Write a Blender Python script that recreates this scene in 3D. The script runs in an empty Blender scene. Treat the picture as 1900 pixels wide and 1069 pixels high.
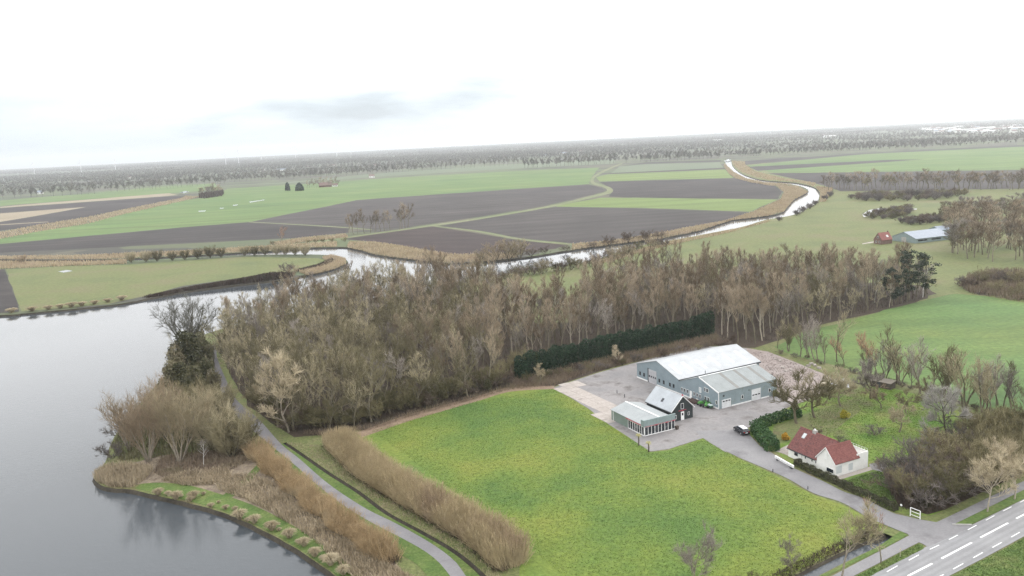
import bpy, bmesh, math, random
import numpy as np
from mathutils import Vector, Matrix
from mathutils.geometry import tessellate_polygon

SC = bpy.context.scene
COL = SC.collection
RAD = math.radians
PI = math.pi

# ------------------------------------------------------------------ camera
HCAM, FPX = 65.0, 1500.0                      # drone height (m), focal length in photo pixels (1900 wide)
FWD = Vector((0.0, 0.9837081, -0.1797731))
RGT = Vector((0.99872731, -0.00906699, -0.04961404))
UPV = Vector((0.05043573, 0.1795443, 0.98245615))
cam = bpy.data.cameras.new("camera")
cam_o = bpy.data.objects.new("camera", cam)
COL.objects.link(cam_o)
m = Matrix((RGT, UPV, -FWD)).transposed().to_4x4()
m.translation = (0, 0, HCAM)
cam_o.matrix_world = m
cam.sensor_width = 36.0
cam.lens = 36.0 * FPX / 1900.0
cam.clip_start = 0.5
cam.clip_end = 60000.0
SC.camera = cam_o

# ------------------------------------------------------------------ sun, sky, exposure
SUN_EL, SUN_AZ = RAD(24.0), RAD(52.0)         # azimuth clockwise from +Y (to the right of the view)
sun = bpy.data.lights.new("sun", 'SUN')
sun.energy = 0.9
sun.angle = RAD(18.0)
sun.color = (1.0, 0.95, 0.88)
sun_o = bpy.data.objects.new("sun", sun)
COL.objects.link(sun_o)
sdir = Vector((math.sin(SUN_AZ) * math.cos(SUN_EL), math.cos(SUN_AZ) * math.cos(SUN_EL), math.sin(SUN_EL)))
sun_o.rotation_euler = (-sdir).to_track_quat('-Z', 'Y').to_euler()

W = bpy.data.worlds.new("World")
SC.world = W
W.use_nodes = True


def world():
    nt = W.node_tree
    nt.nodes.clear()
    N = nt.nodes.new
    L = nt.links.new
    out = N('ShaderNodeOutputWorld')
    bg = N('ShaderNodeBackground')
    bg.inputs['Strength'].default_value = 0.1
    L(bg.outputs[0], out.inputs[0])
    sky = N('ShaderNodeTexSky')
    sky.sky_type = 'NISHITA'
    sky.sun_disc = False
    sky.sun_elevation = SUN_EL
    sky.sun_rotation = SUN_AZ
    sky.air_density = 1.0
    sky.dust_density = 2.0
    tc = N('ShaderNodeTexCoord')
    sep = N('ShaderNodeSeparateXYZ')
    L(tc.outputs['Generated'], sep.inputs[0])

    def math_(op, a, b=None, c=None, clamp=False):
        n = N('ShaderNodeMath')
        n.operation = op
        n.use_clamp = clamp
        for i, v in enumerate((a, b, c)):
            if v is None:
                continue
            if isinstance(v, (int, float)):
                n.inputs[i].default_value = v
            else:
                L(v, n.inputs[i])
        return n.outputs[0]
    # cloud deck seen on a plane overhead
    zc = math_('ADD', math_('MAXIMUM', sep.outputs[2], 0.0), 0.1)
    px = math_('DIVIDE', sep.outputs[0], zc)
    py = math_('DIVIDE', sep.outputs[1], zc)
    cmb = N('ShaderNodeCombineXYZ')
    L(px, cmb.inputs[0])
    L(py, cmb.inputs[1])
    no = N('ShaderNodeTexNoise')
    no.inputs['Scale'].default_value = 0.35
    no.inputs['Detail'].default_value = 6.0
    no.inputs['Roughness'].default_value = 0.55
    L(cmb.outputs[0], no.inputs['Vector'])
    # stretched noise that draws the soft edges of the grey bank of cloud
    mp = N('ShaderNodeMapping')
    mp.inputs['Scale'].default_value = (5.0, 5.0, 22.0)
    L(tc.outputs['Generated'], mp.inputs[0])
    n2 = N('ShaderNodeTexNoise')
    n2.inputs['Scale'].default_value = 1.6
    n2.inputs['Detail'].default_value = 7.0
    L(mp.outputs[0], n2.inputs['Vector'])
    # brightness of the overcast: dim and bluish low in the left, bright higher up and toward the sun
    dot = N('ShaderNodeVectorMath')
    dot.operation = 'DOT_PRODUCT'
    dot.inputs[1].default_value = sdir
    L(tc.outputs['Generated'], dot.inputs[0])
    sunw = math_('MULTIPLY', math_('ADD', dot.outputs['Value'], 1.0), 0.5)
    sunw = math_('POWER', sunw, 5.0)
    el = math_('SMOOTH_MIN', math_('MULTIPLY', math_('MAXIMUM', sep.outputs[2], 0.0), 5.0), 1.0, 0.3)
    el = math_('POWER', el, 1.12)
    # value = a + b*el + c*sun + noise
    v = math_('MULTIPLY_ADD', el, SKY_B, SKY_A)
    v = math_('MULTIPLY_ADD', sunw, SKY_C, v)
    v = math_('MULTIPLY', v, math_('MULTIPLY_ADD', no.outputs[0], 0.5, 0.75))
    # grey cloud bank
    def bank(cx, cz, wx, wz, depth, v, tilt=0.0):
        az = math_('ARCTAN2', sep.outputs[0], sep.outputs[1])
        dx = math_('DIVIDE', math_('SUBTRACT', az, cx), wx)
        zz = math_('SUBTRACT', math_('SUBTRACT', sep.outputs[2], cz), math_('MULTIPLY', math_('SUBTRACT', az, cx), tilt))
        dz = math_('DIVIDE', zz, wz)
        d = math_('ADD', math_('MULTIPLY', dx, dx), math_('MULTIPLY', dz, dz))
        d = math_('SUBTRACT', 1.0, d)
        d = math_('ADD', d, math_('MULTIPLY', math_('SUBTRACT', n2.outputs[0], 0.5), 3.2))
        d = math_('MULTIPLY', d, 0.75, clamp=True)
        return math_('MULTIPLY', v, math_('SUBTRACT', 1.0, math_('MULTIPLY', d, depth)))
    v = bank(-0.09, 0.055, 0.27, 0.032, 0.36, v, 0.08)
    v = bank(-0.66, 0.06, 0.30, 0.03, 0.14, v)
    tint = N('ShaderNodeMix')
    tint.data_type = 'RGBA'
    tint.inputs['A'].default_value = (0.88, 0.985, 1.06, 1)
    tint.inputs['B'].default_value = (1.0, 1.0, 1.0, 1)
    L(math_('MULTIPLY', math_('SUBTRACT', v, 8.0), 0.14, clamp=True), tint.inputs['Factor'])
    sc = N('ShaderNodeVectorMath')
    sc.operation = 'SCALE'
    L(tint.outputs['Result'], sc.inputs[0])
    L(v, sc.inputs['Scale'])
    mix = N('ShaderNodeMix')
    mix.data_type = 'RGBA'
    mix.inputs['Factor'].default_value = 0.94
    L(sky.outputs[0], mix.inputs['A'])
    L(sc.outputs[0], mix.inputs['B'])
    L(mix.outputs['Result'], bg.inputs['Color'])


SKY_A, SKY_B, SKY_C = 6.5, 14.5, 8.0
HAZE_D, HAZE_G, HAZE_TOP = 1.0e-4, 0.5, 190.0
world()
SC.view_settings.view_transform = 'Standard'
SC.view_settings.look = 'None'
SC.view_settings.exposure = 0.15
SC.view_settings.gamma = 1.0
SC.view_settings.use_curve_mapping = False
SC.render.engine = 'CYCLES'
SC.cycles.use_denoising = True
SC.cycles.denoiser = 'OPENIMAGEDENOISE'
SC.cycles.denoising_input_passes = 'RGB_ALBEDO_NORMAL'
SC.cycles.denoising_prefilter = 'NONE'
SC.cycles.max_bounces = 5
SC.cycles.diffuse_bounces = 2
SC.cycles.glossy_bounces = 3
SC.cycles.transmission_bounces = 3
SC.cycles.volume_bounces = 0
SC.cycles.use_adaptive_sampling = False
SC.cycles.adaptive_threshold = 0.01

# ------------------------------------------------------------------ helpers


def at(px, py, z=0.0):
    """survey: where a point read off the photograph lies on the level z (metres)"""
    d = FWD + RGT * ((px - 950.0) / FPX) - UPV * ((py - 534.5) / FPX)
    t = (HCAM - z) / -d.z
    return np.array((d.x * t, d.y * t))


def ats(pts):
    return np.array([at(*p) for p in pts])


def catmull(P, n=6, closed=False):
    P = np.asarray(P, float)
    out = []
    k = len(P)
    rng_ = range(k if closed else k - 1)
    for i in rng_:
        if closed:
            a, b, c, d = P[(i - 1) % k], P[i], P[(i + 1) % k], P[(i + 2) % k]
        else:
            a, b, c, d = P[max(i - 1, 0)], P[i], P[i + 1], P[min(i + 2, k - 1)]
        for j in range(n):
            t = j / n
            out.append(0.5 * ((2 * b) + (c - a) * t + (2 * a - 5 * b + 4 * c - d) * t * t + (3 * b - a - 3 * c + d) * t ** 3))
    if not closed:
        out.append(P[-1])
    return np.array(out)


def resample(P, n):
    P = np.asarray(P, float)
    s = np.r_[0, np.cumsum(np.linalg.norm(np.diff(P, axis=0), axis=1))]
    t = np.linspace(0, s[-1], n)
    return np.stack([np.interp(t, s, P[:, i]) for i in range(P.shape[1])], 1)


def offset(P, d):
    T = np.gradient(P, axis=0)
    T /= np.linalg.norm(T, axis=1)[:, None] + 1e-9
    return P + np.stack([-T[:, 1], T[:, 0]], 1) * d


def inpoly(pts, poly):
    x, y = pts[:, 0], pts[:, 1]
    r = np.zeros(len(pts), bool)
    n = len(poly)
    for i in range(n):
        x1, y1 = poly[i]
        x2, y2 = poly[(i + 1) % n]
        c = (y1 > y) != (y2 > y)
        with np.errstate(divide='ignore', invalid='ignore'):
            xi = (x2 - x1) * (y - y1) / (y2 - y1) + x1
        r ^= c & (x < xi)
    return r


def scatter(poly, n, rng):
    poly = np.asarray(poly)
    lo, hi = poly.min(0), poly.max(0)
    out = np.zeros((0, 2))
    for _ in range(60):
        p = rng.uniform(lo, hi, (max(n, 200) * 2, 2))
        out = np.vstack([out, p[inpoly(p, poly)]])
        if len(out) >= n:
            break
    return out[:n]


def poisson(poly, r, rng, tries=40000):
    poly = np.asarray(poly)
    lo, hi = poly.min(0), poly.max(0)
    cell = r / 1.5
    grid = {}
    out = []
    p = rng.uniform(lo, hi, (tries, 2))
    p = p[inpoly(p, poly)]
    for q in p:
        gx, gy = int((q[0] - lo[0]) / cell), int((q[1] - lo[1]) / cell)
        ok = True
        for i in range(gx - 2, gx + 3):
            for j in range(gy - 2, gy + 3):
                for w in grid.get((i, j), ()):
                    if (w[0] - q[0]) ** 2 + (w[1] - q[1]) ** 2 < r * r:
                        ok = False
                        break
                if not ok:
                    break
            if not ok:
                break
        if ok:
            grid.setdefault((gx, gy), []).append(q)
            out.append(q)
    return np.array(out)


def link(o, parent=None):
    COL.objects.link(o)
    if parent is not None:
        o.parent = parent
    return o


def mesh_np(name, V, F, smooth=False):
    """mesh from arrays; F is (n,3) or (n,4)"""
    V = np.asarray(V, np.float32)
    F = np.asarray(F, np.int32)
    me = bpy.data.meshes.new(name)
    me.vertices.add(len(V))
    me.vertices.foreach_set('co', V.ravel())
    k = F.shape[1]
    me.loops.add(F.size)
    me.loops.foreach_set('vertex_index', F.ravel())
    me.polygons.add(len(F))
    me.polygons.foreach_set('loop_start', np.arange(0, F.size, k, dtype=np.int32))
    if smooth:
        me.polygons.foreach_set('use_smooth', np.ones(len(F), bool))
    me.update(calc_edges=True)
    return me


class MB:
    """collects simple solids, links them as ONE mesh object"""

    def __init__(s):
        s.v = []
        s.f = []

    def add(s, vs, fs, M=None):
        b = len(s.v)
        s.v += [tuple(M @ Vector(p)) if M is not None else tuple(p) for p in vs]
        s.f += [tuple(i + b for i in f) for f in fs]
        return s

    def box(s, x0, x1, y0, y1, z0, z1, M=None):
        return s.add([(x0, y0, z0), (x1, y0, z0), (x1, y1, z0), (x0, y1, z0), (x0, y0, z1), (x1, y0, z1), (x1, y1, z1), (x0, y1, z1)],
                     [(0, 3, 2, 1), (4, 5, 6, 7), (0, 1, 5, 4), (1, 2, 6, 5), (2, 3, 7, 6), (3, 0, 4, 7)], M)

    def prism(s, prof, a0, a1, axis='x', M=None):
        """profile of (u,v) points extruded along an axis: x -> (a,u,v), y -> (u,a,v), z -> (u,v,a)"""
        n = len(prof)
        f = {'x': lambda a, u, v: (a, u, v), 'y': lambda a, u, v: (u, a, v), 'z': lambda a, u, v: (u, v, a)}[axis]
        vs = [f(a0, *p) for p in prof] + [f(a1, *p) for p in prof]
        fs = [tuple(range(n)), tuple(range(2 * n - 1, n - 1, -1))] + [(i, i + n, (i + 1) % n + n, (i + 1) % n) for i in range(n)]
        return s.add(vs, fs, M)

    def loft(s, rings, cap=True):
        n = len(rings[0])
        vs = [p for r in rings for p in r]
        fs = []
        for k in range(len(rings) - 1):
            for i in range(n):
                fs.append((k * n + i, k * n + (i + 1) % n, (k + 1) * n + (i + 1) % n, (k + 1) * n + i))
        if cap:
            fs.append(tuple(range(n))[::-1])
            fs.append(tuple(range((len(rings) - 1) * n, len(rings) * n)))
        return s.add(vs, fs)

    def tube(s, pts, rad, n=6):
        pts = [Vector(p) for p in pts]
        if isinstance(rad, (int, float)):
            rad = [rad] * len(pts)
        rings = []
        for i, p in enumerate(pts):
            t = (pts[min(i + 1, len(pts) - 1)] - pts[max(i - 1, 0)]).normalized()
            a = t.orthogonal().normalized()
            b = t.cross(a)
            rings.append([p + (a * math.cos(2 * PI * k / n) + b * math.sin(2 * PI * k / n)) * rad[i] for k in range(n)])
        return s.loft(rings)

    def ball(s, c, r, nu=8, nv=5, sc=(1, 1, 1)):
        rings = []
        for j in range(nv + 1):
            th = PI * (0.04 + 0.92 * j / nv)
            rings.append([(c[0] + sc[0] * r * math.sin(th) * math.cos(2 * PI * i / nu), c[1] + sc[1] * r * math.sin(th) * math.sin(2 * PI * i / nu), c[2] + sc[2] * r * math.cos(th)) for i in range(nu)])
        return s.loft(rings)

    def mesh(s, name):
        me = bpy.data.meshes.new(name)
        me.from_pydata(s.v, [], s.f)
        bm = bmesh.new()
        bm.from_mesh(me)
        bmesh.ops.recalc_face_normals(bm, faces=bm.faces)
        bm.to_mesh(me)
        bm.free()
        return me

    def build(s, name, mat, parent=None, smooth=False, bevel=0.0):
        me = s.mesh(name)
        me.materials.append(mat)
        if smooth:
            me.polygons.foreach_set('use_smooth', np.ones(len(me.polygons), bool))
        o = link(bpy.data.objects.new(name, me), parent)
        if bevel:
            b = o.modifiers.new('bevel', 'BEVEL')
            b.width = bevel
            b.segments = 2
            b.limit_method = 'ANGLE'
        return o


def obj(name, me, mat, parent=None):
    if mat is not None and not me.materials:
        me.materials.append(mat)
    return link(bpy.data.objects.new(name, me), parent)


def tag(o, label=None, cat=None, group=None, kind=None):
    if label:
        o['label'] = label
    if cat:
        o['category'] = cat
    if group:
        o['group'] = group
    if kind:
        o['kind'] = kind
    return o


def thing(name, label, cat, loc=(0, 0, 0), rz=0.0, group=None, sc=None, tilt=(0, 0)):
    o = bpy.data.objects.new(name, None)
    o.empty_display_size = 0.3
    o.location = loc
    o.rotation_euler = (tilt[0], tilt[1], rz)
    if sc is not None:
        o.scale = sc if hasattr(sc, '__len__') else (sc, sc, sc)
    link(o)
    return tag(o, label, cat, group)


def copy_thing(src, loc, rz, sc=None, label=None, group=None, tilt=(0, 0)):
    r = src.copy()
    COL.objects.link(r)
    r.location = loc
    r.rotation_euler = (tilt[0], tilt[1], rz)
    if sc is not None:
        r.scale = sc if hasattr(sc, '__len__') else (sc, sc, sc)
    if label:
        r['label'] = label
    if group:
        r['group'] = group
    for ch in src.children:
        c = ch.copy()
        COL.objects.link(c)
        c.parent = r
        for g in ch.children:
            d = g.copy()
            COL.objects.link(d)
            d.parent = c
    return r

# ------------------------------------------------------------------ materials


def nmat(name, cols, s=0.05, fine=2.0, fvar=0.35, rough=0.9, bump=0.0, coord='pos', rand=0.0, spec=0.25, metal=0.0,
         furrow=None, patch=None, lo=0.32, hi=0.68, trans=0.0):
    """procedural material: broad noise through a colour ramp, fine noise for grain and relief"""
    M = bpy.data.materials.new(name)
    M.use_nodes = True
    nt = M.node_tree
    nt.nodes.clear()
    N = nt.nodes.new
    L = nt.links.new
    out = N('ShaderNodeOutputMaterial')
    bs = N('ShaderNodeBsdfPrincipled')
    L(bs.outputs[0], out.inputs[0])
    bs.inputs['Roughness'].default_value = rough
    bs.inputs['Specular IOR Level'].default_value = spec
    bs.inputs['Metallic'].default_value = metal
    if coord == 'pos':
        vec = N('ShaderNodeNewGeometry').outputs['Position']
    else:
        vec = N('ShaderNodeTexCoord').outputs['Object']
    n1 = N('ShaderNodeTexNoise')
    n1.inputs['Scale'].default_value = s
    n1.inputs['Detail'].default_value = 5.0
    n1.inputs['Roughness'].default_value = 0.6
    L(vec, n1.inputs['Vector'])
    rp = N('ShaderNodeValToRGB')
    e = rp.color_ramp.elements
    k = len(cols)
    while len(e) < k:
        e.new(0.5)
    for i, c in enumerate(cols):
        e[i].position = lo + (hi - lo) * (i / max(k - 1, 1))
        e[i].color = (*c, 1)
    f1 = n1.outputs[0]
    if rand:
        oi = N('ShaderNodeObjectInfo')
        mr = N('ShaderNodeMath')
        mr.operation = 'MULTIPLY_ADD'
        L(oi.outputs['Random'], mr.inputs[0])
        mr.inputs[1].default_value = rand
        ad = N('ShaderNodeMath')
        ad.operation = 'MULTIPLY_ADD'
        L(n1.outputs[0], ad.inputs[0])
        ad.inputs[1].default_value = 1.0 - rand * 0.6
        ad.inputs[2].default_value = -rand * 0.2
        L(ad.outputs[0], mr.inputs[2])
        f1 = mr.outputs[0]
    L(f1, rp.inputs[0])
    col = rp.outputs[0]
    n2 = N('ShaderNodeTexNoise')
    n2.inputs['Scale'].default_value = fine
    n2.inputs['Detail'].default_value = 4.0
    n2.inputs['Roughness'].default_value = 0.65
    L(vec, n2.inputs['Vector'])
    hgt = n2.outputs[0]

    def mul(col, fac_socket, amount):
        mr = N('ShaderNodeMapRange')
        mr.inputs['From Min'].default_value = 0.25
        mr.inputs['From Max'].default_value = 0.75
        mr.inputs['To Min'].default_value = 1.0 - amount
        mr.inputs['To Max'].default_value = 1.0 + amount
        L(fac_socket, mr.inputs['Value'])
        sc = N('ShaderNodeVectorMath')
        sc.operation = 'SCALE'
        L(col, sc.inputs[0])
        L(mr.outputs[0], sc.inputs['Scale'])
        return sc.outputs[0]
    if fvar:
        col = mul(col, n2.outputs[0], fvar)
    if furrow:
        ang, period, amt = furrow
        mp = N('ShaderNodeMapping')
        mp.inputs['Rotation'].default_value = (0, 0, -ang)
        L(vec, mp.inputs[0])
        for per, am in ((period, amt), (period * 9.0, amt * 0.6)):
            wv = N('ShaderNodeTexWave')
            wv.bands_direction = 'Y'
            wv.inputs['Scale'].default_value = 0.314 / per
            wv.inputs['Distortion'].default_value = 1.2
            wv.inputs['Detail'].default_value = 2.0
            wv.inputs['Detail Scale'].default_value = 0.6
            L(mp.outputs[0], wv.inputs['Vector'])
            col = mul(col, wv.outputs['Fac'], am)
        # streaks along the working direction
        mp2 = N('ShaderNodeMapping')
        mp2.inputs['Rotation'].default_value = (0, 0, -ang)
        mp2.inputs['Scale'].default_value = (0.006, 0.07, 1)
        L(vec, mp2.inputs[0])
        n3 = N('ShaderNodeTexNoise')
        n3.inputs['Scale'].default_value = 1.0
        n3.inputs['Detail'].default_value = 5.0
        L(mp2.outputs[0], n3.inputs['Vector'])
        col = mul(col, n3.outputs[0], 0.3)
    if patch:
        pc, ps, plo, phi = patch
        n4 = N('ShaderNodeTexNoise')
        n4.inputs['Scale'].default_value = ps
        n4.inputs['Detail'].default_value = 6.0
        n4.inputs['Roughness'].default_value = 0.65
        L(vec, n4.inputs['Vector'])
        mr = N('ShaderNodeMapRange')
        mr.inputs['From Min'].default_value = plo
        mr.inputs['From Max'].default_value = phi
        L(n4.outputs[0], mr.inputs['Value'])
        mx = N('ShaderNodeMix')
        mx.data_type = 'RGBA'
        L(mr.outputs[0], mx.inputs['Factor'])
        L(col, mx.inputs['A'])
        mx.inputs['B'].default_value = (*pc, 1)
        col = mx.outputs['Result']
    L(col, bs.inputs['Base Color'])
    if bump:
        bp = N('ShaderNodeBump')
        bp.inputs['Strength'].default_value = 1.0
        bp.inputs['Distance'].default_value = bump
        L(hgt, bp.inputs['Height'])
        L(bp.outputs[0], bs.inputs['Normal'])
    if trans:
        bs.inputs['Transmission Weight'].default_value = trans
    return M


def flat(name, c, rough=0.6, spec=0.4, metal=0.0, var=0.12, fine=3.0, s=0.6):
    return nmat(name, [tuple(x * (1 - var) for x in c), tuple(min(x * (1 + var), 0.95) for x in c)], s=s, fine=fine, fvar=var * 0.5,
                rough=rough, spec=spec, metal=metal, coord='obj')


def ribbed(name, c, period, rough=0.5, spec=0.4, axis='X', var=0.1, amt=0.12, bump=0.02, patch=None):
    """sheet cladding or tile rows: a ripple along one local axis"""
    M = nmat(name, [tuple(x * (1 - var) for x in c), tuple(min(x * (1 + var), 0.95) for x in c)], s=0.5, fine=4.0, fvar=var, rough=rough, spec=spec,
             coord='obj', patch=patch)
    nt = M.node_tree
    N = nt.nodes.new
    L = nt.links.new
    bs = next(n for n in nt.nodes if n.type == 'BSDF_PRINCIPLED')
    tc = N('ShaderNodeTexCoord')
    wv = N('ShaderNodeTexWave')
    wv.bands_direction = axis
    wv.inputs['Scale'].default_value = 0.314 / period
    L(tc.outputs['Object'], wv.inputs['Vector'])
    bp = N('ShaderNodeBump')
    bp.inputs['Distance'].default_value = bump
    L(wv.outputs['Fac'], bp.inputs['Height'])
    L(bp.outputs[0], bs.inputs['Normal'])
    src = bs.inputs['Base Color'].links[0].from_socket
    mr = N('ShaderNodeMapRange')
    mr.inputs['To Min'].default_value = 1 - amt
    mr.inputs['To Max'].default_value = 1 + amt * 0.4
    L(wv.outputs['Fac'], mr.inputs['Value'])
    sc = N('ShaderNodeVectorMath')
    sc.operation = 'SCALE'
    L(src, sc.inputs[0])
    L(mr.outputs[0], sc.inputs['Scale'])
    L(sc.outputs[0], bs.inputs['Base Color'])
    return M


def glass_mat(name, c=(0.015, 0.02, 0.028)):
    M = flat(name, c, rough=0.05, spec=0.6, var=0.4)
    return M


def water_mat(name, base, wave, rough=0.04):
    M = bpy.data.materials.new(name)
    M.use_nodes = True
    nt = M.node_tree
    bs = nt.nodes['Principled BSDF']
    bs.inputs['Base Color'].default_value = (*base, 1)
    bs.inputs['Roughness'].default_value = rough
    bs.inputs['IOR'].default_value = 1.33
    bs.inputs['Specular IOR Level'].default_value = 0.5
    N = nt.nodes.new
    L = nt.links.new
    geo = N('ShaderNodeNewGeometry')
    mp = N('ShaderNodeMapping')
    mp.inputs['Rotation'].default_value = (0, 0, 0.5)
    mp.inputs['Scale'].default_value = (1.0, 1.6, 1.0)
    L(geo.outputs['Position'], mp.inputs[0])
    n = N('ShaderNodeTexNoise')
    n.inputs['Scale'].default_value = 0.9
    n.inputs['Detail'].default_value = 4.0
    n.inputs['Roughness'].default_value = 0.6
    L(mp.outputs[0], n.inputs['Vector'])
    nb = N('ShaderNodeTexNoise')
    nb.inputs['Scale'].default_value = 0.03
    nb.inputs['Detail'].default_value = 4.0
    L(geo.outputs['Position'], nb.inputs['Vector'])
    mr = N('ShaderNodeMapRange')
    mr.inputs['From Min'].default_value = 0.35
    mr.inputs['From Max'].default_value = 0.65
    mr.inputs['To Min'].default_value = 0.35
    mr.inputs['To Max'].default_value = 1.0
    L(nb.outputs[0], mr.inputs['Value'])
    bp = N('ShaderNodeBump')
    bp.inputs['Distance'].default_value = wave
    L(mr.outputs[0], bp.inputs['Strength'])
    L(n.outputs[0], bp.inputs['Height'])
    L(bp.outputs[0], bs.inputs['Normal'])
    return M


def ground_mat():
    """far country: a patchwork of small fields in winter colours"""
    M = nmat('country', [(0.07, 0.075, 0.045), (0.10, 0.105, 0.06)], s=0.01, fine=0.15, fvar=0.3)
    nt = M.node_tree
    N = nt.nodes.new
    L = nt.links.new
    bs = next(n for n in nt.nodes if n.type == 'BSDF_PRINCIPLED')
    src = bs.inputs['Base Color'].links[0].from_socket
    geo = N('ShaderNodeNewGeometry')
    mp = N('ShaderNodeMapping')
    mp.inputs['Rotation'].default_value = (0, 0, 0.35)
    mp.inputs['Scale'].default_value = (1 / 420.0, 1 / 230.0, 1)
    L(geo.outputs['Position'], mp.inputs[0])
    vo = N('ShaderNodeTexVoronoi')
    vo.distance = 'CHEBYCHEV'
    vo.inputs['Randomness'].default_value = 0.8
    L(mp.outputs[0], vo.inputs['Vector'])
    sep = N('ShaderNodeSeparateColor')
    L(vo.outputs['Color'], sep.inputs[0])
    rp = N('ShaderNodeValToRGB')
    rp.color_ramp.interpolation = 'CONSTANT'
    e = rp.color_ramp.elements
    cs = [(0.072, 0.095, 0.046), (0.046, 0.042, 0.04), (0.085, 0.11, 0.05), (0.085, 0.078, 0.058), (0.062, 0.08, 0.042), (0.042, 0.039, 0.038), (0.08, 0.095, 0.05)]
    while len(e) < len(cs):
        e.new(0.5)
    for i, c in enumerate(cs):
        e[i].position = i / len(cs)
        e[i].color = (*c, 1)
    L(sep.outputs[0], rp.inputs[0])
    mx = N('ShaderNodeMix')
    mx.data_type = 'RGBA'
    mx.inputs['Factor'].default_value = 0.75
    L(src, mx.inputs['A'])
    L(rp.outputs[0], mx.inputs['B'])
    L(mx.outputs['Result'], bs.inputs['Base Color'])
    return M


MT = {}
MT['country'] = ground_mat()
MT['water'] = water_mat('water', (0.052, 0.06, 0.068), 0.028)
MT['rough_grass'] = nmat('rough_grass', [(0.12, 0.105, 0.055), (0.11, 0.13, 0.045), (0.165, 0.152, 0.08)], s=0.12, fine=1.5, fvar=0.45, bump=0.12)
MT['field_grass'] = nmat('field_grass', [(0.068, 0.122, 0.027), (0.095, 0.145, 0.028), (0.125, 0.163, 0.03), (0.155, 0.175, 0.036)], s=0.03, fine=1.3, fvar=0.36,
                         bump=0.1, lo=0.37, hi=0.64)
MT['lawn'] = nmat('lawn', [(0.07, 0.135, 0.022), (0.11, 0.17, 0.03), (0.165, 0.185, 0.055)], s=0.14, fine=1.4, fvar=0.3, bump=0.15, patch=((0.10, 0.092, 0.05), 0.09, .5, .68))
MT['verge'] = nmat('verge', [(0.058, 0.10, 0.024), (0.08, 0.122, 0.03), (0.115, 0.138, 0.045)], s=0.25, fine=2.0, fvar=0.4, bump=0.1)
MT['pasture'] = nmat('pasture', [(0.065, 0.12, 0.036), (0.085, 0.138, 0.04), (0.115, 0.155, 0.042)], s=0.02, fine=0.7, fvar=0.3, bump=0.06,
                     furrow=(RAD(27), 3.0, 0.02))
MT['meadow'] = nmat('meadow', [(0.09, 0.11, 0.042), (0.115, 0.13, 0.048), (0.13, 0.122, 0.06)], s=0.03, fine=0.6, fvar=0.3, bump=0.1)
MT['winter_crop'] = nmat('winter_crop', [(0.068, 0.122, 0.036), (0.088, 0.14, 0.041), (0.108, 0.15, 0.048)], s=0.008, fine=0.3, fvar=0.15,
                         furrow=(RAD(10), 5.0, 0.05))
MT['bright_crop'] = nmat('bright_crop', [(0.105, 0.15, 0.042), (0.12, 0.162, 0.045)], s=0.01, fine=0.3, fvar=0.15, furrow=(RAD(5), 5.0, 0.05))
MT['soil'] = nmat('soil', [(0.021, 0.017, 0.017), (0.030, 0.025, 0.024), (0.043, 0.036, 0.034)], s=0.012, fine=0.5, fvar=0.25, bump=0.1,
                  furrow=(RAD(8), 2.2, 0.14))
MT['soil_light'] = nmat('soil_light', [(0.031, 0.026, 0.025), (0.042, 0.036, 0.034), (0.055, 0.047, 0.045)], s=0.012, fine=0.5, fvar=0.2, bump=0.1,
                        furrow=(RAD(14), 2.6, 0.14))
MT['asphalt_old_shaded'] = nmat('asphalt_old_shaded', [(0.075, 0.07, 0.078), (0.12, 0.115, 0.12)], s=0.15, fine=3.0, fvar=0.15, rough=0.7)  # darker tone holds both older asphalt and painted-in tree shade
MT['soil_red'] = nmat('soil_red', [(0.03, 0.02, 0.019), (0.041, 0.028, 0.026)], s=0.02, fine=0.5, fvar=0.25, bump=0.1, furrow=(RAD(-30), 2.2, 0.14))
MT['stubble'] = nmat('stubble', [(0.20, 0.165, 0.11), (0.25, 0.21, 0.15)], s=0.02, fine=0.3, fvar=0.25)
MT['grey_crop'] = nmat('grey_crop', [(0.095, 0.12, 0.075), (0.11, 0.135, 0.08)], s=0.01, fine=0.3, fvar=0.15)
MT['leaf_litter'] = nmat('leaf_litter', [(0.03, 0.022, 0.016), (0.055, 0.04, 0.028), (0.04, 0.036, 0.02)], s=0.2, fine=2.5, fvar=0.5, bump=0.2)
MT['dead_leaves'] = nmat('dead_leaves', [(0.17, 0.12, 0.085), (0.23, 0.17, 0.12)], s=0.3, fine=2.5, fvar=0.4, bump=0.1)
MT['dry_reed_ground'] = nmat('dry_reed_ground', [(0.13, 0.10, 0.075), (0.22, 0.18, 0.13), (0.12, 0.09, 0.075)], s=0.25, fine=2.0, fvar=0.4, bump=0.2)
MT['asphalt'] = nmat('asphalt', [(0.165, 0.162, 0.168), (0.215, 0.21, 0.214)], s=0.12, fine=3.0, fvar=0.12, rough=0.8, patch=((0.125, 0.12, 0.125), 0.13, 0.52, 0.66))
MT['road'] = nmat('road', [(0.215, 0.215, 0.222), (0.255, 0.255, 0.26)], s=0.15, fine=3.0, fvar=0.1, rough=0.75, furrow=(RAD(31), 1.1, 0.06))
MT['cycle_path'] = nmat('cycle_path', [(0.16, 0.155, 0.165), (0.21, 0.205, 0.21)], s=0.2, fine=3.0, fvar=0.12, rough=0.8,
                        patch=((0.115, 0.105, 0.11), 0.09, 0.56, 0.7))
MT['yard'] = nmat('yard', [(0.165, 0.16, 0.162), (0.21, 0.2, 0.2), (0.25, 0.236, 0.232)], s=0.1, fine=1.5, fvar=0.15, rough=0.85,
                  patch=((0.10, 0.09, 0.085), 0.2, 0.52, 0.7))
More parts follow.
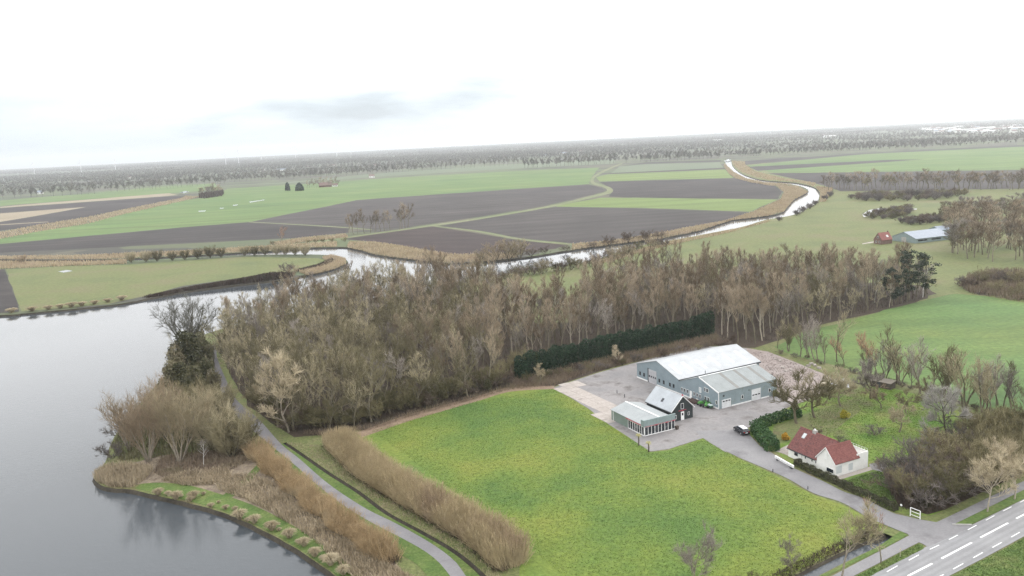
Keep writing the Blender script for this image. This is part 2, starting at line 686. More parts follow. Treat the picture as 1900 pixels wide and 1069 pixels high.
MT['slab'] = nmat('slab', [(0.29, 0.26, 0.235), (0.36, 0.325, 0.30)], s=0.2, fine=1.5, fvar=0.15, rough=0.9, patch=((0.19, 0.165, 0.15), 0.3, 0.55, 0.7))
MT['rubble_ground'] = nmat('rubble_ground', [(0.20, 0.165, 0.152), (0.255, 0.215, 0.20), (0.29, 0.255, 0.24)], s=0.25, fine=2.0, fvar=0.2, rough=0.95, bump=0.1,
                           patch=((0.15, 0.11, 0.105), 0.3, 0.6, 0.75))
MT['marking'] = nmat('marking', [(0.62, 0.62, 0.62), (0.72, 0.72, 0.72)], s=0.5, fine=3.0, fvar=0.12, rough=0.7)
MT['track'] = nmat('track', [(0.10, 0.125, 0.05), (0.16, 0.165, 0.095)], s=0.02, fine=0.3, fvar=0.3)
MT['bank_soil'] = nmat('bank_soil', [(0.03, 0.026, 0.02), (0.06, 0.052, 0.038)], s=0.3, fine=2.0, fvar=0.4)
# twigs, bark, leaves
tw = dict(coord='obj', s=0.12, fine=1.0, fvar=0.25, rough=0.9, spec=0.1)
MT['twig_olive'] = nmat('twig_olive', [(0.135, 0.12, 0.068), (0.235, 0.207, 0.125), (0.36, 0.315, 0.21)], rand=0.75, **tw)
MT['twig_brown'] = nmat('twig_brown', [(0.165, 0.127, 0.086), (0.265, 0.21, 0.147), (0.36, 0.295, 0.215)], rand=0.75, **tw)
MT['twig_grey'] = nmat('twig_grey', [(0.20, 0.175, 0.155), (0.32, 0.285, 0.25)], rand=0.7, **tw)
MT['twig_pale'] = nmat('twig_pale', [(0.36, 0.305, 0.205), (0.48, 0.41, 0.29)], rand=0.6, **tw)
MT['twig_willow'] = nmat('twig_willow', [(0.20, 0.168, 0.105), (0.31, 0.26, 0.17), (0.27, 0.21, 0.145)], rand=0.6, **tw)
MT['twig_osier'] = nmat('twig_osier', [(0.31, 0.225, 0.125), (0.41, 0.305, 0.18), (0.42, 0.345, 0.225)], coord='pos', s=0.12, fine=1.0, fvar=0.25, rough=0.9, spec=0.1)
MT['twig_hedge'] = nmat('twig_hedge', [(0.30, 0.238, 0.138), (0.43, 0.35, 0.215), (0.31, 0.235, 0.16)], coord='pos', s=0.1, fine=1.0, fvar=0.25, rough=0.9, spec=0.1)
MT['shrub_olive'] = nmat('shrub_olive', [(0.11, 0.10, 0.052), (0.18, 0.16, 0.088), (0.225, 0.198, 0.112)], rand=0.7, **tw)
MT['shrub_brown'] = nmat('shrub_brown', [(0.095, 0.07, 0.054), (0.15, 0.115, 0.09), (0.18, 0.145, 0.115)], rand=0.7, **tw)
MT['shrub_grey'] = nmat('shrub_grey', [(0.12, 0.105, 0.095), (0.19, 0.165, 0.15)], rand=0.7, **tw)
MT['twig_far'] = nmat('twig_far', [(0.125, 0.122, 0.102), (0.195, 0.185, 0.155)], rand=0.7, **tw)
MT['twig_white'] = nmat('twig_white', [(0.29, 0.275, 0.25), (0.38, 0.36, 0.33)], **tw)
MT['twig_red'] = nmat('twig_red', [(0.30, 0.18, 0.12), (0.37, 0.235, 0.16)], rand=0.5, **tw)
MT['twig_dark'] = nmat('twig_dark', [(0.06, 0.045, 0.04), (0.10, 0.075, 0.06)], rand=0.5, **tw)
MT['bark'] = nmat('bark', [(0.12, 0.105, 0.07), (0.21, 0.185, 0.135)], rand=0.5, coord='obj', s=0.6, fine=5.0, fvar=0.3)
MT['bark_pale'] = nmat('bark_pale', [(0.22, 0.19, 0.15), (0.34, 0.30, 0.24)], rand=0.5, coord='obj', s=0.6, fine=5.0, fvar=0.3)
MT['bark_dark'] = nmat('bark_dark', [(0.06, 0.053, 0.038), (0.11, 0.095, 0.066)], rand=0.4, coord='obj', s=0.6, fine=5.0, fvar=0.3)
MT['bark_white'] = nmat('bark_white', [(0.45, 0.43, 0.40), (0.6, 0.58, 0.55)], coord='obj', s=0.6, fine=5.0, fvar=0.3)
MT['ivy'] = nmat('ivy', [(0.045, 0.047, 0.022), (0.08, 0.078, 0.038), (0.125, 0.115, 0.062)], rand=0.4, s=0.8, fine=3.0, fvar=0.3, coord='obj', rough=0.6)
MT['olive_leaf'] = nmat('olive_leaf', [(0.06, 0.06, 0.028), (0.11, 0.105, 0.055), (0.16, 0.14, 0.085)], rand=0.4, s=0.5, fine=3.0, fvar=0.3, coord='obj', rough=0.7)
MT['conifer'] = nmat('conifer', [(0.008, 0.022, 0.012), (0.018, 0.04, 0.02), (0.03, 0.06, 0.03)], s=0.5, fine=2.0, fvar=0.3, rough=0.7)
MT['pine_needle'] = nmat('pine_needle', [(0.028, 0.04, 0.026), (0.055, 0.07, 0.042)], rand=0.4, s=0.5, fine=2.0, fvar=0.3, coord='obj', rough=0.7)
MT['laurel'] = nmat('laurel', [(0.018, 0.045, 0.014), (0.035, 0.085, 0.024), (0.065, 0.125, 0.04)], s=0.9, fine=3.0, fvar=0.3, rough=0.45)
MT['box_hedge'] = nmat('box_hedge', [(0.03, 0.034, 0.018), (0.06, 0.06, 0.032), (0.09, 0.085, 0.05)], s=0.7, fine=3.0, fvar=0.3, rough=0.7)
MT['forsythia'] = nmat('forsythia', [(0.28, 0.26, 0.03), (0.42, 0.36, 0.04)], s=0.8, fine=3.0, fvar=0.25, coord='obj', rough=0.6)
MT['forsythia_orange'] = nmat('forsythia_orange', [(0.38, 0.21, 0.02), (0.48, 0.29, 0.03)], s=0.8, fine=3.0, fvar=0.25, coord='obj', rough=0.6)
MT['reed'] = nmat('reed', [(0.32, 0.255, 0.17), (0.42, 0.345, 0.235), (0.36, 0.28, 0.2)], s=0.06, fine=1.5, fvar=0.3, spec=0.1)
MT['reed_pale'] = nmat('reed_pale', [(0.27, 0.22, 0.15), (0.38, 0.315, 0.22)], s=0.2, fine=1.5, fvar=0.3, spec=0.1)
MT['tussock'] = nmat('tussock', [(0.34, 0.285, 0.19), (0.44, 0.375, 0.26)], rand=0.4, s=0.4, fine=2.0, fvar=0.25, coord='obj', spec=0.1)
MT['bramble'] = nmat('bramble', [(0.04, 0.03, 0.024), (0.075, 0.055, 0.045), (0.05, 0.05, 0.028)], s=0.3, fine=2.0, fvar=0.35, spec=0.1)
MT['brush'] = nmat('brush', [(0.14, 0.105, 0.08), (0.21, 0.165, 0.12), (0.165, 0.145, 0.085)], s=0.12, fine=1.2, fvar=0.3, spec=0.1)

# ------------------------------------------------------------------ the land, the water
NEAR_H = [(-2600, 640), (-400, 606)]
# shore of our side, from below the frame round the point, along the wood and up the river
SHORE_S = [(690, 1150), (622, 1069), (594, 1049), (554, 1021), (505, 993), (453, 967), (401, 947), (341, 931), (289, 919), (241, 908), (201, 905), (178, 893),
           (177, 878), (195, 858), (208, 820), (232, 780), (262, 745), (290, 715), (312, 690), (322, 668), (332, 645), (362, 628), (410, 611), (500, 590), (600, 570),
           (700, 552), (800, 538), (880, 522), (930, 512), (978, 501), (1040, 492), (1095, 484), (1200, 453), (1237, 447.5), (1321, 432), (1377, 421), (1421, 408),
           (1473, 398.5), (1502, 384), (1517, 374.5), (1520.6, 358), (1509, 347), (1480, 340), (1454, 337.5), (1421, 335), (1399, 330.5), (1375, 321.4), (1360, 308.5),
           (1357, 298)]
SHORE_N = [(1347, 297), (1345.5, 303), (1350, 309), (1361, 319.5), (1383, 331), (1417, 338), (1452, 340), (1471, 342.5), (1491, 347.5), (1499, 356), (1472, 371),
           (1454, 392), (1425, 400), (1358, 408), (1296, 428), (1218, 443.5), (1183, 447), (1099, 458), (1040, 467), (978, 477), (900, 485), (829, 488), (775, 482.5),
           (722, 476), (691, 471), (674, 465.5), (644, 459), (604, 459), (570, 460), (505, 465.5), (450, 468.5), (370, 473.5), (190, 481.5), (60, 482), (-60, 482)]
SHORE_P = [(-60, 486), (60, 486.5), (190, 486), (370, 477), (455, 473.5), (560, 472), (614, 474), (641, 481), (642, 489), (620, 498), (590, 506), (560, 511), (539, 517),
           (421, 531), (353, 540), (316, 546), (236, 561.5), (168, 570), (94, 577), (34, 582.5), (0, 585), (-400, 606)]


def wob(P, amp, rng, step=None):
    """densify a shore line and let it wander a little"""
    L_ = np.r_[0, np.cumsum(np.linalg.norm(np.diff(P, axis=0), axis=1))]
    out = []
    for i in range(len(P) - 1):
        d = L_[i + 1] - L_[i]
        a = amp * (0.4 + 0.6 * min(1, d / 20.0))
        out.append(P[i] + rng.normal(0, a * 0.3, 2))
        k = max(1, min(6, int(d / (amp * 6))))
        for j in range(1, k):
            out.append(P[i] + (P[i + 1] - P[i]) * j / k + rng.normal(0, a * 0.4, 2))
    out.append(P[-1])
    return np.array(out)


_r = np.random.default_rng(3)
S_w = wob(catmull(ats(SHORE_S), 4), 0.35, _r)
N_w = wob(catmull(ats(SHORE_N), 4), 0.7, _r)
P_w = wob(catmull(ats(SHORE_P), 4), 0.5, _r)
WATER_POLY = np.vstack([S_w, N_w, P_w, [[-1100, 250], [-1100, -250], [-40, -250]]])
# ditches cut into the ground
DITCH = catmull(ats([(528, 822), (554.6, 840), (609, 878), (664, 913), (718, 953), (784, 989), (845.7, 1025.7), (896.6, 1069), (960, 1140)]), 5)
DITCH2 = catmull(ats([(1380, 1140), (1440, 1101), (1490, 1072), (1540, 1046), (1590, 1022), (1630, 1004), (1652, 994)]), 5)
DITCH_W, DITCH2_W = 0.42, 1.1


def strip_ring(line, w):
    return np.vstack([offset(line, w), offset(line, -w)[::-1]])


def tess(rings, z):
    """triangulated flat sheet, first ring outer, others holes"""
    vs = [[Vector((p[0], p[1], 0)) for p in r] for r in rings]
    tr = tessellate_polygon(vs)
    allv = np.vstack(rings)
    V = np.column_stack([allv, np.full(len(allv), z)])
    F = np.array([t for t in tr])
    a = V[F[:, 1]] - V[F[:, 0]]
    b = V[F[:, 2]] - V[F[:, 0]]
    neg = (a[:, 0] * b[:, 1] - a[:, 1] * b[:, 0]) < 0
    F[neg] = F[neg][:, ::-1]
    return V, F


def sheet(name, poly, z, mat, jit=0.0, seed=1, kind='structure', metric=False, smooth=0, holes=()):
    P = np.asarray(poly, float) if metric else ats(poly)
    if smooth:
        P = catmull(P, smooth, closed=True)
    if jit:
        rng = np.random.default_rng(seed)
        Q = np.vstack([P, P[:1]])
        P = wob(Q, jit, rng)[:-1]
    V, F = tess([P] + list(holes), z)
    o = obj(name, mesh_np(name, V, F), MT[mat])
    tag(o, kind=kind)
    return o


def ribbon(name, A, B, z, mat, n=60, kind='structure', px=True):
    """sheet between two edges"""
    if px:
        A, B = catmull(ats(A), 6), catmull(ats(B), 6)
    A, B = resample(A, n), resample(B, n)
    V = np.column_stack([np.vstack([A, B]), np.full(2 * n, z)])
    i = np.arange(n - 1)
    F = np.stack([i, i + 1, i + n + 1, i + n], 1)
    a = V[F[:, 1]] - V[F[:, 0]]
    b = V[F[:, 2]] - V[F[:, 0]]
    if ((a[:, 0] * b[:, 1] - a[:, 1] * b[:, 0]) < 0).mean() > 0.5:
        F = F[:, ::-1]
    o = obj(name, mesh_np(name, V, F), MT[mat])
    tag(o, kind=kind)
    return o


GX0, GX1, GY0, GY1 = -13000, 13000, -420, 14800
d1ring, d2ring = strip_ring(DITCH, DITCH_W), strip_ring(DITCH2, DITCH2_W)
V, F = tess([np.array([[GX0, GY0], [GX1, GY0], [GX1, GY1], [GX0, GY1]]), WATER_POLY, d1ring, d2ring], 0.0)
tag(obj('ground', mesh_np('ground', V, F), MT['country']), kind='structure')

# banks: a short slope from the turf edge down under the water
Wp = np.vstack([WATER_POLY, WATER_POLY[:1]])
n = len(Wp)
inn = offset(Wp, -0.5) if False else Wp
ar = 0.5 * np.sum(Wp[:-1, 0] * Wp[1:, 1] - Wp[1:, 0] * Wp[:-1, 1])
inn = offset(Wp, 0.7 if ar > 0 else -0.7)
V = np.vstack([np.column_stack([Wp, np.zeros(n)]), np.column_stack([inn, np.full(n, -1.3)])])
i = np.arange(n - 1)
F = np.stack([i, i + 1, i + n + 1, i + n], 1)
tag(obj('river_bank', mesh_np('river_bank', V, F), MT['bank_soil']), kind='structure')
WL = -0.75
V = np.array([[-1150, -300, WL], [700, -300, WL], [700, 1900, WL], [-1150, 1900, WL]])
tag(obj('lake_water', mesh_np('lake_water', V, np.array([[0, 1, 2, 3]])), MT['water']), kind='structure')


def ditch_mesh(name, line, w, depth, mat):
    n = len(line)
    A, B = offset(line, w), offset(line, -w)
    V = np.vstack([np.column_stack([A, np.zeros(n)]), np.column_stack([offset(line, w * .3), np.full(n, -depth)]),
                   np.column_stack([offset(line, -w * .3), np.full(n, -depth)]), np.column_stack([B, np.zeros(n)])])
    i = np.arange(n - 1)
    F = np.vstack([np.stack([i + k * n, i + 1 + k * n, i + n + 1 + k * n, i + n + k * n], 1) for k in range(3)])
    tag(obj(name, mesh_np(name, V, F), MT[mat]), kind='structure')


ditch_mesh('ditch', DITCH, DITCH_W, 0.6, 'bank_soil')
ditch_mesh('ditch', DITCH2, DITCH2_W, 0.9, 'bank_soil')
wl = resample(DITCH2, 30)[2:27]
ribbon('ditch_water', offset(wl, 0.8), offset(wl, -0.8), -0.4, 'water', px=False)

# ---- our side of the water
S_land = np.vstack([S_w, ats([(1900, 330), (2600, 300)]), [[500, -60], [-25, -60]]])
sheet('rough_grass', S_land, 0.006, 'rough_grass', metric=True, holes=[d1ring, d2ring])
sheet('meadow', [(985, 512), (1095, 496), (1200, 466), (1300, 440), (1380, 425), (1475, 402), (1524, 378), (1560, 362), (1700, 358), (1900, 352), (2200, 345), (2200, 640),
                 (1900, 562), (1780, 545), (1700, 560), (1560, 592), (1440, 644), (1330, 645), (1000, 622)], 0.012, 'meadow')
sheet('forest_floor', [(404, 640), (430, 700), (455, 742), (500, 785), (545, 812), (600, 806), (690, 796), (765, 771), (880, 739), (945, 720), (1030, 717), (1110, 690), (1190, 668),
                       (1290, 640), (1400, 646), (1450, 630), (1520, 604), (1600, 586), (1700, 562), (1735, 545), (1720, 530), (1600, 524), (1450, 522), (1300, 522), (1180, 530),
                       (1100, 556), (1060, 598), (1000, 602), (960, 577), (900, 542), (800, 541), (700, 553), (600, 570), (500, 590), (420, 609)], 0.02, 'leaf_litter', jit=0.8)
sheet('pasture', [(1436, 644), (1500, 613), (1560, 600), (1640, 576), (1730, 554), (1770, 545), (1830, 550), (1900, 562), (2080, 600), (2080, 880), (1900, 792), (1850, 772),
                  (1760, 735), (1690, 714), (1620, 699), (1560, 681), (1490, 664), (1452, 653)], 0.026, 'pasture', jit=0.6)
HEDGE_BASE = catmull(ats([(604, 828), (640, 862), (682, 898), (791, 964), (864, 1007.5), (928, 1062)]), 5)
_sg = 1 if offset(HEDGE_BASE, 1)[8][0] > HEDGE_BASE[8][0] else -1
HEDGE = offset(HEDGE_BASE, _sg * 2.4)
HEDGE_IN = np.vstack([offset(HEDGE_BASE, _sg * 3.6), ats([(960, 1110), (1010, 1180)])])
sheet('grass_field', list(HEDGE_IN[::-1]) + [tuple(at(*p)) for p in [(690, 799), (760, 777), (880, 743), (945, 725), (1028, 721), (1090, 758), (1132, 789), (1180, 818), (1207, 839), (1240, 836), (1304, 814), (1345, 839),
                                      (1427, 876), (1509, 918), (1562, 936), (1600, 956), (1640, 974), (1625, 992), (1585, 1008), (1535, 1032), (1485, 1058), (1435, 1086), (1360, 1130), (1300, 1180)]],
      0.032, 'field_grass', jit=0.3, metric=True)
ribbon('leaf_strip', [(660, 803), (690, 793), (760, 769), (880, 737), (945, 719), (1028, 716)], [(672, 812), (700, 802), (765, 780), (885, 745), (948, 727), (1030, 722)], 0.04, 'dead_leaves')
sheet('orchard_lawn', [(1384, 802), (1440, 768), (1500, 742), (1560, 722), (1640, 716), (1720, 738), (1800, 772), (1900, 834), (1960, 870), (1900, 886), (1780, 946), (1735, 966),
                       (1660, 950), (1560, 905), (1470, 862)], 0.03, 'lawn', jit=0.5)
sheet('front_lawn', [(1552, 897), (1600, 880), (1632, 872), (1662, 905), (1664, 945), (1610, 922)], 0.038, 'verge', jit=0.2)
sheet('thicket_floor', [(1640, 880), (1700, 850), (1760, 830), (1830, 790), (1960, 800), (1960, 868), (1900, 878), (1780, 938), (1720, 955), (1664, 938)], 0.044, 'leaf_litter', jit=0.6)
# yard and paving
sheet('yard', [(1028, 719), (1110, 692), (1190, 670), (1300, 642), (1385, 646), (1425, 653), (1480, 674), (1525, 693), (1562, 710), (1520, 735), (1452, 760), (1402, 784), (1381, 800),
               (1400, 822), (1440, 846), (1345, 839), (1304, 813), (1240, 834), (1207, 838), (1130, 788), (1090, 757)], 0.05, 'yard', jit=0.15)
sheet('slab_yard', [(1028, 719), (1066, 707), (1125, 741), (1180, 772), (1135, 790), (1090, 757)], 0.054, 'yard', jit=0.1)
# cast concrete slabs, laid square to the warehouse
_sy = bpy.data.objects['slab_yard']
_sp = ats([(1029, 719.5), (1066, 708), (1125, 742), (1178, 772), (1135, 789), (1091, 757)])
_sm = []
for _k in range(3):
    _q = np.random.default_rng(60 + _k)
    _b = MB()
    _h = .016 + .004 * _k
    _b.box(-1.47, 1.47, -1.22, 1.22, -.01, _h)
    _me = _b.mesh('slab')
    _me.materials.append(MT['slab'])
    _sm.append(_me)
_c, _s = math.cos(RAD(27.1)), math.sin(RAD(27.1))
_r2 = random.Random(3)
for _i in range(-14, 16):
    for _j in range(-16, 18):
        _u, _v = _i * 3.0, _j * 2.5
        _x, _y = 22 + _c * _u - _s * _v, 190 + _s * _u + _c * _v
        if inpoly(np.array([[_x, _y]]), _sp)[0]:
            _o = link(bpy.data.objects.new('slab', _sm[_r2.randrange(3)]), _sy)
            _o.location = (_x, _y, .056)
            _o.rotation_euler = (_r2.gauss(0, .003), _r2.gauss(0, .003), RAD(27.1) + _r2.gauss(0, .006))
sheet('rubble_yard', [(1385, 646), (1425, 653), (1480, 674), (1525, 693), (1562, 710), (1520, 735), (1468, 752), (1446, 736), (1425, 700), (1395, 670)], 0.058, 'rubble_ground', jit=0.4)
# roads
DRIVE_L = [(1290, 800), (1304, 813), (1361, 844.5), (1427, 873), (1464, 890), (1509, 915.5), (1562, 933), (1608, 959), (1650, 978), (1683, 991)]
DRIVE_R = [(1381, 797), (1387, 803), (1418, 836), (1441, 848), (1469, 867), (1526, 893), (1566, 913), (1602, 925), (1660, 953.6), (1706, 965)]
ribbon('driveway', DRIVE_L, DRIVE_R, 0.066, 'asphalt')
CY_L = [(1420, 1135), (1485, 1100), (1544.5, 1069), (1600, 1040), (1650, 1014), (1689, 993)]
CY_R = [(1470, 1135), (1530, 1100), (1585, 1069), (1630, 1046), (1672, 1024), (1705, 1007)]
ribbon('roadside_path', CY_L, CY_R, 0.066, 'asphalt', n=20)

ROAD_L = [(1440, 1160), (1530, 1112), (1622, 1066), (1712, 1018), (1805, 974), (1900, 927), (2000, 880)]
ROAD_R = [(1600, 1160), (1680, 1112), (1762, 1069), (1830, 1034), (1900, 996), (2000, 944), (2100, 893)]


def ext(P, d):
    P = ats(P)
    t = P[-1] - P[-2]
    return np.vstack([P, P[-1] + t / np.linalg.norm(t) * d])


ribbon('road', ext(ROAD_L, 120), ext(ROAD_R, 120), 0.074, 'road', n=40, px=False)
sheet('junction', [(1650, 978), (1683, 991), (1700, 1005), (1712, 1010), (1722, 1016), (1765, 996), (1808, 976), (1780, 976), (1766, 974), (1738, 970), (1706, 964.5), (1665, 955)], 0.084, 'asphalt')
sheet('road_verge', [(1500, 1128), (1588, 1070), (1650, 1038), (1704, 1010), (1713, 1013), (1714, 1019), (1690, 1031), (1620, 1067), (1530, 1113)], 0.092, 'verge', jit=0.1)
sheet('road_verge', [(1768, 975), (1802, 974), (1850, 951), (1900, 926), (1995, 880), (1990, 866), (1900, 910), (1850, 935)], 0.092, 'verge', jit=0.1)
sheet('road_verge', [(1606, 1160), (1686, 1112), (1768, 1069), (1834, 1035), (1904, 997), (2000, 946), (2200, 1000), (2200, 1160)], 0.09, 'verge', jit=0.1)
ribbon('path_verge', [(1430, 1124), (1490, 1093), (1540, 1067), (1595, 1040), (1640, 1018), (1684, 994)], [(1405, 1133), (1470, 1096), (1520, 1070), (1580, 1040), (1630, 1014), (1672, 985)], 0.06, 'verge')
ribbon('path_verge', [(1706, 965), (1735, 970), (1780, 949), (1840, 920), (1900, 892), (1990, 850)], [(1700, 958), (1733, 955), (1780, 934), (1840, 906), (1900, 878), (1990, 838)], 0.06, 'rough_grass')


ribbon('roadside_path', ext([(1735, 971), (1780, 950), (1840, 921), (1900, 893), (1990, 851)], 120), ext([(1767, 975), (1800, 959), (1850, 934), (1900, 909), (1990, 866)], 120), 0.066, 'asphalt', n=20, px=False)


def dash(a, b, w):
    A, B = at(*a), at(*b)
    d = (B - A) / np.linalg.norm(B - A)
    nn = np.array([-d[1], d[0]]) * w / 2
    V = np.array([[*(A - nn), .094], [*(B - nn), .094], [*(B + nn), .094], [*(A + nn), .094]])
    o = obj('road_marking', mesh_np('road_marking', V, np.array([[0, 1, 2, 3]])), MT['marking'], None)
    tag(o, kind='structure')


q2 = lambda x, y: (1400 + x / 3.46, 760 + y / 3.46)
for a, b in (((985, 1072), (1140, 992)), ((1200, 960), (1395, 857)), ((1450, 825), (1628, 731)), ((1680, 703), (1860, 608))):
    dash(q2(*a), q2(*b), 0.32)
for a, b in (((850, 1045), (918, 1006)), ((990, 971), (1055, 936)), ((1125, 901), (1185, 873)), ((1248, 838), (1305, 809)), ((1370, 775), (1425, 746)), ((1485, 714), (1540, 684)),
             ((1595, 655), (1650, 627)), ((1705, 598), (1760, 570)), ((1275, 1028), (1340, 992)), ((1405, 955), (1465, 921)), ((1527, 889), (1587, 856)), ((1648, 822), (1702, 791)), ((1150, 1096), (1215, 1062))):
    dash(q2(*a), q2(*b), 0.16)
# cycle path along the lake
PATH_L = [(395, 640), (394, 664), (405, 712), (425, 756), (461.5, 792.5), (497.6, 822.6), (554, 869), (573, 887), (627, 931), (682, 966), (755, 1004), (802, 1033), (835, 1069), (880, 1140)]
PATH_R = [(402, 640), (403, 664), (419, 704), (437, 740), (481.5, 780), (521.7, 824.6), (554.6, 851), (609, 898), (675, 942), (733, 971), (798, 1007.5), (842, 1040), (864, 1069), (915, 1140)]
ribbon('cycle_path', PATH_L, PATH_R, 0.06, 'cycle_path', n=90)
ribbon('cycle_path_old_shaded', PATH_L[:5], PATH_R[:5], 0.066, 'asphalt_old_shaded', n=40)  # upper stretch: older asphalt, with the shade under the trees put into its colour
pr = resample(catmull(ats(PATH_R[5:]), 6), 60)
dl = resample(DITCH, 60)
side = 1 if np.linalg.norm(offset(dl, DITCH_W) - pr, axis=1).mean() < np.linalg.norm(offset(dl, -DITCH_W) - pr, axis=1).mean() else -1
ribbon('grass_verge', pr, offset(dl, side * (DITCH_W + 0.02)), 0.05, 'verge', px=False)
ribbon('hedge_bank', offset(dl, -side * (DITCH_W + 0.02)), resample(HEDGE, 60), 0.05, 'rough_grass', px=False)
pl = resample(catmull(ats(PATH_L[5:]), 6), 60)
ribbon('grass_verge', pl, resample(catmull(ats([(492, 832), (540, 880), (600, 930), (660, 980), (720, 1018), (770, 1045), (800, 1080), (850, 1150)]), 6), 60), 0.05, 'verge', px=False)
# the point between path and lake
sheet('reed_litter', [(215, 893), (245, 860), (300, 845), (380, 840), (455, 815), (520, 870), (600, 950), (680, 1000), (740, 1050), (800, 1150), (700, 1150), (640, 1069), (560, 1000), (480, 955),
                      (400, 925), (300, 905)], 0.03, 'dry_reed_ground', jit=0.4)
ribbon('shore_grass', [(250, 906), (289, 916), (341, 928), (401, 944), (453, 964), (505, 990), (554, 1018), (594, 1046), (622, 1066), (690, 1146)],
       [(262, 898), (300, 896), (350, 901), (405, 916), (462, 935), (520, 962), (575, 995), (618, 1025), (655, 1055), (730, 1130)], 0.05, 'verge')
ribbon('shore_grass', [(405, 925), (440, 900), (470, 870), (478, 862)], [(425, 928), (455, 903), (480, 875), (486, 866)], 0.058, 'verge')

# ---- across the water
sheet('island_meadow', [(10, 500), (120, 494), (236, 491), (370, 482), (455, 476.5), (589, 479), (606, 482), (590, 494), (552, 503), (471, 512), (337, 531), (263, 551), (202, 564), (120, 572), (40, 578)],
      0.012, 'meadow', jit=1.0)
sheet('ploughed_field', [(-400, 510), (9, 500), (24, 540), (36, 578), (0, 581), (-400, 600)], 0.014, 'soil', jit=0.5)
sheet('winter_crop_field', [(-300, 489), (-2, 453), (337, 421.8), (465, 411.7), (640, 376), (661, 371), (829, 359.5), (1092, 341.6), (1099, 327), (1112, 311), (930, 319), (728, 330), (620, 338), (525, 344),
                            (421, 350), (404, 363), (337, 373), (236, 395), (162, 415), (67, 430), (-10, 444), (-300, 470)], 0.012, 'winter_crop', jit=1.5)
sheet('ploughed_field', [(-300, 489), (-2, 453.4), (337, 422.3), (465, 412.2), (640, 421.8), (648, 424.5), (646, 432), (573, 439), (505, 452), (337, 465.6), (135, 474.5), (-2, 476), (-300, 478)], 0.024, 'soil', jit=0.8)
sheet('ploughed_field', [(468, 411.5), (640, 376.6), (661, 371.6), (829, 360.2), (1091, 342.2), (1118, 349), (1122, 356), (1031, 377.5), (897, 401.4), (758, 421.4), (695, 426), (644, 422.5), (560, 417.6)], 0.024, 'soil_light', jit=0.8)
sheet('ploughed_field', [(640, 444), (652, 438), (758, 424), (804, 421), (880, 432), (964, 447), (1055, 454), (1030, 462), (960, 470), (846, 473), (800, 467), (762, 458.8), (695, 449)], 0.024, 'soil_red', jit=0.8)
sheet('ploughed_field', [(810, 420.5), (1031, 384), (1200, 387), (1391, 393.5), (1340, 410), (1240, 430), (1130, 447), (1060, 452), (940, 438), (868, 427)], 0.024, 'soil_light', jit=0.8)
ribbon('farm_track', [(462, 411.4), (560, 416.6), (640, 421.4), (690, 425.6)], [(462, 412.6), (560, 418.2), (640, 423.2), (690, 427.4)], 0.036, 'track')
sheet('rough_lawn', [(1436, 790), (1478, 776), (1530, 756), (1580, 742), (1600, 760), (1560, 790), (1530, 812), (1480, 806), (1448, 822), (1430, 810)], 0.036, 'rough_grass', jit=0.6)
sheet('crop_strip', [(1034, 381.5), (1116, 367), (1200, 367.5), (1443, 370.5), (1391, 392.5), (1200, 386), (1032, 383.4)], 0.024, 'bright_crop', jit=0.8)
sheet('ploughed_field', [(1139, 352), (1112, 338), (1200, 335), (1362, 331), (1436, 344), (1451, 356), (1443, 369.6), (1200, 366.8), (1130, 365)], 0.024, 'soil', jit=0.8)
sheet('crop_strip', [(1106, 329), (1128, 323.5), (1200, 320.5), (1345, 314.5), (1360, 330), (1200, 334), (1113, 336.5)], 0.024, 'bright_crop', jit=0.8)
sheet('ploughed_field', [(1131, 322), (1200, 318.5), (1344, 312), (1346, 314), (1200, 320), (1130, 323)], 0.024, 'soil', jit=0.4)
sheet('grey_crop_field', [(1134, 321), (1150, 309), (1200, 305), (1335, 301), (1342, 311), (1200, 318)], 0.024, 'grey_crop', jit=0.8)
sheet('ploughed_field', [(1150, 308.4), (1200, 301), (1338, 297), (1337, 300.4), (1200, 304.4)], 0.024, 'soil', jit=0.4)
# right of the river
sheet('pale_crop_field', [(1384, 307.5), (1605, 286), (1900, 272), (2200, 258), (2200, 300), (1900, 315), (1520, 320), (1436, 321)], 0.018, 'winter_crop', jit=0.8)
sheet('ploughed_field', [(1377, 299), (1605, 284), (1900, 268.5), (2200, 255), (2200, 258), (1900, 272), (1605, 286), (1384, 306)], 0.022, 'soil', jit=0.8)
sheet('ploughed_field', [(1388, 309.5), (1642, 297), (1716, 295.5), (1642, 301), (1406, 317)], 0.026, 'soil', jit=0.8)
sheet('ploughed_field', [(1425, 321.5), (1520, 320.5), (1900, 315.5), (2200, 300), (2200, 345), (1900, 350), (1560, 355), (1530, 345), (1490, 335)], 0.026, 'soil', jit=0.8)
# left, beyond the green field
sheet('stubble_field', [(-300, 415), (0, 384), (40, 380), (313, 358.5), (330, 362), (303, 364.5), (0, 386), (-300, 420)], 0.018, 'stubble', jit=1)
sheet('ploughed_field', [(-300, 420), (0, 386.5), (303, 365), (364, 363), (337, 369.6), (303, 376), (202, 395), (118, 411.7), (0, 428.5), (-300, 462)], 0.018, 'soil', jit=1)
sheet('stubble_field', [(-300, 440), (0, 396), (162, 384), (60, 402), (0, 412), (-300, 455)], 0.026, 'stubble', jit=1)
sheet('pale_crop_field', [(-300, 395), (0, 372), (150, 360), (303, 346), (400, 340), (405, 352), (330, 358), (40, 379), (0, 383), (-300, 412)], 0.016, 'winter_crop', jit=1)
sheet('pale_crop_field', [(400, 345), (520, 339), (700, 322), (930, 306), (1140, 296), (1140, 304), (930, 314), (700, 328), (520, 341)], 0.016, 'grey_crop', jit=1)
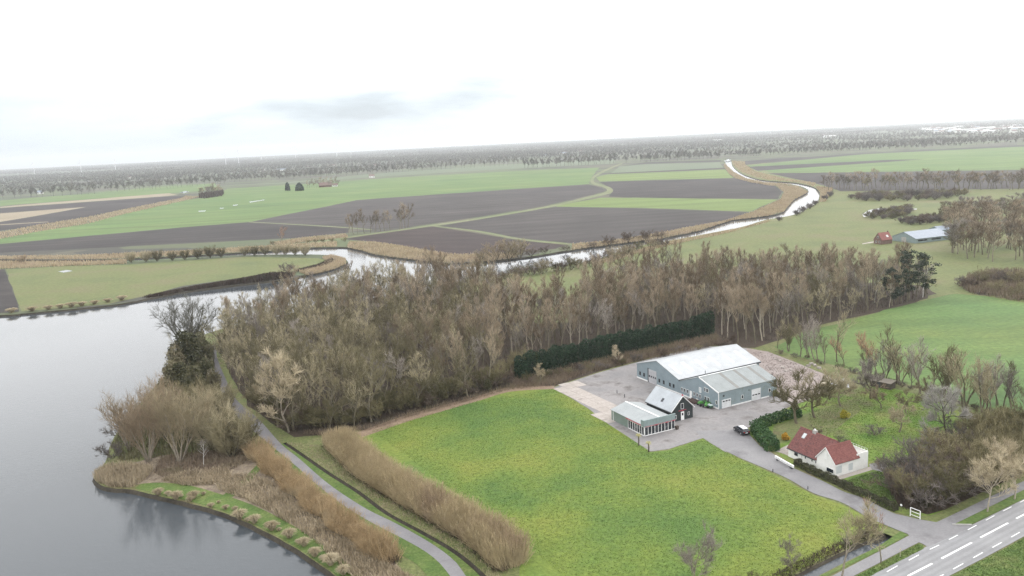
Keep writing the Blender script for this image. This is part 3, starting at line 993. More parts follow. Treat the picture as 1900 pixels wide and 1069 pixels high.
ribbon('farm_track', [(1152, 303), (1122, 315), (1100, 328), (1097, 340), (1118, 347), (1126, 352), (1122, 357), (1090, 365), (1030, 379.5), (900, 402.5), (760, 423), (680, 434), (600, 446), (520, 456)],
       [(1157, 303), (1130, 315), (1106, 328), (1103, 338), (1128, 346), (1137, 352), (1132, 359), (1095, 368), (1032, 382.5), (900, 405.5), (760, 426), (680, 437), (600, 449), (520, 459)], 0.034, 'track', n=80)
ribbon('farm_track', [(802, 420), (880, 430), (964, 445.5), (1060, 455)], [(806, 418.8), (890, 428.5), (970, 443), (1062, 452)], 0.036, 'track')
ribbon('farm_track', [(0, 416.5), (90, 411.2)], [(0, 418), (90, 412.2)], 0.036, 'stubble')
ribbon('farm_lane', [(1600, 452), (1622, 448), (1640, 446)], [(1600, 453.4), (1622, 450), (1640, 448.5)], 0.036, 'slab')
ribbon('farm_lane', [(1800, 413), (1850, 411), (1900, 414), (2000, 420)], [(1800, 415), (1850, 413), (1900, 416.4), (2000, 423)], 0.036, 'slab')
# small sheets of standing water
for k_, P in enumerate(([(1600, 398), (1612, 390), (1635, 386), (1650, 387), (1640, 394), (1615, 400), (1603, 403)], [(1690, 388), (1702, 387), (1700, 389), (1691, 390)],
                        [(1808, 543), (1830, 541), (1870, 543), (1864, 548), (1815, 547)], [(108, 504), (125, 501), (135, 503), (118, 506)], [(1342, 299), (1352, 295), (1357, 297.5), (1350, 300)],
                        [(333, 357), (345, 354.5), (352, 356), (340, 359)], [(368, 391.5), (382, 390.5), (380, 392.5), (369, 393)], [(408, 386), (416, 385.5), (414, 387), (408, 387.3)],
                        [(432, 380.6), (442, 379.4), (440, 381.2), (432, 382)], [(462, 374.5), (490, 370.5), (492, 371.2), (464, 376)])):
    sheet('puddle', P, 0.045, 'water')

# ------------------------------------------------------------------ plants


def seg_mesh(S, sides):
    """S: (n,8) p0 p1 r0 r1 -> open tapered tubes"""
    S = np.asarray(S, float)
    p0, p1, r0, r1 = S[:, :3], S[:, 3:6], S[:, 6], S[:, 7]
    d = p1 - p0
    d /= np.linalg.norm(d, axis=1)[:, None] + 1e-9
    ref = np.where(np.abs(d[:, 2:3]) < 0.9, [[0, 0, 1.0]], [[1.0, 0, 0]])
    a = np.cross(d, ref)
    a /= np.linalg.norm(a, axis=1)[:, None] + 1e-9
    b = np.cross(d, a)
    th = np.arange(sides) * 2 * PI / sides
    c, s = np.cos(th), np.sin(th)
    ring = a[:, None, :] * c[None, :, None] + b[:, None, :] * s[None, :, None]
    V = np.concatenate([p0[:, None] + ring * r0[:, None, None], p1[:, None] + ring * r1[:, None, None]], 1)
    n = len(S)
    base = (np.arange(n) * 2 * sides)[:, None, None]
    k = np.arange(sides)
    quad = np.stack([k, (k + 1) % sides, (k + 1) % sides + sides, k + sides], 1)[None]
    return V.reshape(-1, 3), (base + quad).reshape(-1, 4)


def leaf_mesh(C, size, rng, flatten=1.0):
    """one small bent-looking triangle pair per leaf clump"""
    C = np.asarray(C, float)
    n = len(C)
    a = rng.normal(size=(n, 3))
    a[:, 2] *= flatten
    a /= np.linalg.norm(a, axis=1)[:, None]
    b = np.cross(a, rng.normal(size=(n, 3)))
    b /= np.linalg.norm(b, axis=1)[:, None]
    sz = (size * rng.uniform(0.6, 1.4, n))[:, None]
    V = np.stack([C - a * sz, C + b * sz * 0.55, C + a * sz, C - b * sz * 0.55], 1)
    F = (np.arange(n) * 4)[:, None] + np.array([0, 1, 2, 3])
    return V.reshape(-1, 3), F


def join(*parts):
    Vs, Fs, o = [], [], 0
    for V, F in parts:
        Vs.append(V)
        Fs.append(F + o)
        o += len(V)
    return np.vstack(Vs), np.vstack(Fs)


def grow(seed, H, fork, nlimb, limb_len, limb_ang, nsub, sub_len, ntw, tw_len, r0, up=0.25, wander=0.12, levels=2, stems=1, stem_spread=0.0, tw_r=0.02, cone=0.0, lean=0.0):
    """a bare tree as two lists of tapered segments: trunk with limbs, and the finer crown"""
    R = random.Random(seed)
    trunk, crown = [], []

    def vec(az, ang):
        return Vector((math.sin(ang) * math.cos(az), math.sin(ang) * math.sin(az), math.cos(ang)))

    def perp_dir(d, ang):
        o = d.orthogonal().normalized()
        o.rotate(Matrix.Rotation(R.uniform(0, 2 * PI), 3, d))
        return (d * math.cos(ang) + o * math.sin(ang)).normalized()

    def run(p, d, L_, ra, rb, n, upf, store):
        pts = [(p.copy(), d.copy(), ra)]
        for i in range(n):
            d = (d + Vector((R.gauss(0, wander), R.gauss(0, wander), R.gauss(0, wander) + upf / n))).normalized()
            q = p + d * (L_ / n)
            r1 = ra + (rb - ra) * (i + 1) / n
            store.append((*p, *q, pts[-1][2], r1))
            p = q
            pts.append((p.copy(), d.copy(), r1))
        return pts

    def pick(pts, t):
        f = t * (len(pts) - 1)
        i = min(int(f), len(pts) - 2)
        a, b = pts[i], pts[i + 1]
        u = f - i
        return a[0].lerp(b[0], u), a[1].lerp(b[1], u), a[2] + (b[2] - a[2]) * u

    def twigs(pts, n, L_, t0=0.25):
        for _ in range(n):
            p, d, r = pick(pts, R.uniform(t0, 1.0))
            dd = perp_dir(d, R.uniform(0.3, 0.9))
            run(p, dd, L_ * R.uniform(0.5, 1.25), tw_r, tw_r * 0.35, 2, up, crown)

    def sub(pts, n, L_, lv, rr):
        for _ in range(n):
            t = R.uniform(0.25, 1.0)
            p, d, r = pick(pts, t)
            dd = perp_dir(d, R.uniform(0.45, 0.95))
            l2 = L_ * R.uniform(0.6, 1.2) * (1.1 - 0.5 * t)
            ps = run(p, dd, l2, max(r * 0.55, tw_r * 1.2), tw_r, 3, up, crown)
            if lv > 0:
                sub(ps, max(2, n - 1), l2 * 0.62, lv - 1, rr)
            twigs(ps, ntw, tw_len)
    for s in range(stems):
        az = 2 * PI * s / stems + R.uniform(-.4, .4)
        d = vec(az, stem_spread * R.uniform(0.5, 1.15)) if stems > 1 else vec(R.uniform(0, 6.28), lean)
        hh = H * (R.uniform(0.8, 1.0) if stems > 1 else 1.0)
        p0 = Vector((0.25 * math.cos(az), 0.25 * math.sin(az), -0.1)) if stems > 1 else Vector((0, 0, -0.1))
        pts = run(p0, d, hh * 0.92, r0, tw_r * 1.6, 9, up * 0.3, trunk)
        for k in range(nlimb):
            t = fork + (0.97 - fork) * (k + R.uniform(0, 0.9)) / nlimb
            p, dd, r = pick(pts, t)
            shape = (1 - cone) + cone * (1 - (t - fork) / (1 - fork)) * 1.3
            ang = limb_ang * R.uniform(0.8, 1.2)
            o = perp_dir(dd, ang)
            ll = limb_len * R.uniform(0.75, 1.15) * shape
            lp = run(p, o, ll, r * 0.62, tw_r * 1.5, 5, up, trunk if stems == 1 else crown)
            sub(lp, nsub, ll * sub_len, levels - 1, r)
            twigs(lp, ntw, tw_len, 0.5)
        twigs(pts, ntw * 2, tw_len, 0.75)
    return trunk, crown


PROTO_N = [0]


class Kind:
    """one kind of tree: its trunk and crown meshes, shared by every copy"""

    def __init__(s, seg, bark, twig, crown_sides=3, extra=None):
        t, c = seg
        tv, tf = seg_mesh(t, 6)
        s.trunk = mesh_np('trunk', tv, tf, True)
        s.trunk.materials.append(MT[bark])
        parts = [seg_mesh(c, crown_sides)]
        s.crown = mesh_np('crown', *join(*parts))
        s.crown.materials.append(MT[twig])
        s.extra = None
        if extra is not None:
            s.extra = mesh_np('foliage', *extra[0])
            s.extra.materials.append(MT[extra[1]])
        s.first = None

    def put(s, name, x, y, rz, sc, label, cat='tree', group=None, tilt=(0, 0), z=0.0):
        r = thing(name, label, cat, (x, y, z), rz, group, sc, tilt)
        a = link(bpy.data.objects.new('trunk', s.trunk), r)
        b = link(bpy.data.objects.new('crown', s.crown), r)
        if s.extra is not None:
            link(bpy.data.objects.new('foliage', s.extra), r)
        if s.first is None:
            s.first = (a, b)
        return r


def cloud_pts(rng, n, R_, H0, H1, lumps=9):
    """points on and inside an uneven crown made of overlapping lumps"""
    out = []
    for k in range(lumps):
        t = rng.uniform(0, 1)
        rr = R_ * rng.uniform(0.35, 0.6) * (1 - 0.5 * abs(t - 0.4))
        az = rng.uniform(0, 6.28)
        off = math.sqrt(rng.uniform(0, 1)) * (R_ - rr) * math.sqrt(max(.05, 1 - (1.7 * (t - .42)) ** 2))
        c = np.array([off * math.cos(az), off * math.sin(az), H0 + rr * 0.7 + (H1 - H0 - rr * 1.4) * t])
        d = rng.normal(size=(n // lumps, 3))
        d /= np.linalg.norm(d, axis=1)[:, None]
        out.append(c + d * rr * rng.uniform(0.55, 1.05, (len(d), 1)))
    return np.vstack(out)


R0 = np.random.default_rng(11)
rnd = random.Random(5)
OAKS = [Kind(grow(100 + i, H, 0.20, 11, H * .38, RAD(a), 4, .58, 3, 1.15, .27, up=u, tw_r=.032, levels=2), 'bark', 'twig_olive') for i, (H, a, u) in enumerate(((13, 48, .6), (14.5, 44, .65), (12, 54, .5), (15, 40, .65)))]
OAKB = [Kind(grow(130 + i, H, 0.34, 9, H * .34, RAD(a), 4, .58, 3, 1.1, .24, up=.75, tw_r=.032, levels=2), 'bark', 'twig_grey') for i, (H, a) in enumerate(((14, 40), (13, 45)))]
POPS = [Kind(grow(160 + i, H, 0.36, 13, H * .27, RAD(a), 4, .5, 3, 1.3, .23, up=.9, wander=.08, tw_r=.03, levels=2, cone=.35), 'bark_pale' if i % 2 else 'bark', 'twig_brown') for i, (H, a) in enumerate(((18, 36), (17, 32), (19, 40), (16, 38)))]
BIRCH = Kind(grow(190, 15, 0.3, 14, 3.6, RAD(38), 5, .5, 4, 1.2, .14, up=.1, wander=.1, tw_r=.022, levels=1, cone=.5), 'bark_white', 'twig_grey')
BIG = Kind(grow(203, 15.5, 0.3, 8, 4.6, RAD(30), 6, .55, 4, 1.5, .24, up=.2, wander=.06, tw_r=.032, levels=1, stems=9, stem_spread=.62), 'bark_dark', 'twig_far')
PALE = Kind(grow(205, 14, 0.2, 11, 6.0, RAD(45), 6, .55, 5, 1.3, .24, up=.4, tw_r=.036, levels=2), 'bark_pale', 'twig_pale')
STREET = [Kind(grow(210, 9, 0.25, 14, 4.0, RAD(50), 6, .5, 5, .9, .14, up=.4, tw_r=.022, levels=2), 'bark_pale', 'twig_pale'),
          Kind(grow(211, 14, 0.28, 14, 4.2, RAD(42), 5, .5, 4, 1.0, .15, up=.5, tw_r=.02, levels=2, cone=.4), 'bark_pale', 'twig_olive'),
          Kind(grow(212, 9.5, 0.42, 9, 2.3, RAD(30), 4, .5, 4, .8, .10, up=.5, tw_r=.016, levels=1, cone=.4), 'bark', 'twig_red'),
          Kind(grow(213, 8, 0.2, 13, 3.6, RAD(48), 5, .5, 5, .9, .12, up=.4, tw_r=.018, levels=2), 'bark', 'twig_grey')]
ROWT = [Kind(grow(220 + i, H, .22, 13, H * .31, RAD(34), 5, .5, 4, 1.0, .17, up=.7, tw_r=.024, levels=1, stems=st, stem_spread=.22), 'bark', tw_) for i, (H, st, tw_) in enumerate(((10, 1, 'twig_olive'), (9, 3, 'twig_olive'), (9, 1, 'twig_red'), (10, 2, 'twig_grey')))]
APPLE = [Kind(grow(240 + i, 5.2, .3, 9, 2.8, RAD(62), 5, .55, 5, .7, .17, up=.5, tw_r=.026, levels=2, wander=.2, lean=.2), 'bark', tw_) for i, tw_ in enumerate(('twig_olive', 'twig_grey', 'twig_brown'))]
WILLOW = [Kind(grow(260 + i, 12, .25, 9, 4.6, RAD(20), 4, .5, 5, 1.9, .17, up=.6, wander=.05, tw_r=.024, levels=1, stems=8, stem_spread=.42), 'bark_pale', 'twig_willow') for i in range(2)]
POLLARD = Kind(grow(270, 6.5, .04, 7, 2.8, RAD(16), 3, .5, 6, 1.3, .07, up=.25, wander=.06, tw_r=.026, levels=1, stems=15, stem_spread=.55), 'bark_dark', 'twig_olive')
SHRUB = [Kind(grow(280 + i, H, .15, 5, H * .42, RAD(32), 4, .55, 5, .7, .06, up=.3, wander=.14, tw_r=.026, levels=1, stems=8, stem_spread=sp), 'bark_dark', tw_) for i, (H, sp, tw_) in
         enumerate(((5.0, .6, 'shrub_olive'), (4.5, .7, 'shrub_brown'), (4.2, .75, 'shrub_grey'), (5.5, .5, 'twig_willow')))]
MID = [Kind(grow(330 + i, H, .3, 11, H * .3, RAD(40), 6, .5, 5, 1.7, .24, up=.6, wander=.09, tw_r=.05, levels=1, cone=.3), 'bark', tw_) for i, (H, tw_) in enumerate(((17, 'twig_brown'), (16, 'twig_grey'), (18, 'twig_brown'), (13, 'twig_olive')))]
MIDSHRUB = [Kind(grow(340 + i, H, .12, 5, H * .45, RAD(36), 4, .55, 5, 1.0, .07, up=.3, wander=.14, tw_r=.045, levels=1, stems=9, stem_spread=.7), 'bark_dark', tw_) for i, (H, tw_) in enumerate(((4.2, 'shrub_grey'), (3.8, 'shrub_brown'), (4.5, 'shrub_olive')))]
FARTREE = [Kind(grow(300 + i, H, .28, 12, H * .27, RAD(36), 5, .5, 5, 2.2, .26, up=.5, tw_r=.13, levels=1, cone=.3), 'twig_far', tw_) for i, (H, tw_) in enumerate(((20, 'twig_far'), (18, 'twig_far'), (15, 'twig_far')))]


def ivy_extra(seed, n, R_, H0, H1, size, lumps=10, mat='ivy'):
    rng = np.random.default_rng(seed)
    return (leaf_mesh(cloud_pts(rng, n, R_, H0, H1, lumps), size, rng), mat)


BLOSSOM = Kind(grow(250, 5.6, .25, 10, 3.4, RAD(62), 6, .55, 6, .8, .17, up=.4, tw_r=.026, levels=2, wander=.2, lean=.2), 'bark_dark', 'twig_white')
IVYTREE = [Kind(grow(320, 9, .2, 8, 2.6, RAD(45), 3, .5, 4, 1.0, .2, up=.4, tw_r=.025, levels=1), 'bark_dark', 'twig_olive', extra=ivy_extra(1, 2600, 3.6, .2, 8.6, .28, 18)),
           Kind(grow(321, 8, .2, 7, 2.2, RAD(45), 3, .5, 4, 1.0, .18, up=.4, tw_r=.025, levels=1), 'bark_dark', 'twig_olive', extra=ivy_extra(2, 2600, 3.4, .1, 7.6, .26, 18, 'olive_leaf'))]


def pine(seed, H):
    rng = np.random.default_rng(seed)
    R = random.Random(seed)
    t = []
    P = Vector((0, 0, -.1))
    for k in range(8):
        q = Vector((R.gauss(0, .08), R.gauss(0, .08), H * (k + 1) / 8))
        t.append((*P, *q, .24 * (1 - k / 8.5), .24 * (1 - (k + 1) / 8.5)))
        P = q
    c, pts = [], []
    for k in range(34):
        z = H * (0.22 + 0.77 * k / 34)
        L_ = (0.9 + 2.3 * math.sin(PI * min(1, (1 - k / 34) * .95 + .05)) ** .7) * R.uniform(.7, 1.1)
        az = R.uniform(0, 6.28)
        e = Vector((math.cos(az) * L_, math.sin(az) * L_, z + L_ * .15))
        c.append((0, 0, z, *e, .05, .02))
        for j in range(3):
            f = R.uniform(.5, 1.0)
            ctr = np.array([e[0] * f, e[1] * f, z + L_ * .15 * f])
            pts.append(ctr + rng.normal(0, 1, (24, 3)) * np.array([.45, .45, .22]))
    return Kind((t, c), 'bark', 'twig_brown', extra=(leaf_mesh(np.vstack(pts), .24, rng), 'pine_needle'))


PINE = [pine(1, 13.5), pine(2, 12.5)]

# ------------------------------------------------------------------ the wood
FOREST = catmull(ats([(412, 662), (434, 706), (458, 745), (500, 782), (545, 803), (640, 796), (690, 787), (760, 766), (880, 734), (940, 714), (952, 690), (1100, 650), (1240, 622), (1330, 612),
                      (1340, 632), (1400, 640), (1450, 624), (1520, 600), (1600, 582), (1700, 558), (1722, 542), (1660, 532), (1560, 528), (1450, 525), (1300, 525), (1180, 535), (1110, 558), (1075, 595),
                      (1010, 600), (965, 580), (900, 545), (800, 544), (700, 556), (600, 573), (500, 593), (424, 614)]), 2, closed=True)
pts = poisson(FOREST, 4.4, np.random.default_rng(7))
# keep the deepest row clear of the shore and leave the small glade
order = np.argsort(np.hypot(pts[:, 0], pts[:, 1] + 20))
pts = pts[order]
rf = random.Random(21)
N_SINGLE = 290
EDX, EDY = [412, 458, 545, 640, 690, 760, 880, 940, 1100, 1240, 1340, 1400, 1520, 1600, 1700], [662, 745, 803, 796, 787, 766, 734, 714, 650, 622, 632, 640, 600, 582, 558]
stuff = []


def px_of(x, y):
    q = Vector((x, y, -HCAM))
    Z = q.dot(FWD)
    return 950 + FPX * q.dot(RGT) / Z, 534.5 - FPX * q.dot(UPV) / Z


for k, (x, y) in enumerate(pts):
    u, v = px_of(x, y)
    f = (u - 820) / 260 + rf.gauss(0, .45)
    if f < 0.0:
        kind, nm = rf.choice(OAKS), 'oak'
        if rf.random() < .12:
            kind, nm = rf.choice(OAKB), 'grey'
    elif f < 0.7:
        kind, nm = rf.choice(OAKS + OAKB + POPS), 'mix'
    else:
        kind, nm = rf.choice(POPS), 'poplar'
        if rf.random() < .15:
            kind, nm = rf.choice(OAKB), 'grey'
    sc = rf.uniform(.72, 1.08)
    if u > 1250:
        sc *= .95
    if u < 480:
        sc *= .85
    rz = rf.uniform(0, 6.28)
    if k < N_SINGLE:
        hue = 'olive' if kind in OAKS else ('grey' if kind in OAKB else 'brown')
        place = 'beside the cycle path' if u < 560 else ('behind the tan hedge' if u < 700 else ('behind the big grass field' if u < 960 else ('behind the dark conifer hedge' if u < 1345 else 'beside the green pasture')))
        edge = 'front' if min(abs(v - np.interp(u, EDX, EDY)), 99) < 22 else 'inner'
        lab = '%s bare tree in %s rows of the wood %s' % (hue, edge, place)
        gr = '%s trees in the %s rows of the wood %s' % (hue, edge, place)
        nme = 'woodland_tree' if kind not in POPS else 'poplar_tree'
        kind.put(nme, x, y, rz, sc, lab, 'tree', gr, (rf.gauss(0, .03), rf.gauss(0, .03)))
    else:
        stuff.append((x, y, rz, sc, kind))


def gn_scatter(name, items, kinds, kindtag='stuff', wide=1.0):
    """one object: the rest of a wood, tree meshes instanced on points"""
    V = np.array([(a[0], a[1], 0.0) for a in items], np.float32)
    me = bpy.data.meshes.new(name)
    me.vertices.add(len(V))
    me.vertices.foreach_set('co', V.ravel())
    a = me.attributes.new('rz', 'FLOAT', 'POINT')
    a.data.foreach_set('value', np.array([i[2] for i in items], np.float32))
    a = me.attributes.new('sc', 'FLOAT', 'POINT')
    a.data.foreach_set('value', np.array([i[3] for i in items], np.float32))
    a = me.attributes.new('pick', 'INT', 'POINT')
    a.data.foreach_set('value', np.array([kinds.index(i[4]) for i in items], np.int32))
    o = obj(name, me, None)
    ng = bpy.data.node_groups.new(name, 'GeometryNodeTree')
    ng.interface.new_socket('Geometry', in_out='INPUT', socket_type='NodeSocketGeometry')
    ng.interface.new_socket('Geometry', in_out='OUTPUT', socket_type='NodeSocketGeometry')
    N = ng.nodes.new
    L = ng.links.new
    gi, go = N('NodeGroupInput'), N('NodeGroupOutput')
    jo = N('GeometryNodeJoinGeometry')
    for kd in kinds:
        j2 = N('GeometryNodeJoinGeometry')
        for src in kd.first:
            oi = N('GeometryNodeObjectInfo')
            oi.inputs['Object'].default_value = src
            oi.inputs['As Instance'].default_value = True
            L(oi.outputs['Geometry'], j2.inputs[0])
        gi2 = N('GeometryNodeGeometryToInstance')
        L(j2.outputs[0], gi2.inputs[0])
        L(gi2.outputs[0], jo.inputs[0])
    ip = N('GeometryNodeInstanceOnPoints')
    L(gi.outputs[0], ip.inputs['Points'])
    L(jo.outputs[0], ip.inputs['Instance'])
    ip.inputs['Pick Instance'].default_value = True

    def attr(nm, t):
        n_ = N('GeometryNodeInputNamedAttribute')
        n_.data_type = t
        n_.inputs['Name'].default_value = nm
        return n_.outputs[0]
    L(attr('pick', 'INT'), ip.inputs['Instance Index'])
    cx = N('ShaderNodeCombineXYZ')
    L(attr('rz', 'FLOAT'), cx.inputs[2])
    L(cx.outputs[0], ip.inputs['Rotation'])
    sc_a = attr('sc', 'FLOAT')
    wm = N('ShaderNodeMath')
    wm.operation = 'MULTIPLY'
    wm.inputs[1].default_value = wide
    L(sc_a, wm.inputs[0])
    cs_ = N('ShaderNodeCombineXYZ')
    L(wm.outputs[0], cs_.inputs[0])
    L(wm.outputs[0], cs_.inputs[1])
    L(sc_a, cs_.inputs[2])
    L(cs_.outputs[0], ip.inputs['Scale'])
    L(ip.outputs[0], go.inputs[0])
    md = o.modifiers.new('scatter', 'NODES')
    md.node_group = ng
    tag(o, kind=kindtag)
    return o


kinds_used = []
for it in stuff:
    if it[4] not in kinds_used and it[4].first is not None:
        kinds_used.append(it[4])
stuff = [(a, b, c, d, e if e in kinds_used else kinds_used[0]) for a, b, c, d, e in stuff]
print('forest', len(pts), 'stuff', len(stuff))
if stuff:
    tag(gn_scatter('woodland_trees', stuff, kinds_used), 'inner trees of the bare brown wood between the field and the river', 'woodland')

# ------------------------------------------------------------------ hedges, reeds, shrubs, grass


def twig_mass(line, half_w, h, n, rng, spread=0.5, r=0.018, lift=0.0, hvar=0.25, seglen=3):
    """upright rods over a strip, fanning outward: a clipped or coppiced row"""
    Lc = resample(line, 400)
    T = np.gradient(Lc, axis=0)
    T /= np.linalg.norm(T, axis=1)[:, None]
    Nn = np.stack([-T[:, 1], T[:, 0]], 1)
    i = rng.integers(0, 400, n)
    a = rng.uniform(-1, 1, n)
    hw = half_w[i] if hasattr(half_w, '__len__') else half_w
    hh = h[i] if hasattr(h, '__len__') else h
    base = Lc[i] + Nn[i] * (a * hw * 0.6)[:, None] + rng.normal(0, .12, (n, 2))
    L_ = hh * rng.uniform(1 - hvar * 2, 1.05, n) * (1 - .22 * a * a)
    out = a * hw * spread + rng.normal(0, .22, n)
    along = rng.normal(0, .35, n)
    tip = np.column_stack([base + Nn[i] * out[:, None] + T[i] * along[:, None], L_])
    p0 = np.column_stack([base, np.full(n, lift)])
    mid = (p0 + tip) / 2
    mid[:, :2] += rng.normal(0, .12, (n, 2)) + Nn[i] * (out * .1)[:, None]
    segs = [np.column_stack([p0, mid, np.full(n, r * 1.2), np.full(n, r)]), np.column_stack([mid, tip, np.full(n, r), np.full(n, r * .35)])]
    # side twigs
    for k in range(seglen):
        t = rng.uniform(.15, .95, n)[:, None]
        q0 = np.where(t < .5, p0 + (mid - p0) * t * 2, mid + (tip - mid) * (t * 2 - 1))
        dv = rng.normal(0, 1, (n, 3)) * .33 + np.array([0, 0, .35])
        segs.append(np.column_stack([q0, q0 + dv, np.full(n, r * .7), np.full(n, r * .3)]))
    return seg_mesh(np.vstack(segs), 3)


def blades(P, h, w, rng, lean=0.25, hv=0.3, quad=False):
    """upright tapering blades at P (n,2)"""
    n = len(P)
    hh = h * rng.uniform(1 - hv, 1 + hv * .5, n)
    az = rng.uniform(0, 2 * PI, n)
    le = np.abs(rng.normal(0, lean, n)) * hh
    a2 = rng.uniform(0, 2 * PI, n)
    dx = np.stack([np.cos(az), np.sin(az)], 1) * w * .5
    tip = P + np.stack([np.cos(a2), np.sin(a2)], 1) * le[:, None]
    z0 = np.zeros(n)
    V = np.stack([np.column_stack([P - dx, z0]), np.column_stack([P + dx, z0]), np.column_stack([tip + dx * .5, hh]), np.column_stack([tip - dx * .5, hh])], 1)
    F = (np.arange(n) * 4)[:, None] + np.arange(4)
    return V.reshape(-1, 3), F


RG = np.random.default_rng(77)
# --- the tall brown hedge beside the field
hl = resample(HEDGE, 400)
hh = 4.5 + np.interp(np.arange(400), [0, 300, 400], [0, .3, 1.2]) + .3 * np.sin(np.arange(400) * .11) + .25 * np.sin(np.arange(400) * .31) + np.interp(np.arange(400), [0, 25, 60], [-.6, .5, 0])
hw = np.interp(np.arange(400), [0, 30, 400], [2.6, 3.5, 3.4])
me = mesh_np('hedge', *twig_mass(HEDGE, hw, hh, 18000, RG, spread=.62, r=.026, seglen=3, hvar=.32))
tag(obj('hedge', me, MT['twig_hedge']), 'long bare tan hedge running between the cycle path and the grass field', 'hedge')
# --- the orange osier row on the lake side of the path
OSIER = catmull(ats([(474, 842), (520, 884), (570, 928), (630, 975), (690, 1018), (730, 1044)]), 6)
ow = 2.0 + .45 * np.sin(np.arange(400) * .09)
oh = 3.7 + .5 * np.sin(np.arange(400) * .07 + 1) + .4 * np.sin(np.arange(400) * .19)
me = mesh_np('osier_row', *twig_mass(OSIER, ow, oh, 9500, RG, spread=.8, r=.024, seglen=2, hvar=.35))
tag(obj('osier_row', me, MT['twig_osier']), 'dense row of orange osier stems between the cycle path and the dry reeds', 'willow row')
# --- pale reeds in front of it, and the clump on the tip of the point
RB = ats([(400, 892), (470, 880), (515, 905), (580, 960), (650, 1010), (720, 1050), (790, 1090), (800, 1150), (700, 1110), (640, 1060), (570, 995), (500, 950), (450, 925), (405, 910)])
P = scatter(RB, 15000, RG)
keep = RG.random(len(P)) < (.35 + .65 * (np.sin(P[:, 0] * .6) * np.sin(P[:, 1] * .45 + 1) > -.15))
tag(obj('reed_bed', mesh_np('reed_bed', *blades(P[keep], 1.0, .11, RG, .55)), MT['reed_pale']), kind='stuff')
P = scatter(ats([(178, 893), (176, 880), (200, 868), (250, 866), (285, 872), (270, 890), (245, 905), (205, 905)]), 5200, RG)
tag(obj('reed_bed', mesh_np('reed_bed', *blades(P, 1.35, .10, RG, .3, .5)), MT['reed_pale']), kind='stuff')
P = scatter(ats([(285, 880), (300, 850), (380, 838), (460, 820), (470, 850), (420, 880), (330, 895)]), 5200, RG)
tag(obj('reed_bed', mesh_np('reed_bed', *blades(P, .8, .12, RG, .7)), MT['brush']), kind='stuff')
P = scatter(ats([(300, 892), (340, 880), (420, 870), (430, 885), (400, 900), (340, 902)]), 2600, RG)
tag(obj('reed_bed', mesh_np('reed_bed', *blades(P, .9, .12, RG, .6)), MT['reed_pale']), kind='stuff')

# --- tussocks along the shore
rng = np.random.default_rng(4)
TUS = []
for k in range(3):
    n_ = 420
    a = rng.uniform(0, 6.28, n_)
    r_ = rng.uniform(0, .22, n_)
    p0 = np.column_stack([np.cos(a) * r_, np.sin(a) * r_, np.zeros(n_)])
    s_ = rng.uniform(.25, .95, n_)
    L_ = rng.uniform(.8, 1.25, n_)
    mid = p0 + np.column_stack([np.cos(a) * s_ * .45, np.sin(a) * s_ * .45, L_ * .72])
    tip = p0 + np.column_stack([np.cos(a) * s_, np.sin(a) * s_, L_ * (1.05 - s_ * .45)])
    me = mesh_np('tussock', *seg_mesh(np.vstack([np.column_stack([p0, mid, np.full(n_, .016), np.full(n_, .016)]), np.column_stack([mid, tip, np.full(n_, .016), np.full(n_, .006)])]), 3))
    me.materials.append(MT['tussock'])
    TUS.append(me)


def tussock(px, py, sc, label, group, zs=1.0):
    o = link(bpy.data.objects.new('grass_tussock', TUS[rnd.randrange(3)]))
    p = at(px, py)
    o.location = (*p, .03)
    o.rotation_euler = (0, 0, rnd.uniform(0, 6.28))
    o.scale = (sc, sc, sc * zs)
    tag(o, label, 'tussock', group)


z3_ = lambda x, y: (x / 2.492, 640 + y / 2.492)
for x, y, s_ in ((730, 690, 1), (815, 708, 1.15), (870, 728, .9), (905, 712, 1.1), (965, 748, 1), (1040, 765, 1.1), (1115, 797, 1.2), (1185, 818, 1.2), (1255, 850, 1.1), (1340, 885, 1.6), (1405, 935, 1.1), (1460, 980, 1.1),
                 (1525, 1022, 1.2), (1590, 1062, 1.2), (940, 700, .8), (1000, 735, .5), (1150, 815, .55), (1230, 835, .6), (1300, 862, .5), (1370, 915, .7), (1440, 955, .55), (1095, 770, .5), (850, 700, .5), (780, 700, .6), (1500, 1000, .6)):
    tussock(*z3_(x + rnd.uniform(-12, 12), y + rnd.uniform(-5, 8)), s_ * rnd.uniform(.75, 1.45), 'pale tussock of dry grass on the green lake shore below the cycle path', 'tussocks along the near shore')
for x, y in ((60, 577.5), (90, 574.5), (112, 572), (133, 570), (152, 567.5), (176, 564.5), (200, 561), (226, 557), (22, 580)):
    tussock(x, y, rnd.uniform(2.2, 3.2), 'pale tussock of dry grass on the far bank of the lake below the flat meadow', 'tussocks along the far bank', .7)

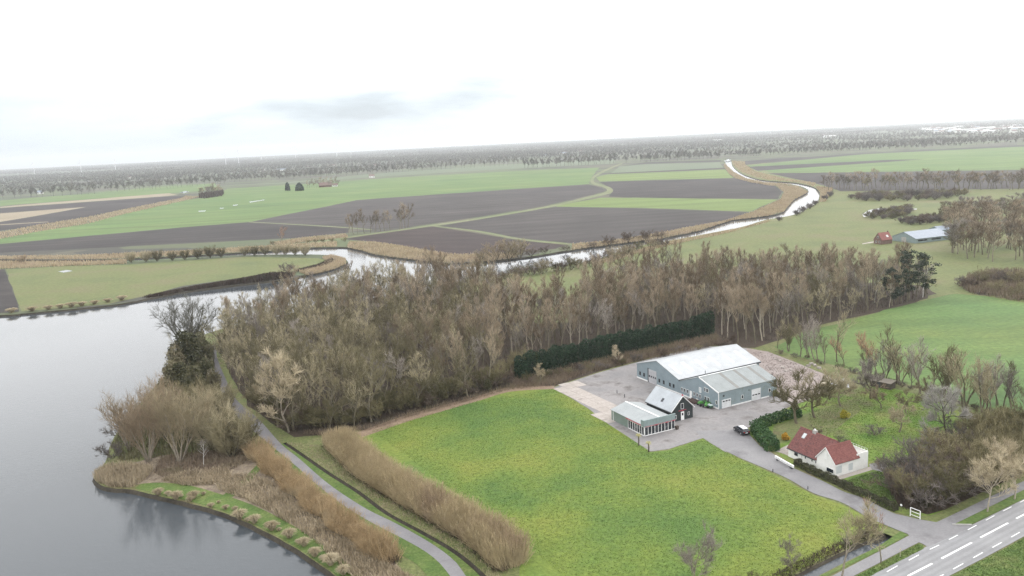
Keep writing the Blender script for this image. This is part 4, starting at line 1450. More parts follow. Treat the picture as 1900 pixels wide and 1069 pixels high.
# --- reeds along the river, the side channel and the old meander
for nm, poly, n_, h_, w_, mt in (
        ('reed_bed', [(644, 459.5), (674, 466), (691, 471.5), (722, 476.5), (775, 483), (829, 488.5), (900, 485.5), (960, 479), (960, 471), (850, 474), (800, 468), (762, 460.5), (695, 450.5), (648, 450)], 7000, 1.4, .4, 'reed'),
        ('reed_bed', [(570, 511), (592, 506.5), (622, 499), (642, 490), (642, 482.5), (616, 475), (598, 479), (606, 486), (600, 493), (580, 500), (555, 505)], 3800, 1.5, .35, 'reed'),
        ('reed_bed', [(1060, 464), (1183, 448), (1218, 444.5), (1296, 429), (1358, 409), (1425, 401), (1454, 393), (1472, 372), (1499, 357), (1480, 346), (1440, 345), (1455, 357), (1448, 371), (1398, 394),
                      (1345, 411), (1290, 421), (1205, 437), (1130, 449), (1062, 454)], 10000, 1.3, .6, 'reed'),
        ('reed_bed', [(1345, 303), (1350, 309), (1362, 320), (1384, 331.5), (1417, 338.6), (1471, 343), (1430, 345), (1390, 338), (1365, 331), (1352, 322), (1343, 308)], 3000, 1.2, 1.0, 'reed'),
        ('reed_bed', [(1358, 299), (1362, 308), (1377, 320), (1402, 329), (1425, 334), (1482, 338.5), (1511, 346), (1515, 340), (1450, 331), (1400, 318), (1383, 306), (1382, 300)], 4000, 1.2, 1.0, 'reed'),
        ('reed_bed', [(1100, 485.5), (1237, 449.5), (1321, 434), (1377, 423), (1430, 408), (1425, 412), (1340, 435), (1240, 456), (1110, 492)], 2500, .9, .5, 'reed'),
        ('reed_bed', [(1521, 375), (1523, 358), (1514, 348), (1545, 352), (1540, 362), (1532, 374)], 1500, 2.2, .7, 'reed'),
        ('reed_bed', [(-150, 481), (60, 481.5), (190, 481), (370, 473), (450, 468), (505, 465), (570, 459.5), (625, 458), (625, 449), (505, 457), (337, 467), (135, 475.5), (-150, 478)], 8000, 1.3, .5, 'reed'),
        ('reed_bed', [(-80, 487), (60, 487.5), (190, 487), (236, 483), (236, 490), (120, 494), (40, 498), (-80, 500)], 4000, 1.7, .5, 'reed'),
        ('reed_bed', [(-200, 460), (0, 432), (67, 419), (162, 403.5), (236, 388), (337, 368), (345, 364), (372, 365), (337, 374), (236, 396.5), (162, 416), (67, 431), (0, 444.5), (-200, 474)], 7000, 1.4, .7, 'reed'),
        ('reed_bed', [(500, 453), (560, 443), (640, 436), (646, 441), (570, 449), (520, 455)], 1400, 1.6, .5, 'reed')):
    P = scatter(ats(poly), n_, RG)
    tag(obj(nm, mesh_np(nm, *blades(P, h_, w_, RG, .18)), MT[mt]), kind='stuff')
P = scatter(ats([(330, 650), (398, 642), (398, 690), (412, 735), (440, 775), (470, 815), (455, 835), (400, 842), (300, 848), (225, 858), (205, 830), (255, 762), (300, 712)]), 14000, RG)
tag(obj('undergrowth', mesh_np('undergrowth', *blades(P, 1.3, .12, RG, .5)), MT['olive_leaf']), kind='stuff')
# thin line of sedge in front of the wood and along the forest edge
P = scatter(ats([(560, 806), (690, 795), (760, 770), (880, 738), (945, 720), (960, 700), (1330, 622), (1340, 640), (1100, 690), (1028, 716), (945, 724), (880, 742), (760, 775), (690, 798), (600, 812)]), 11000, RG)
tag(obj('undergrowth', mesh_np('undergrowth', *blades(P, 1.3, .07, RG, .45)), MT['brush']), kind='stuff')
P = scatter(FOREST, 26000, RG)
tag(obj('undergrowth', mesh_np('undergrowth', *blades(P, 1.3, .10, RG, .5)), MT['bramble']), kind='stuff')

# --- turf: tufts that give the near grass its nap
for nm, poly, n_, h_, w_, mt in (
        ('grass', [(690, 800), (880, 745), (1028, 722), (1090, 760), (1132, 791), (1207, 841), (1240, 838), (1304, 816), (1427, 879), (1509, 921), (1600, 959), (1640, 975), (1585, 1006), (1535, 1030), (1485, 1056), (1435, 1084), (1360, 1110), (1100, 1110), (900, 955)], 60000, .08, .16, 'field_grass'),
        ('grass', [(1500, 745), (1560, 724), (1640, 718), (1720, 740), (1760, 800), (1690, 860), (1640, 880), (1590, 840), (1500, 790)], 13000, .09, .18, 'lawn'),
        ('grass', [(1555, 898), (1600, 882), (1632, 874), (1660, 905), (1662, 942), (1610, 921)], 3000, .12, .22, 'verge')):
    P = scatter(ats(poly), n_, RG)
    V, F = blades(P, h_, w_, RG, 1.3, .5)
    V[:, 2] += .03
    tag(obj(nm, mesh_np(nm, V, F), MT[mt]), kind='stuff')
P = np.vstack([scatter(ats([(1620, 1067), (1690, 1031), (1714, 1019), (1704, 1010), (1650, 1038), (1560, 1086), (1500, 1128), (1530, 1113)]), 1500, RG),
               scatter(ats([(1768, 1069), (1834, 1035), (1904, 997), (1960, 1040), (1900, 1100), (1720, 1100)]), 5000, RG)])
V, F = blades(P, .1, .14, RG, 1.4, .5)
V[:, 2] += .08
tag(obj('grass', mesh_np('grass', V, F), MT['verge']), kind='stuff')
P = scatter(np.vstack([offset(dl, -side * DITCH_W), resample(HEDGE_BASE, 60)[::-1]]), 3500, RG)
V, F = blades(P, .3, .08, RG, .9, .5)
tag(obj('rough_tufts', mesh_np('rough_tufts', V, F), MT['reed_pale']), kind='stuff')

# --- conifer hedge behind the yard
cl = resample(catmull(ats([(962, 704), (1040, 684), (1130, 662), (1230, 640), (1318, 621)]), 5), 300)
pts_ = []
T = np.gradient(cl, axis=0)
T /= np.linalg.norm(T, axis=1)[:, None]
for k in range(46):
    i = int(k / 45 * 299)
    H_ = 6.6 + RG.normal(0, .5) + (1.0 if k > 42 else 0)
    r_ = 1.35 + RG.normal(0, .12)
    c = cl[i] + RG.normal(0, .2, 2)
    t_ = RG.uniform(0, 1, 800)
    a = RG.uniform(0, 6.28, 800)
    rr = r_ * np.where(t_ < .75, 1.0, np.sqrt(np.clip(1 - ((t_ - .75) / .25) ** 2, 0, 1)) * .95 + .05) * RG.uniform(.72, 1.1, 800)
    pts_.append(np.column_stack([c[0] + np.cos(a) * rr, c[1] + np.sin(a) * rr, t_ * H_]))
tag(obj('conifer_hedge', mesh_np('conifer_hedge', *leaf_mesh(np.vstack(pts_), .26, RG)), MT['conifer']), 'tall dark green conifer hedge behind the concrete yard', 'hedge')


def leafy_hedge(name, line, hw, h, n, size, mat, label, top_round=.2):
    L_ = resample(line, 200)
    T = np.gradient(L_, axis=0)
    T /= np.linalg.norm(T, axis=1)[:, None]
    Nn = np.stack([-T[:, 1], T[:, 0]], 1)
    i = RG.integers(0, 200, n)
    wb = 1 + .12 * np.sin(i * .4) + .1 * np.sin(i * .17 + 2)
    topw = RG.random(n) < .4
    a = np.where(topw, RG.uniform(-1, 1, n), np.sign(RG.uniform(-1, 1, n)) * RG.uniform(.8, 1.05, n))
    z = np.where(topw, h * RG.uniform(.9, 1.05, n), h * RG.uniform(0, 1, n)) * (1 - top_round * np.abs(a) ** 3) * wb
    C = np.column_stack([L_[i] + Nn[i] * (a * hw * wb)[:, None] + T[i] * RG.normal(0, .15, n)[:, None], z])
    # close the two ends
    ne = n // 8
    e = RG.integers(0, 2, ne) * 199
    ae = RG.uniform(-1, 1, ne)
    C = np.vstack([C, np.column_stack([L_[e] + Nn[e] * (ae * hw)[:, None], RG.uniform(0, h, ne) * (1 - top_round * np.abs(ae) ** 3)])])
    return tag(obj(name, mesh_np(name, *leaf_mesh(C, size, RG)), MT[mat]), label, 'hedge')


leafy_hedge('laurel_hedge', ats([(1404, 800), (1414, 815), (1428, 830), (1434, 838)]), 1.35, 2.2, 4200, .19, 'laurel', 'rounded bright green laurel hedge beside the parked black car')
leafy_hedge('laurel_hedge', ats([(1407, 796), (1428, 786), (1455, 778), (1482, 772)]), 1.0, 1.9, 3400, .19, 'laurel', 'dark green laurel hedge running back from the car toward the old tree')
leafy_hedge('clipped_hedge', catmull(ats([(1478, 863), (1510, 879), (1550, 897), (1600, 921), (1662, 948)]), 4), .62, 1.15, 8500, .12, 'box_hedge', 'low dark clipped hedge along the driveway in front of the white house', .05)

# --- dark stems and litter at the foot of the rows
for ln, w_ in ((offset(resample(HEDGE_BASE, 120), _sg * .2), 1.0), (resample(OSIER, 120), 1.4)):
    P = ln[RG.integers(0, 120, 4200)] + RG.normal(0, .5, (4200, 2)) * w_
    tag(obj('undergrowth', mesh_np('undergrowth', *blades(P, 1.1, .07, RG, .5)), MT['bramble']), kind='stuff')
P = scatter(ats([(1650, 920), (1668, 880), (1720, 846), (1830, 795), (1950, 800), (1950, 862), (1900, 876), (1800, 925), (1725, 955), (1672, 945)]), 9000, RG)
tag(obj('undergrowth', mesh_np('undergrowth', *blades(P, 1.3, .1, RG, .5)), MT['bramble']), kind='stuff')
# --- single trees and shrubs
k_ = lambda x, y: at(x, y)
BIG.put('bare_tree', *k_(352, 650), 2.4, 1.25, 'large bare round-headed tree standing alone against the lake at the end of the cycle path')
for (x, y, s_, i, lab) in ((350, 694, 1.55, 0, 'dark ivy-covered tree on the lake side where the cycle path enters the wood'), (378, 672, 1.25, 1, 'olive-green leafy tree next to the dark ivy-covered one by the path bend'),
                           (338, 724, .95, 0, 'low dark ivy-covered tree at the shore above the willows'), (386, 706, .9, 1, 'short olive bushy tree at the left edge of the cycle path'),
                           (417, 660, .9, 0, 'dark ivy-covered tree on the right where the cycle path vanishes'),
                           (330, 702, 1.3, 1, 'olive leafy tree at the water edge beside the dark ivy-covered one'), (366, 650, 1.1, 1, 'olive leafy tree at the foot of the large bare round-headed tree'), (398, 724, .8, 1, 'low olive leafy bush at the bend of the cycle path'),
                           (322, 722, 1.1, 1, 'olive leafy tree leaning over the lake above the willows'), (306, 748, .9, 1, 'low olive leafy bush on the shore right above the willows'),
                           (362, 735, 1.0, 0, 'dark ivy-covered tree between the lake and the bend of the cycle path')):
    IVYTREE[i].put('ivy_tree', *k_(x, y), rnd.uniform(0, 6), s_, lab)
PALE.put('pale_tree', *k_(536, 802), 1.2, 1.12, 'pale leaning bare tree in front of the wood beside the cycle path', tilt=(0, -.12))
PALE.put('pale_tree', *k_(500, 770), 3.0, .62, 'smaller pale bare tree behind the leaning one at the wood edge')
for x, y, s_, i in ((905, 712, .55, 0), (868, 728, .5, 0), (905, 726, .4, 0), (740, 762, .5, 1), (650, 786, .5, 1), (700, 776, .4, 0), (590, 792, .5, 1), (820, 742, .45, 1), (770, 752, .38, 0), (1020, 700, .3, 1), (470, 740, .5, 1), (520, 778, .45, 0)):
    IVYTREE[i].put('evergreen_shrub', *k_(x, y), rnd.uniform(0, 6), s_, 'dark evergreen shrub under the front trees of the bare wood', 'shrub', 'evergreen shrubs at the foot of the wood')
BIRCH.put('birch_tree', *k_(1622, 562), 0, 1.0, 'slender white-stemmed birch among the trees left of the pines')
BIRCH.put('birch_tree', *k_(1712, 552), 1, .95, 'white-stemmed birch standing right against the pine group')
BIRCH.put('birch_tree', *k_(860, 560), 2, .9, 'pale birch showing above the brown crowns in the middle of the wood')
PINE[0].put('pine_tree', *k_(1686, 556), 0, 1.35, 'tallest dark green pine at the right end of the wood')
PINE[1].put('pine_tree', *k_(1716, 550), 1, 1.3, 'dark pine with open crown on the far right of the pine group')
PINE[1].put('pine_tree', *k_(1655, 568), 2, 1.1, 'lower dark pine on the left of the pine group')
PINE[0].put('pine_tree', *k_(1672, 562), 3, .95, 'smallest pine in front of the pine group at the wood edge')
# willows of the point
for (x, y, s_, i, lab) in ((276, 856, 1.12, 0, 'multi-stemmed willow with pale green stems fanning out near the tip of the point'), (334, 858, 1.15, 1, 'spreading multi-stemmed willow with forked tan trunk beside the dry reeds'),
                           (240, 836, .95, 1, 'willow leaning over the lake on the left side of the point'), (305, 815, 1.0, 0, 'tan willow standing behind the two fanning ones on the point')):
    WILLOW[i].put('willow_tree', *k_(x, y), rnd.uniform(0, 6), s_, lab)
for (x, y, s_, lab) in ((430, 850, 1.3, 'pollard willow with a short dark trunk nearest the orange osiers'), (402, 838, 1.4, 'pollard willow left of the dark-trunked one by the path'), (372, 812, 1.5, 'brown pollard willow in the middle of the point'),
                        (408, 790, 1.3, 'pollard willow close to the bend of the cycle path'), (455, 836, 1.0, 'small pollard willow at the edge of the cycle path')):
    POLLARD.put('pollard_willow', *k_(x, y), rnd.uniform(0, 6), s_, lab)
BIRCH.put('young_tree', *k_(378, 866), 0, .5, 'thin young tree standing in the reeds between the willows')
for (x, y, s_, i, lab) in ((341, 770, 1.2, 0, 'olive bare shrub above the willows on the point'), (300, 765, 1.1, 3, 'tan bare shrub at the lake edge above the willows'), (210, 850, .9, 2, 'grey twiggy bush hanging over the water at the tip of the point'),
                           (222, 812, .9, 2, 'grey twiggy bush over the water left of the willows'), (365, 745, 1.2, 0, 'olive bush below the ivy-covered trees'), (395, 740, .9, 0, 'olive bush between the ivy-covered trees and the bend of the cycle path'), (378, 765, 1.0, 1, 'brown bush on the point below the olive ones'), (405, 762, .8, 0, 'olive bush at the left edge of the cycle path bend'), (330, 745, 1.1, 0, 'olive bush on the lake shore below the ivy-covered trees'), (350, 800, .9, 1, 'brown bush behind the willows of the point'), (262, 800, 1.2, 3, 'tan bush behind the willows on the lake side')):
    if s_:
        SHRUB[i].put('bare_shrub', *k_(x, y), rnd.uniform(0, 6), s_, lab, 'shrub')
# brush in front of the conifer hedge
for k in range(26):
    t = (k + rnd.random()) / 26
    x, y = 965 + 400 * t, 716 - 84 * t + rnd.uniform(-6, 3)
    SHRUB[rnd.choice((0, 1, 2, 1))].put('bare_shrub', *k_(x, y), rnd.uniform(0, 6), rnd.uniform(.32, .6), 'bare brown shrub in the brush in front of the dark conifer hedge', 'shrub', 'bare shrubs below the conifer hedge')
for k, (x, y) in enumerate(((1145, 676), (1002, 712))):
    PALE.put('bare_tree', *k_(x, y), rnd.uniform(0, 6), .33, 'small whitish bare tree against the dark conifer hedge', 'tree', 'small pale trees in front of the conifer hedge')
for k in range(44):
    u = 470 + 560 * (k + rnd.random()) / 44
    v = np.interp(u, EDX, EDY) - rnd.uniform(2, 14)
    SHRUB[0 if rnd.random() < .75 else 1].put('bare_shrub', *k_(u, v), rnd.uniform(0, 6), rnd.uniform(.75, 1.35), 'twiggy undershrub at the front of the wood above the grass field', 'shrub', 'undershrubs along the front of the wood')
# row along the pasture
ROWL = [(1443, 646, .62, 0), (1463, 652, .7, 1), (1485, 662, .85, 0), (1500, 664, .7, 3), (1514, 669, .95, 3), (1530, 672, .75, 0), (1553, 672, 1.0, 0), (1566, 680, .7, 2), (1599, 692, .55, 0), (1616, 696, .95, 2), (1626, 698, .85, 2),
        (1643, 708, .8, 3), (1663, 712, 1.05, 0), (1670, 714, .9, 1), (1690, 722, .6, 0), (1707, 730, 1.0, 3), (1728, 735, .75, 0), (1755, 744, 1.1, 1), (1762, 744, .9, 0), (1790, 756, 1.1, 1), (1823, 766, 1.0, 1), (1834, 768, .8, 3), (1850, 752, .85, 3),
        (1862, 756, .8, 0), (1880, 762, .8, 3), (1902, 776, .9, 0), (1930, 786, .9, 1)]
for x, y, s_, i in ROWL:
    ROWT[i].put('row_tree', *k_(x, y), rnd.uniform(0, 6), s_ * 1.25, ('bare reddish-brown tree in the row between the orchard and the green pasture' if i == 2 else 'bare multi-stemmed tree in the row between the orchard and the green pasture' if i == 1 else
                'bare olive-brown tree in the row between the orchard and the green pasture'), 'tree', ('reddish trees' if i == 2 else 'forked trees' if i == 1 else 'olive trees') + ' of the pasture row')
for k in range(22):
    t = (k + rnd.random()) / 22
    x, y = 1440 + 450 * t, 652 + 125 * t + rnd.uniform(-3, 5)
    SHRUB[rnd.choice((1, 2, 0))].put('bare_shrub', *k_(x, y), rnd.uniform(0, 6), rnd.uniform(.22, .42), 'low dark bramble under the row of trees along the pasture', 'shrub', 'brambles under the pasture row')
# orchard
for (x, y, s_, i, lab) in ((1560, 754, 1.6, 0, 'orchard tree with forked trunk in front of the silver heap'), (1615, 740, 1.5, 1, 'orchard tree with leaning trunk in front of the dark shed'), (1635, 758, .9, 2, 'pinkish-brown round orchard tree on the lawn'),
                           (1682, 767, .95, 0, 'slanting orchard tree in the middle of the lawn'), (1668, 802, 1.15, 0, 'upright orchard tree nearest the white house on the lawn'), (1754, 812, .0, 1, 'wide grey orchard tree at the edge of the thicket'),
                           (1478, 786, 2.1, 0, 'gnarled old tree with twisted limbs behind the laurel hedge'), (1512, 776, 1.75, 0, 'bushy old fruit tree beside the gnarled one'), (1722, 742, .9, 2, 'small bushy tree at the top of the orchard'),
                           (1600, 716, .9, 1, 'grey bush-like tree overhanging the shed'), (1540, 742, .8, 2, 'bare fruit tree beside the rubble yard')):
    if s_:
        APPLE[i].put('orchard_tree', *k_(x, y), rnd.uniform(0, 6), s_, lab)
BLOSSOM.put('orchard_tree', *k_(1754, 812), 1.0, 1.5, 'wide tree with whitish twigs at the edge of the thicket')
for (x, y, s_, i, lab) in ((1624, 808, .55, 2, 'grey rounded shrub alone on the orchard lawn'), (1512, 812, .5, 1, 'brown bush behind the red roof of the white house'), (1560, 828, .5, 2, 'twiggy bush at the back corner of the white house'),
                           (1636, 866, .5, 1, 'brown bush beside the white flat-roofed annex')):
    SHRUB[i].put('bare_shrub', *k_(x, y), rnd.uniform(0, 6), s_, lab, 'shrub')


def leafy_shrub(name, px, py, R_, H_, mat, label, n=1500, size=.13, seed=0):
    rng = np.random.default_rng(seed + 50)
    C = cloud_pts(rng, n, R_, .05, H_, 10)
    C[:, 2] = np.abs(C[:, 2])
    o = obj(name, mesh_np(name, *leaf_mesh(C, size, rng)), MT[mat])
    o.location = (*at(px, py), 0)
    return tag(o, label, 'shrub')


leafy_shrub('flowering_shrub', 1569, 777, 1.5, 2.0, 'forsythia', 'yellow flowering shrub on the orchard lawn')
leafy_shrub('flowering_shrub', 1458, 816, 1.1, 1.5, 'forsythia_orange', 'orange-yellow flowering shrub between the laurel hedge and the white house', seed=1)
leafy_shrub('evergreen_shrub', 1440, 735, 1.2, 1.8, 'lawn', 'yellow-green bush at the right-hand corner of the warehouse', seed=2)
# thicket at the road
ti = 0
for P_ in poisson(ats([(1652, 912), (1668, 880), (1720, 846), (1770, 822), (1830, 795), (1930, 800), (1950, 850), (1900, 872), (1800, 918), (1725, 948), (1680, 940)]), 2.7, np.random.default_rng(9)):
    u, v = px_of(*P_)
    i = 2 if u < 1720 and v < 905 else (0 if u > 1800 else rnd.choice((0, 1, 2)))
    nm = {0: 'olive', 1: 'brown', 2: 'grey', 3: 'tan'}[i]
    SHRUB[i].put('bare_shrub', *P_, rnd.uniform(0, 6), rnd.uniform(.9, 1.25), 'dense %s bare shrub in the thicket at the corner of the driveway and the road' % nm, 'shrub', '%s shrubs in the road thicket' % nm)
    ti += 1
# street trees
for (x, y, s_, i, rz, lab) in ((1832, 950, 1.0, 0, 0, 'pale round-headed street tree on the verge right of the junction'), (1882, 927, 1.0, 0, 2, 'pale round-headed street tree farther right along the road verge'), (1559, 1078, 1.0, 1, 0, 'tall slender pale-barked street tree beside the roadside path left of the junction'),
                           (1634, 1046, 1.0, 2, 1, 'thin young street tree with reddish twigs on the grass verge'), (1284, 1100, 1.0, 3, 0, 'bare olive tree standing in the grass field at the bottom of the picture'),
                           (1470, 1068, .55, 3, 2, 'small bare bush-like tree on the ditch bank in the corner of the field')):
    STREET[i].put('street_tree', *k_(x, y), rz, s_, lab)
for (x, y, s_, i, lab) in ((1395, 1098, .55, 0, 'tan bush at the field edge near the bottom of the picture'), (1620, 990, .42, 1, 'reddish-brown dead bush on the ditch end at the junction'), (1600, 1000, .35, 1, 'small dead bush left of the junction on the ditch bank'), (1575, 1012, .3, 2, 'grey bush on the roadside ditch bank')):
    SHRUB[i].put('bare_shrub', *k_(x, y), rnd.uniform(0, 6), s_, lab, 'shrub')
P = scatter(np.vstack([offset(DITCH2, DITCH2_W * (1 if offset(DITCH2, 1)[10][1] > DITCH2[10][1] else -1))[:30], offset(DITCH2, (DITCH2_W + 2.2) * (1 if offset(DITCH2, 1)[10][1] > DITCH2[10][1] else -1))[:30][::-1]]), 2600, RG)
tag(obj('ditch_bramble', mesh_np('ditch_bramble', *blades(P, .35, .1, RG, 1.2, .7)), MT['bramble']), kind='stuff')

# --- scrub on the far side and along the river
for k in range(34):
    t = (k + rnd.random()) / 34
    x = 905 + 330 * t
    y = np.interp(x, [905, 978, 1095, 1200, 1240], [521, 505, 489, 457, 450]) + rnd.uniform(1, 7)
    SHRUB[rnd.choice((0, 1, 3, 1))].put('bare_shrub', *k_(x, y), rnd.uniform(0, 6), rnd.uniform(.8, 1.3), 'bare tan shrub on the near bank of the river behind the wood', 'shrub', 'bare shrubs on the near river bank')
for x, y, s_, i in ((920, 486, 1.9, 3), (945, 484, 2.1, 3), (965, 480, 1.8, 3), (893, 487, 1.2, 3), (985, 476, 1.2, 1), (1010, 471, 1.0, 1), (1050, 466, .9, 1), (1100, 459, .9, 1), (1130, 455, 1.3, 1), (1165, 449, 1.5, 1), (1200, 446, 1.5, 1), (1225, 442, 1.2, 1)):
    SHRUB[i].put('bare_shrub', *k_(x, y), rnd.uniform(0, 6), s_, 'bare tan bush on the far bank of the river beside the ploughed field', 'shrub', 'bare bushes on the far river bank')
bl = resample(catmull(ats([(280, 551), (345, 539), (421, 528.5), (490, 520.5), (537, 514)]), 4), 200)
P = bl[RG.integers(0, 200, 9000)] + RG.normal(0, 1.3, (9000, 2))
hmul = 1.9 + np.interp(P[:, 0], [bl[0, 0], bl[120, 0], bl[170, 0], bl[199, 0]], [-.9, .3, 1.6, .6])
V, F = blades(P, 1.0, .3, RG, .5)
V[:, 2] *= np.repeat(hmul, 4)
tag(obj('bramble_hedge', mesh_np('bramble_hedge', V, F), MT['bramble']), 'dark bramble hedge along the lake bank of the flat meadow', 'hedge')
P = scatter(ats([(560, 505), (600, 497), (622, 487), (616, 482), (590, 494), (550, 504)]), 2500, RG)
tag(obj('bramble_patch', mesh_np('bramble_patch', *blades(P, 1.5, .3, RG, .4)), MT['bramble']), kind='stuff')
SHRUB[2].put('bare_shrub', *k_(535, 505), 1, 1.3, 'grey bush at the end of the dark bramble hedge on the lake bank', 'shrub')
for x, y in ((243, 487), (271, 486), (292, 485), (320, 483.5), (343, 482), (367, 480), (390, 478.5), (410, 477.5), (454, 474.5), (472, 474), (492, 473.5), (513, 473), (530, 472.5), (548, 473.5), (566, 474.5)):
    POLLARD.put('pollard_willow', *k_(x, y), rnd.uniform(0, 6), rnd.uniform(.75, 1.0), 'small pollard willow in the row beside the narrow side channel', 'tree', 'pollard willows along the side channel')
SHRUB[3].put('bare_shrub', *k_(42, 490), 1, 1.1, 'tan bush alone beside the side channel on the far left', 'shrub')
ROWT[2].put('bare_tree', *k_(521, 453), 1, 1.35, 'single brown tree at the lower edge of the ploughed field')
SHRUB[0].put('bare_shrub', *k_(505, 455), 1, .6, 'dark bush at the foot of the single brown tree by the ploughed field', 'shrub')
for x in (572, 585, 600, 617, 640):
    SHRUB[0].put('bare_shrub', *k_(x, 452 - (x - 572) * .05), rnd.uniform(0, 6), .6, 'low dark bush on the reed bank below the ploughed fields', 'shrub', 'low bushes on the reed bank')
for k, (x, y) in enumerate(((648, 437), (656, 435), (664, 434), (676, 433), (688, 431.5), (696, 430.5), (706, 429.5), (714, 428.5), (724, 427.5), (742, 426), (746, 424.5), (752, 423), (757, 422))):
    MID[k % 3].put('poplar_tree', *k_(x, y), rnd.uniform(0, 6), rnd.uniform(.85, 1.05) * (1.0 if k < 9 else 1.15), 'bare poplar in the clump between the ploughed fields', 'tree', 'poplars between the ploughed fields', (rnd.gauss(0, .06), .1))
for k, (x, y) in enumerate(((372, 366), (385, 364), (396, 363), (405, 361), (412, 360), (378, 364), (390, 362.5), (400, 361.5), (395, 361), (384, 362))):
    MID[(3, 1, 3, 0, 3)[k % 5]].put('bare_tree', *k_(x, y), rnd.uniform(0, 6), (1.5, 1.5, rnd.uniform(.9, 1.1)), 'dark bare tree in the rounded clump at the corner of the green field', 'tree', 'trees of the clump at the field corner')
P = scatter(ats([(368, 367), (375, 364), (405, 360), (416, 359), (412, 364), (378, 369)]), 600, RG)
tag(obj('undergrowth', mesh_np('undergrowth', *blades(P, 7, 1.0, RG, .3)), MT['bramble']), kind='stuff')
# right hand meadow: scrub islands, farm trees
for poly, sp_, s0, lab, gr in (([(1608, 402), (1625, 396), (1690, 386), (1686, 398), (1660, 407), (1620, 407)], 5.2, .8, 'grey bush in the scrub island beside the bright pond', 'bushes of the scrub island beside the pond'),
                               ([(1575, 369), (1640, 362), (1800, 360), (1760, 369), (1690, 374), (1600, 373)], 8.0, 1.15, 'dark bush in the long thicket at the far side of the meadow', 'bushes of the long thicket on the meadow'),
                               ([(1664, 414), (1700, 408), (1760, 402), (1750, 414), (1690, 418)], 5.5, .9, 'brown bush in the scrub behind the far barn', 'bushes of the scrub behind the far barn')):
    for q in poisson(ats(poly), sp_, np.random.default_rng(int(sp_ * 10))):
        MIDSHRUB[rnd.randrange(3)].put('bare_shrub', *q, rnd.uniform(0, 6), s0 * rnd.uniform(.7, 1.25), lab, 'shrub', gr)
for nm, poly, n_, h_, w_, mt in (('scrub', [(1780, 532), (1795, 515), (1840, 505), (1900, 505), (1960, 520), (1960, 565), (1880, 558), (1800, 545)], 4500, 2.2, .25, 'brush'),):
    P = scatter(ats(poly), n_, RG)
    tag(obj(nm, mesh_np(nm, *blades(P, h_, w_, RG, .35)), MT[mt]), kind='stuff')
for x, y, s_, i in ((1800, 536, 1.1, 1), (1822, 528, 1.2, 0), (1845, 524, 1.3, 1), (1868, 526, 1.3, 2), (1890, 530, 1.3, 0), (1850, 545, 1.0, 0), (1895, 552, 1.0, 0), (1788, 528, .9, 2), (1915, 545, 1.1, 0)):
    SHRUB[i].put('bare_shrub', *k_(x, y), rnd.uniform(0, 6), s_, 'grey-brown bush round the small pond beyond the bright pasture', 'shrub', 'bushes round the small pond')
for k in range(46):
    x, y = rnd.uniform(1765, 1960), rnd.uniform(440, 482)
    y = 440 + (y - 440) * 1.0 + (x - 1765) * .06
    MID[k % 4].put('bare_tree', *k_(x, y), rnd.uniform(0, 6), (1.2, 1.2, rnd.uniform(.75, 1.0)), 'bare brown tree in the copse beside the far barn', 'tree', 'trees of the copse beside the far barn')
for k in range(62):
    x = rnd.uniform(1745, 1960)
    y = 432 - (x - 1745) * .09 + rnd.uniform(-8, 8) - (20 if k % 2 else 0)
    MID[k % 4].put('bare_tree', *k_(x, y), rnd.uniform(0, 6), (1.25, 1.25, rnd.uniform(.7, .95)), 'bare brown tree in the wood behind the far barn', 'tree', 'trees of the wood behind the far barn')
for k in range(60):
    x = 1526 + 420 * (k + rnd.random()) / 60
    y = np.interp(x, [1526, 1600, 1950], [357, 354, 352]) - rnd.uniform(0, 6)
    sw = rnd.uniform(.8, 1.05)
    MID[k % 4].put('bare_tree', *k_(x, y), rnd.uniform(0, 6), (sw * 1.5, sw * 1.5, sw), 'grey-brown bare tree in the belt along the dark field beyond the meadow', 'tree', 'trees of the belt beyond the meadow')
for x, y, s_ in ((1478, 400, .9), (1490, 394, 1.0), (1503, 388, 1.0), (1513, 381, .9), (1445, 410, .7), (1530, 372, 1.0), (1540, 365, 1.1)):
    MIDSHRUB[0].put('bare_shrub', *k_(x, y), rnd.uniform(0, 6), s_, 'grey bush along the right bank of the bright river bend', 'shrub', 'bushes along the river bend')

# ------------------------------------------------------------------ buildings
MT['clad_blue'] = ribbed('clad_blue', (0.22, 0.272, 0.30), .35, rough=.55, axis='Y', amt=.08, bump=.015, patch=((.13, .16, .12), .5, .62, .8))
MT['clad_blue_x'] = ribbed('clad_blue_x', (0.22, 0.272, 0.29), .35, rough=.55, axis='X', amt=.08, bump=.015, patch=((.13, .16, .11), .45, .55, .75))
MT['clad_green'] = ribbed('clad_green', (0.16, 0.205, 0.18), .35, rough=.55, axis='Y', amt=.08, bump=.015)
MT['clad_fascia'] = ribbed('clad_fascia', (0.21, 0.265, 0.265), .4, rough=.5, axis='X', amt=.06, bump=.012)
MT['roof_white'] = ribbed('roof_white', (0.345, 0.36, 0.375), .33, rough=.4, axis='X', amt=.05, bump=.02)
MT['roof_grey'] = ribbed('roof_grey', (0.205, 0.225, 0.227), .33, rough=.5, axis='X', amt=.06, bump=.02)
MT['roof_pale'] = ribbed('roof_pale', (0.265, 0.285, 0.29), .33, rough=.45, axis='Y', amt=.05, bump=.02)
MT['roof_barn'] = ribbed('roof_barn', (0.345, 0.37, 0.395), .33, rough=.4, axis='Y', amt=.05, bump=.02)
MT['skylight'] = flat('skylight', (.52, .535, .53), rough=.3)
MT['skylight_brown'] = flat('skylight_brown', (.15, .147, .138), rough=.5)
MT['board_black'] = ribbed('board_black', (0.028, 0.036, 0.036), .2, rough=.7, axis='Z', amt=.25, bump=.02)
MT['white'] = flat('white', (.74, .74, .73), rough=.5, var=.05)
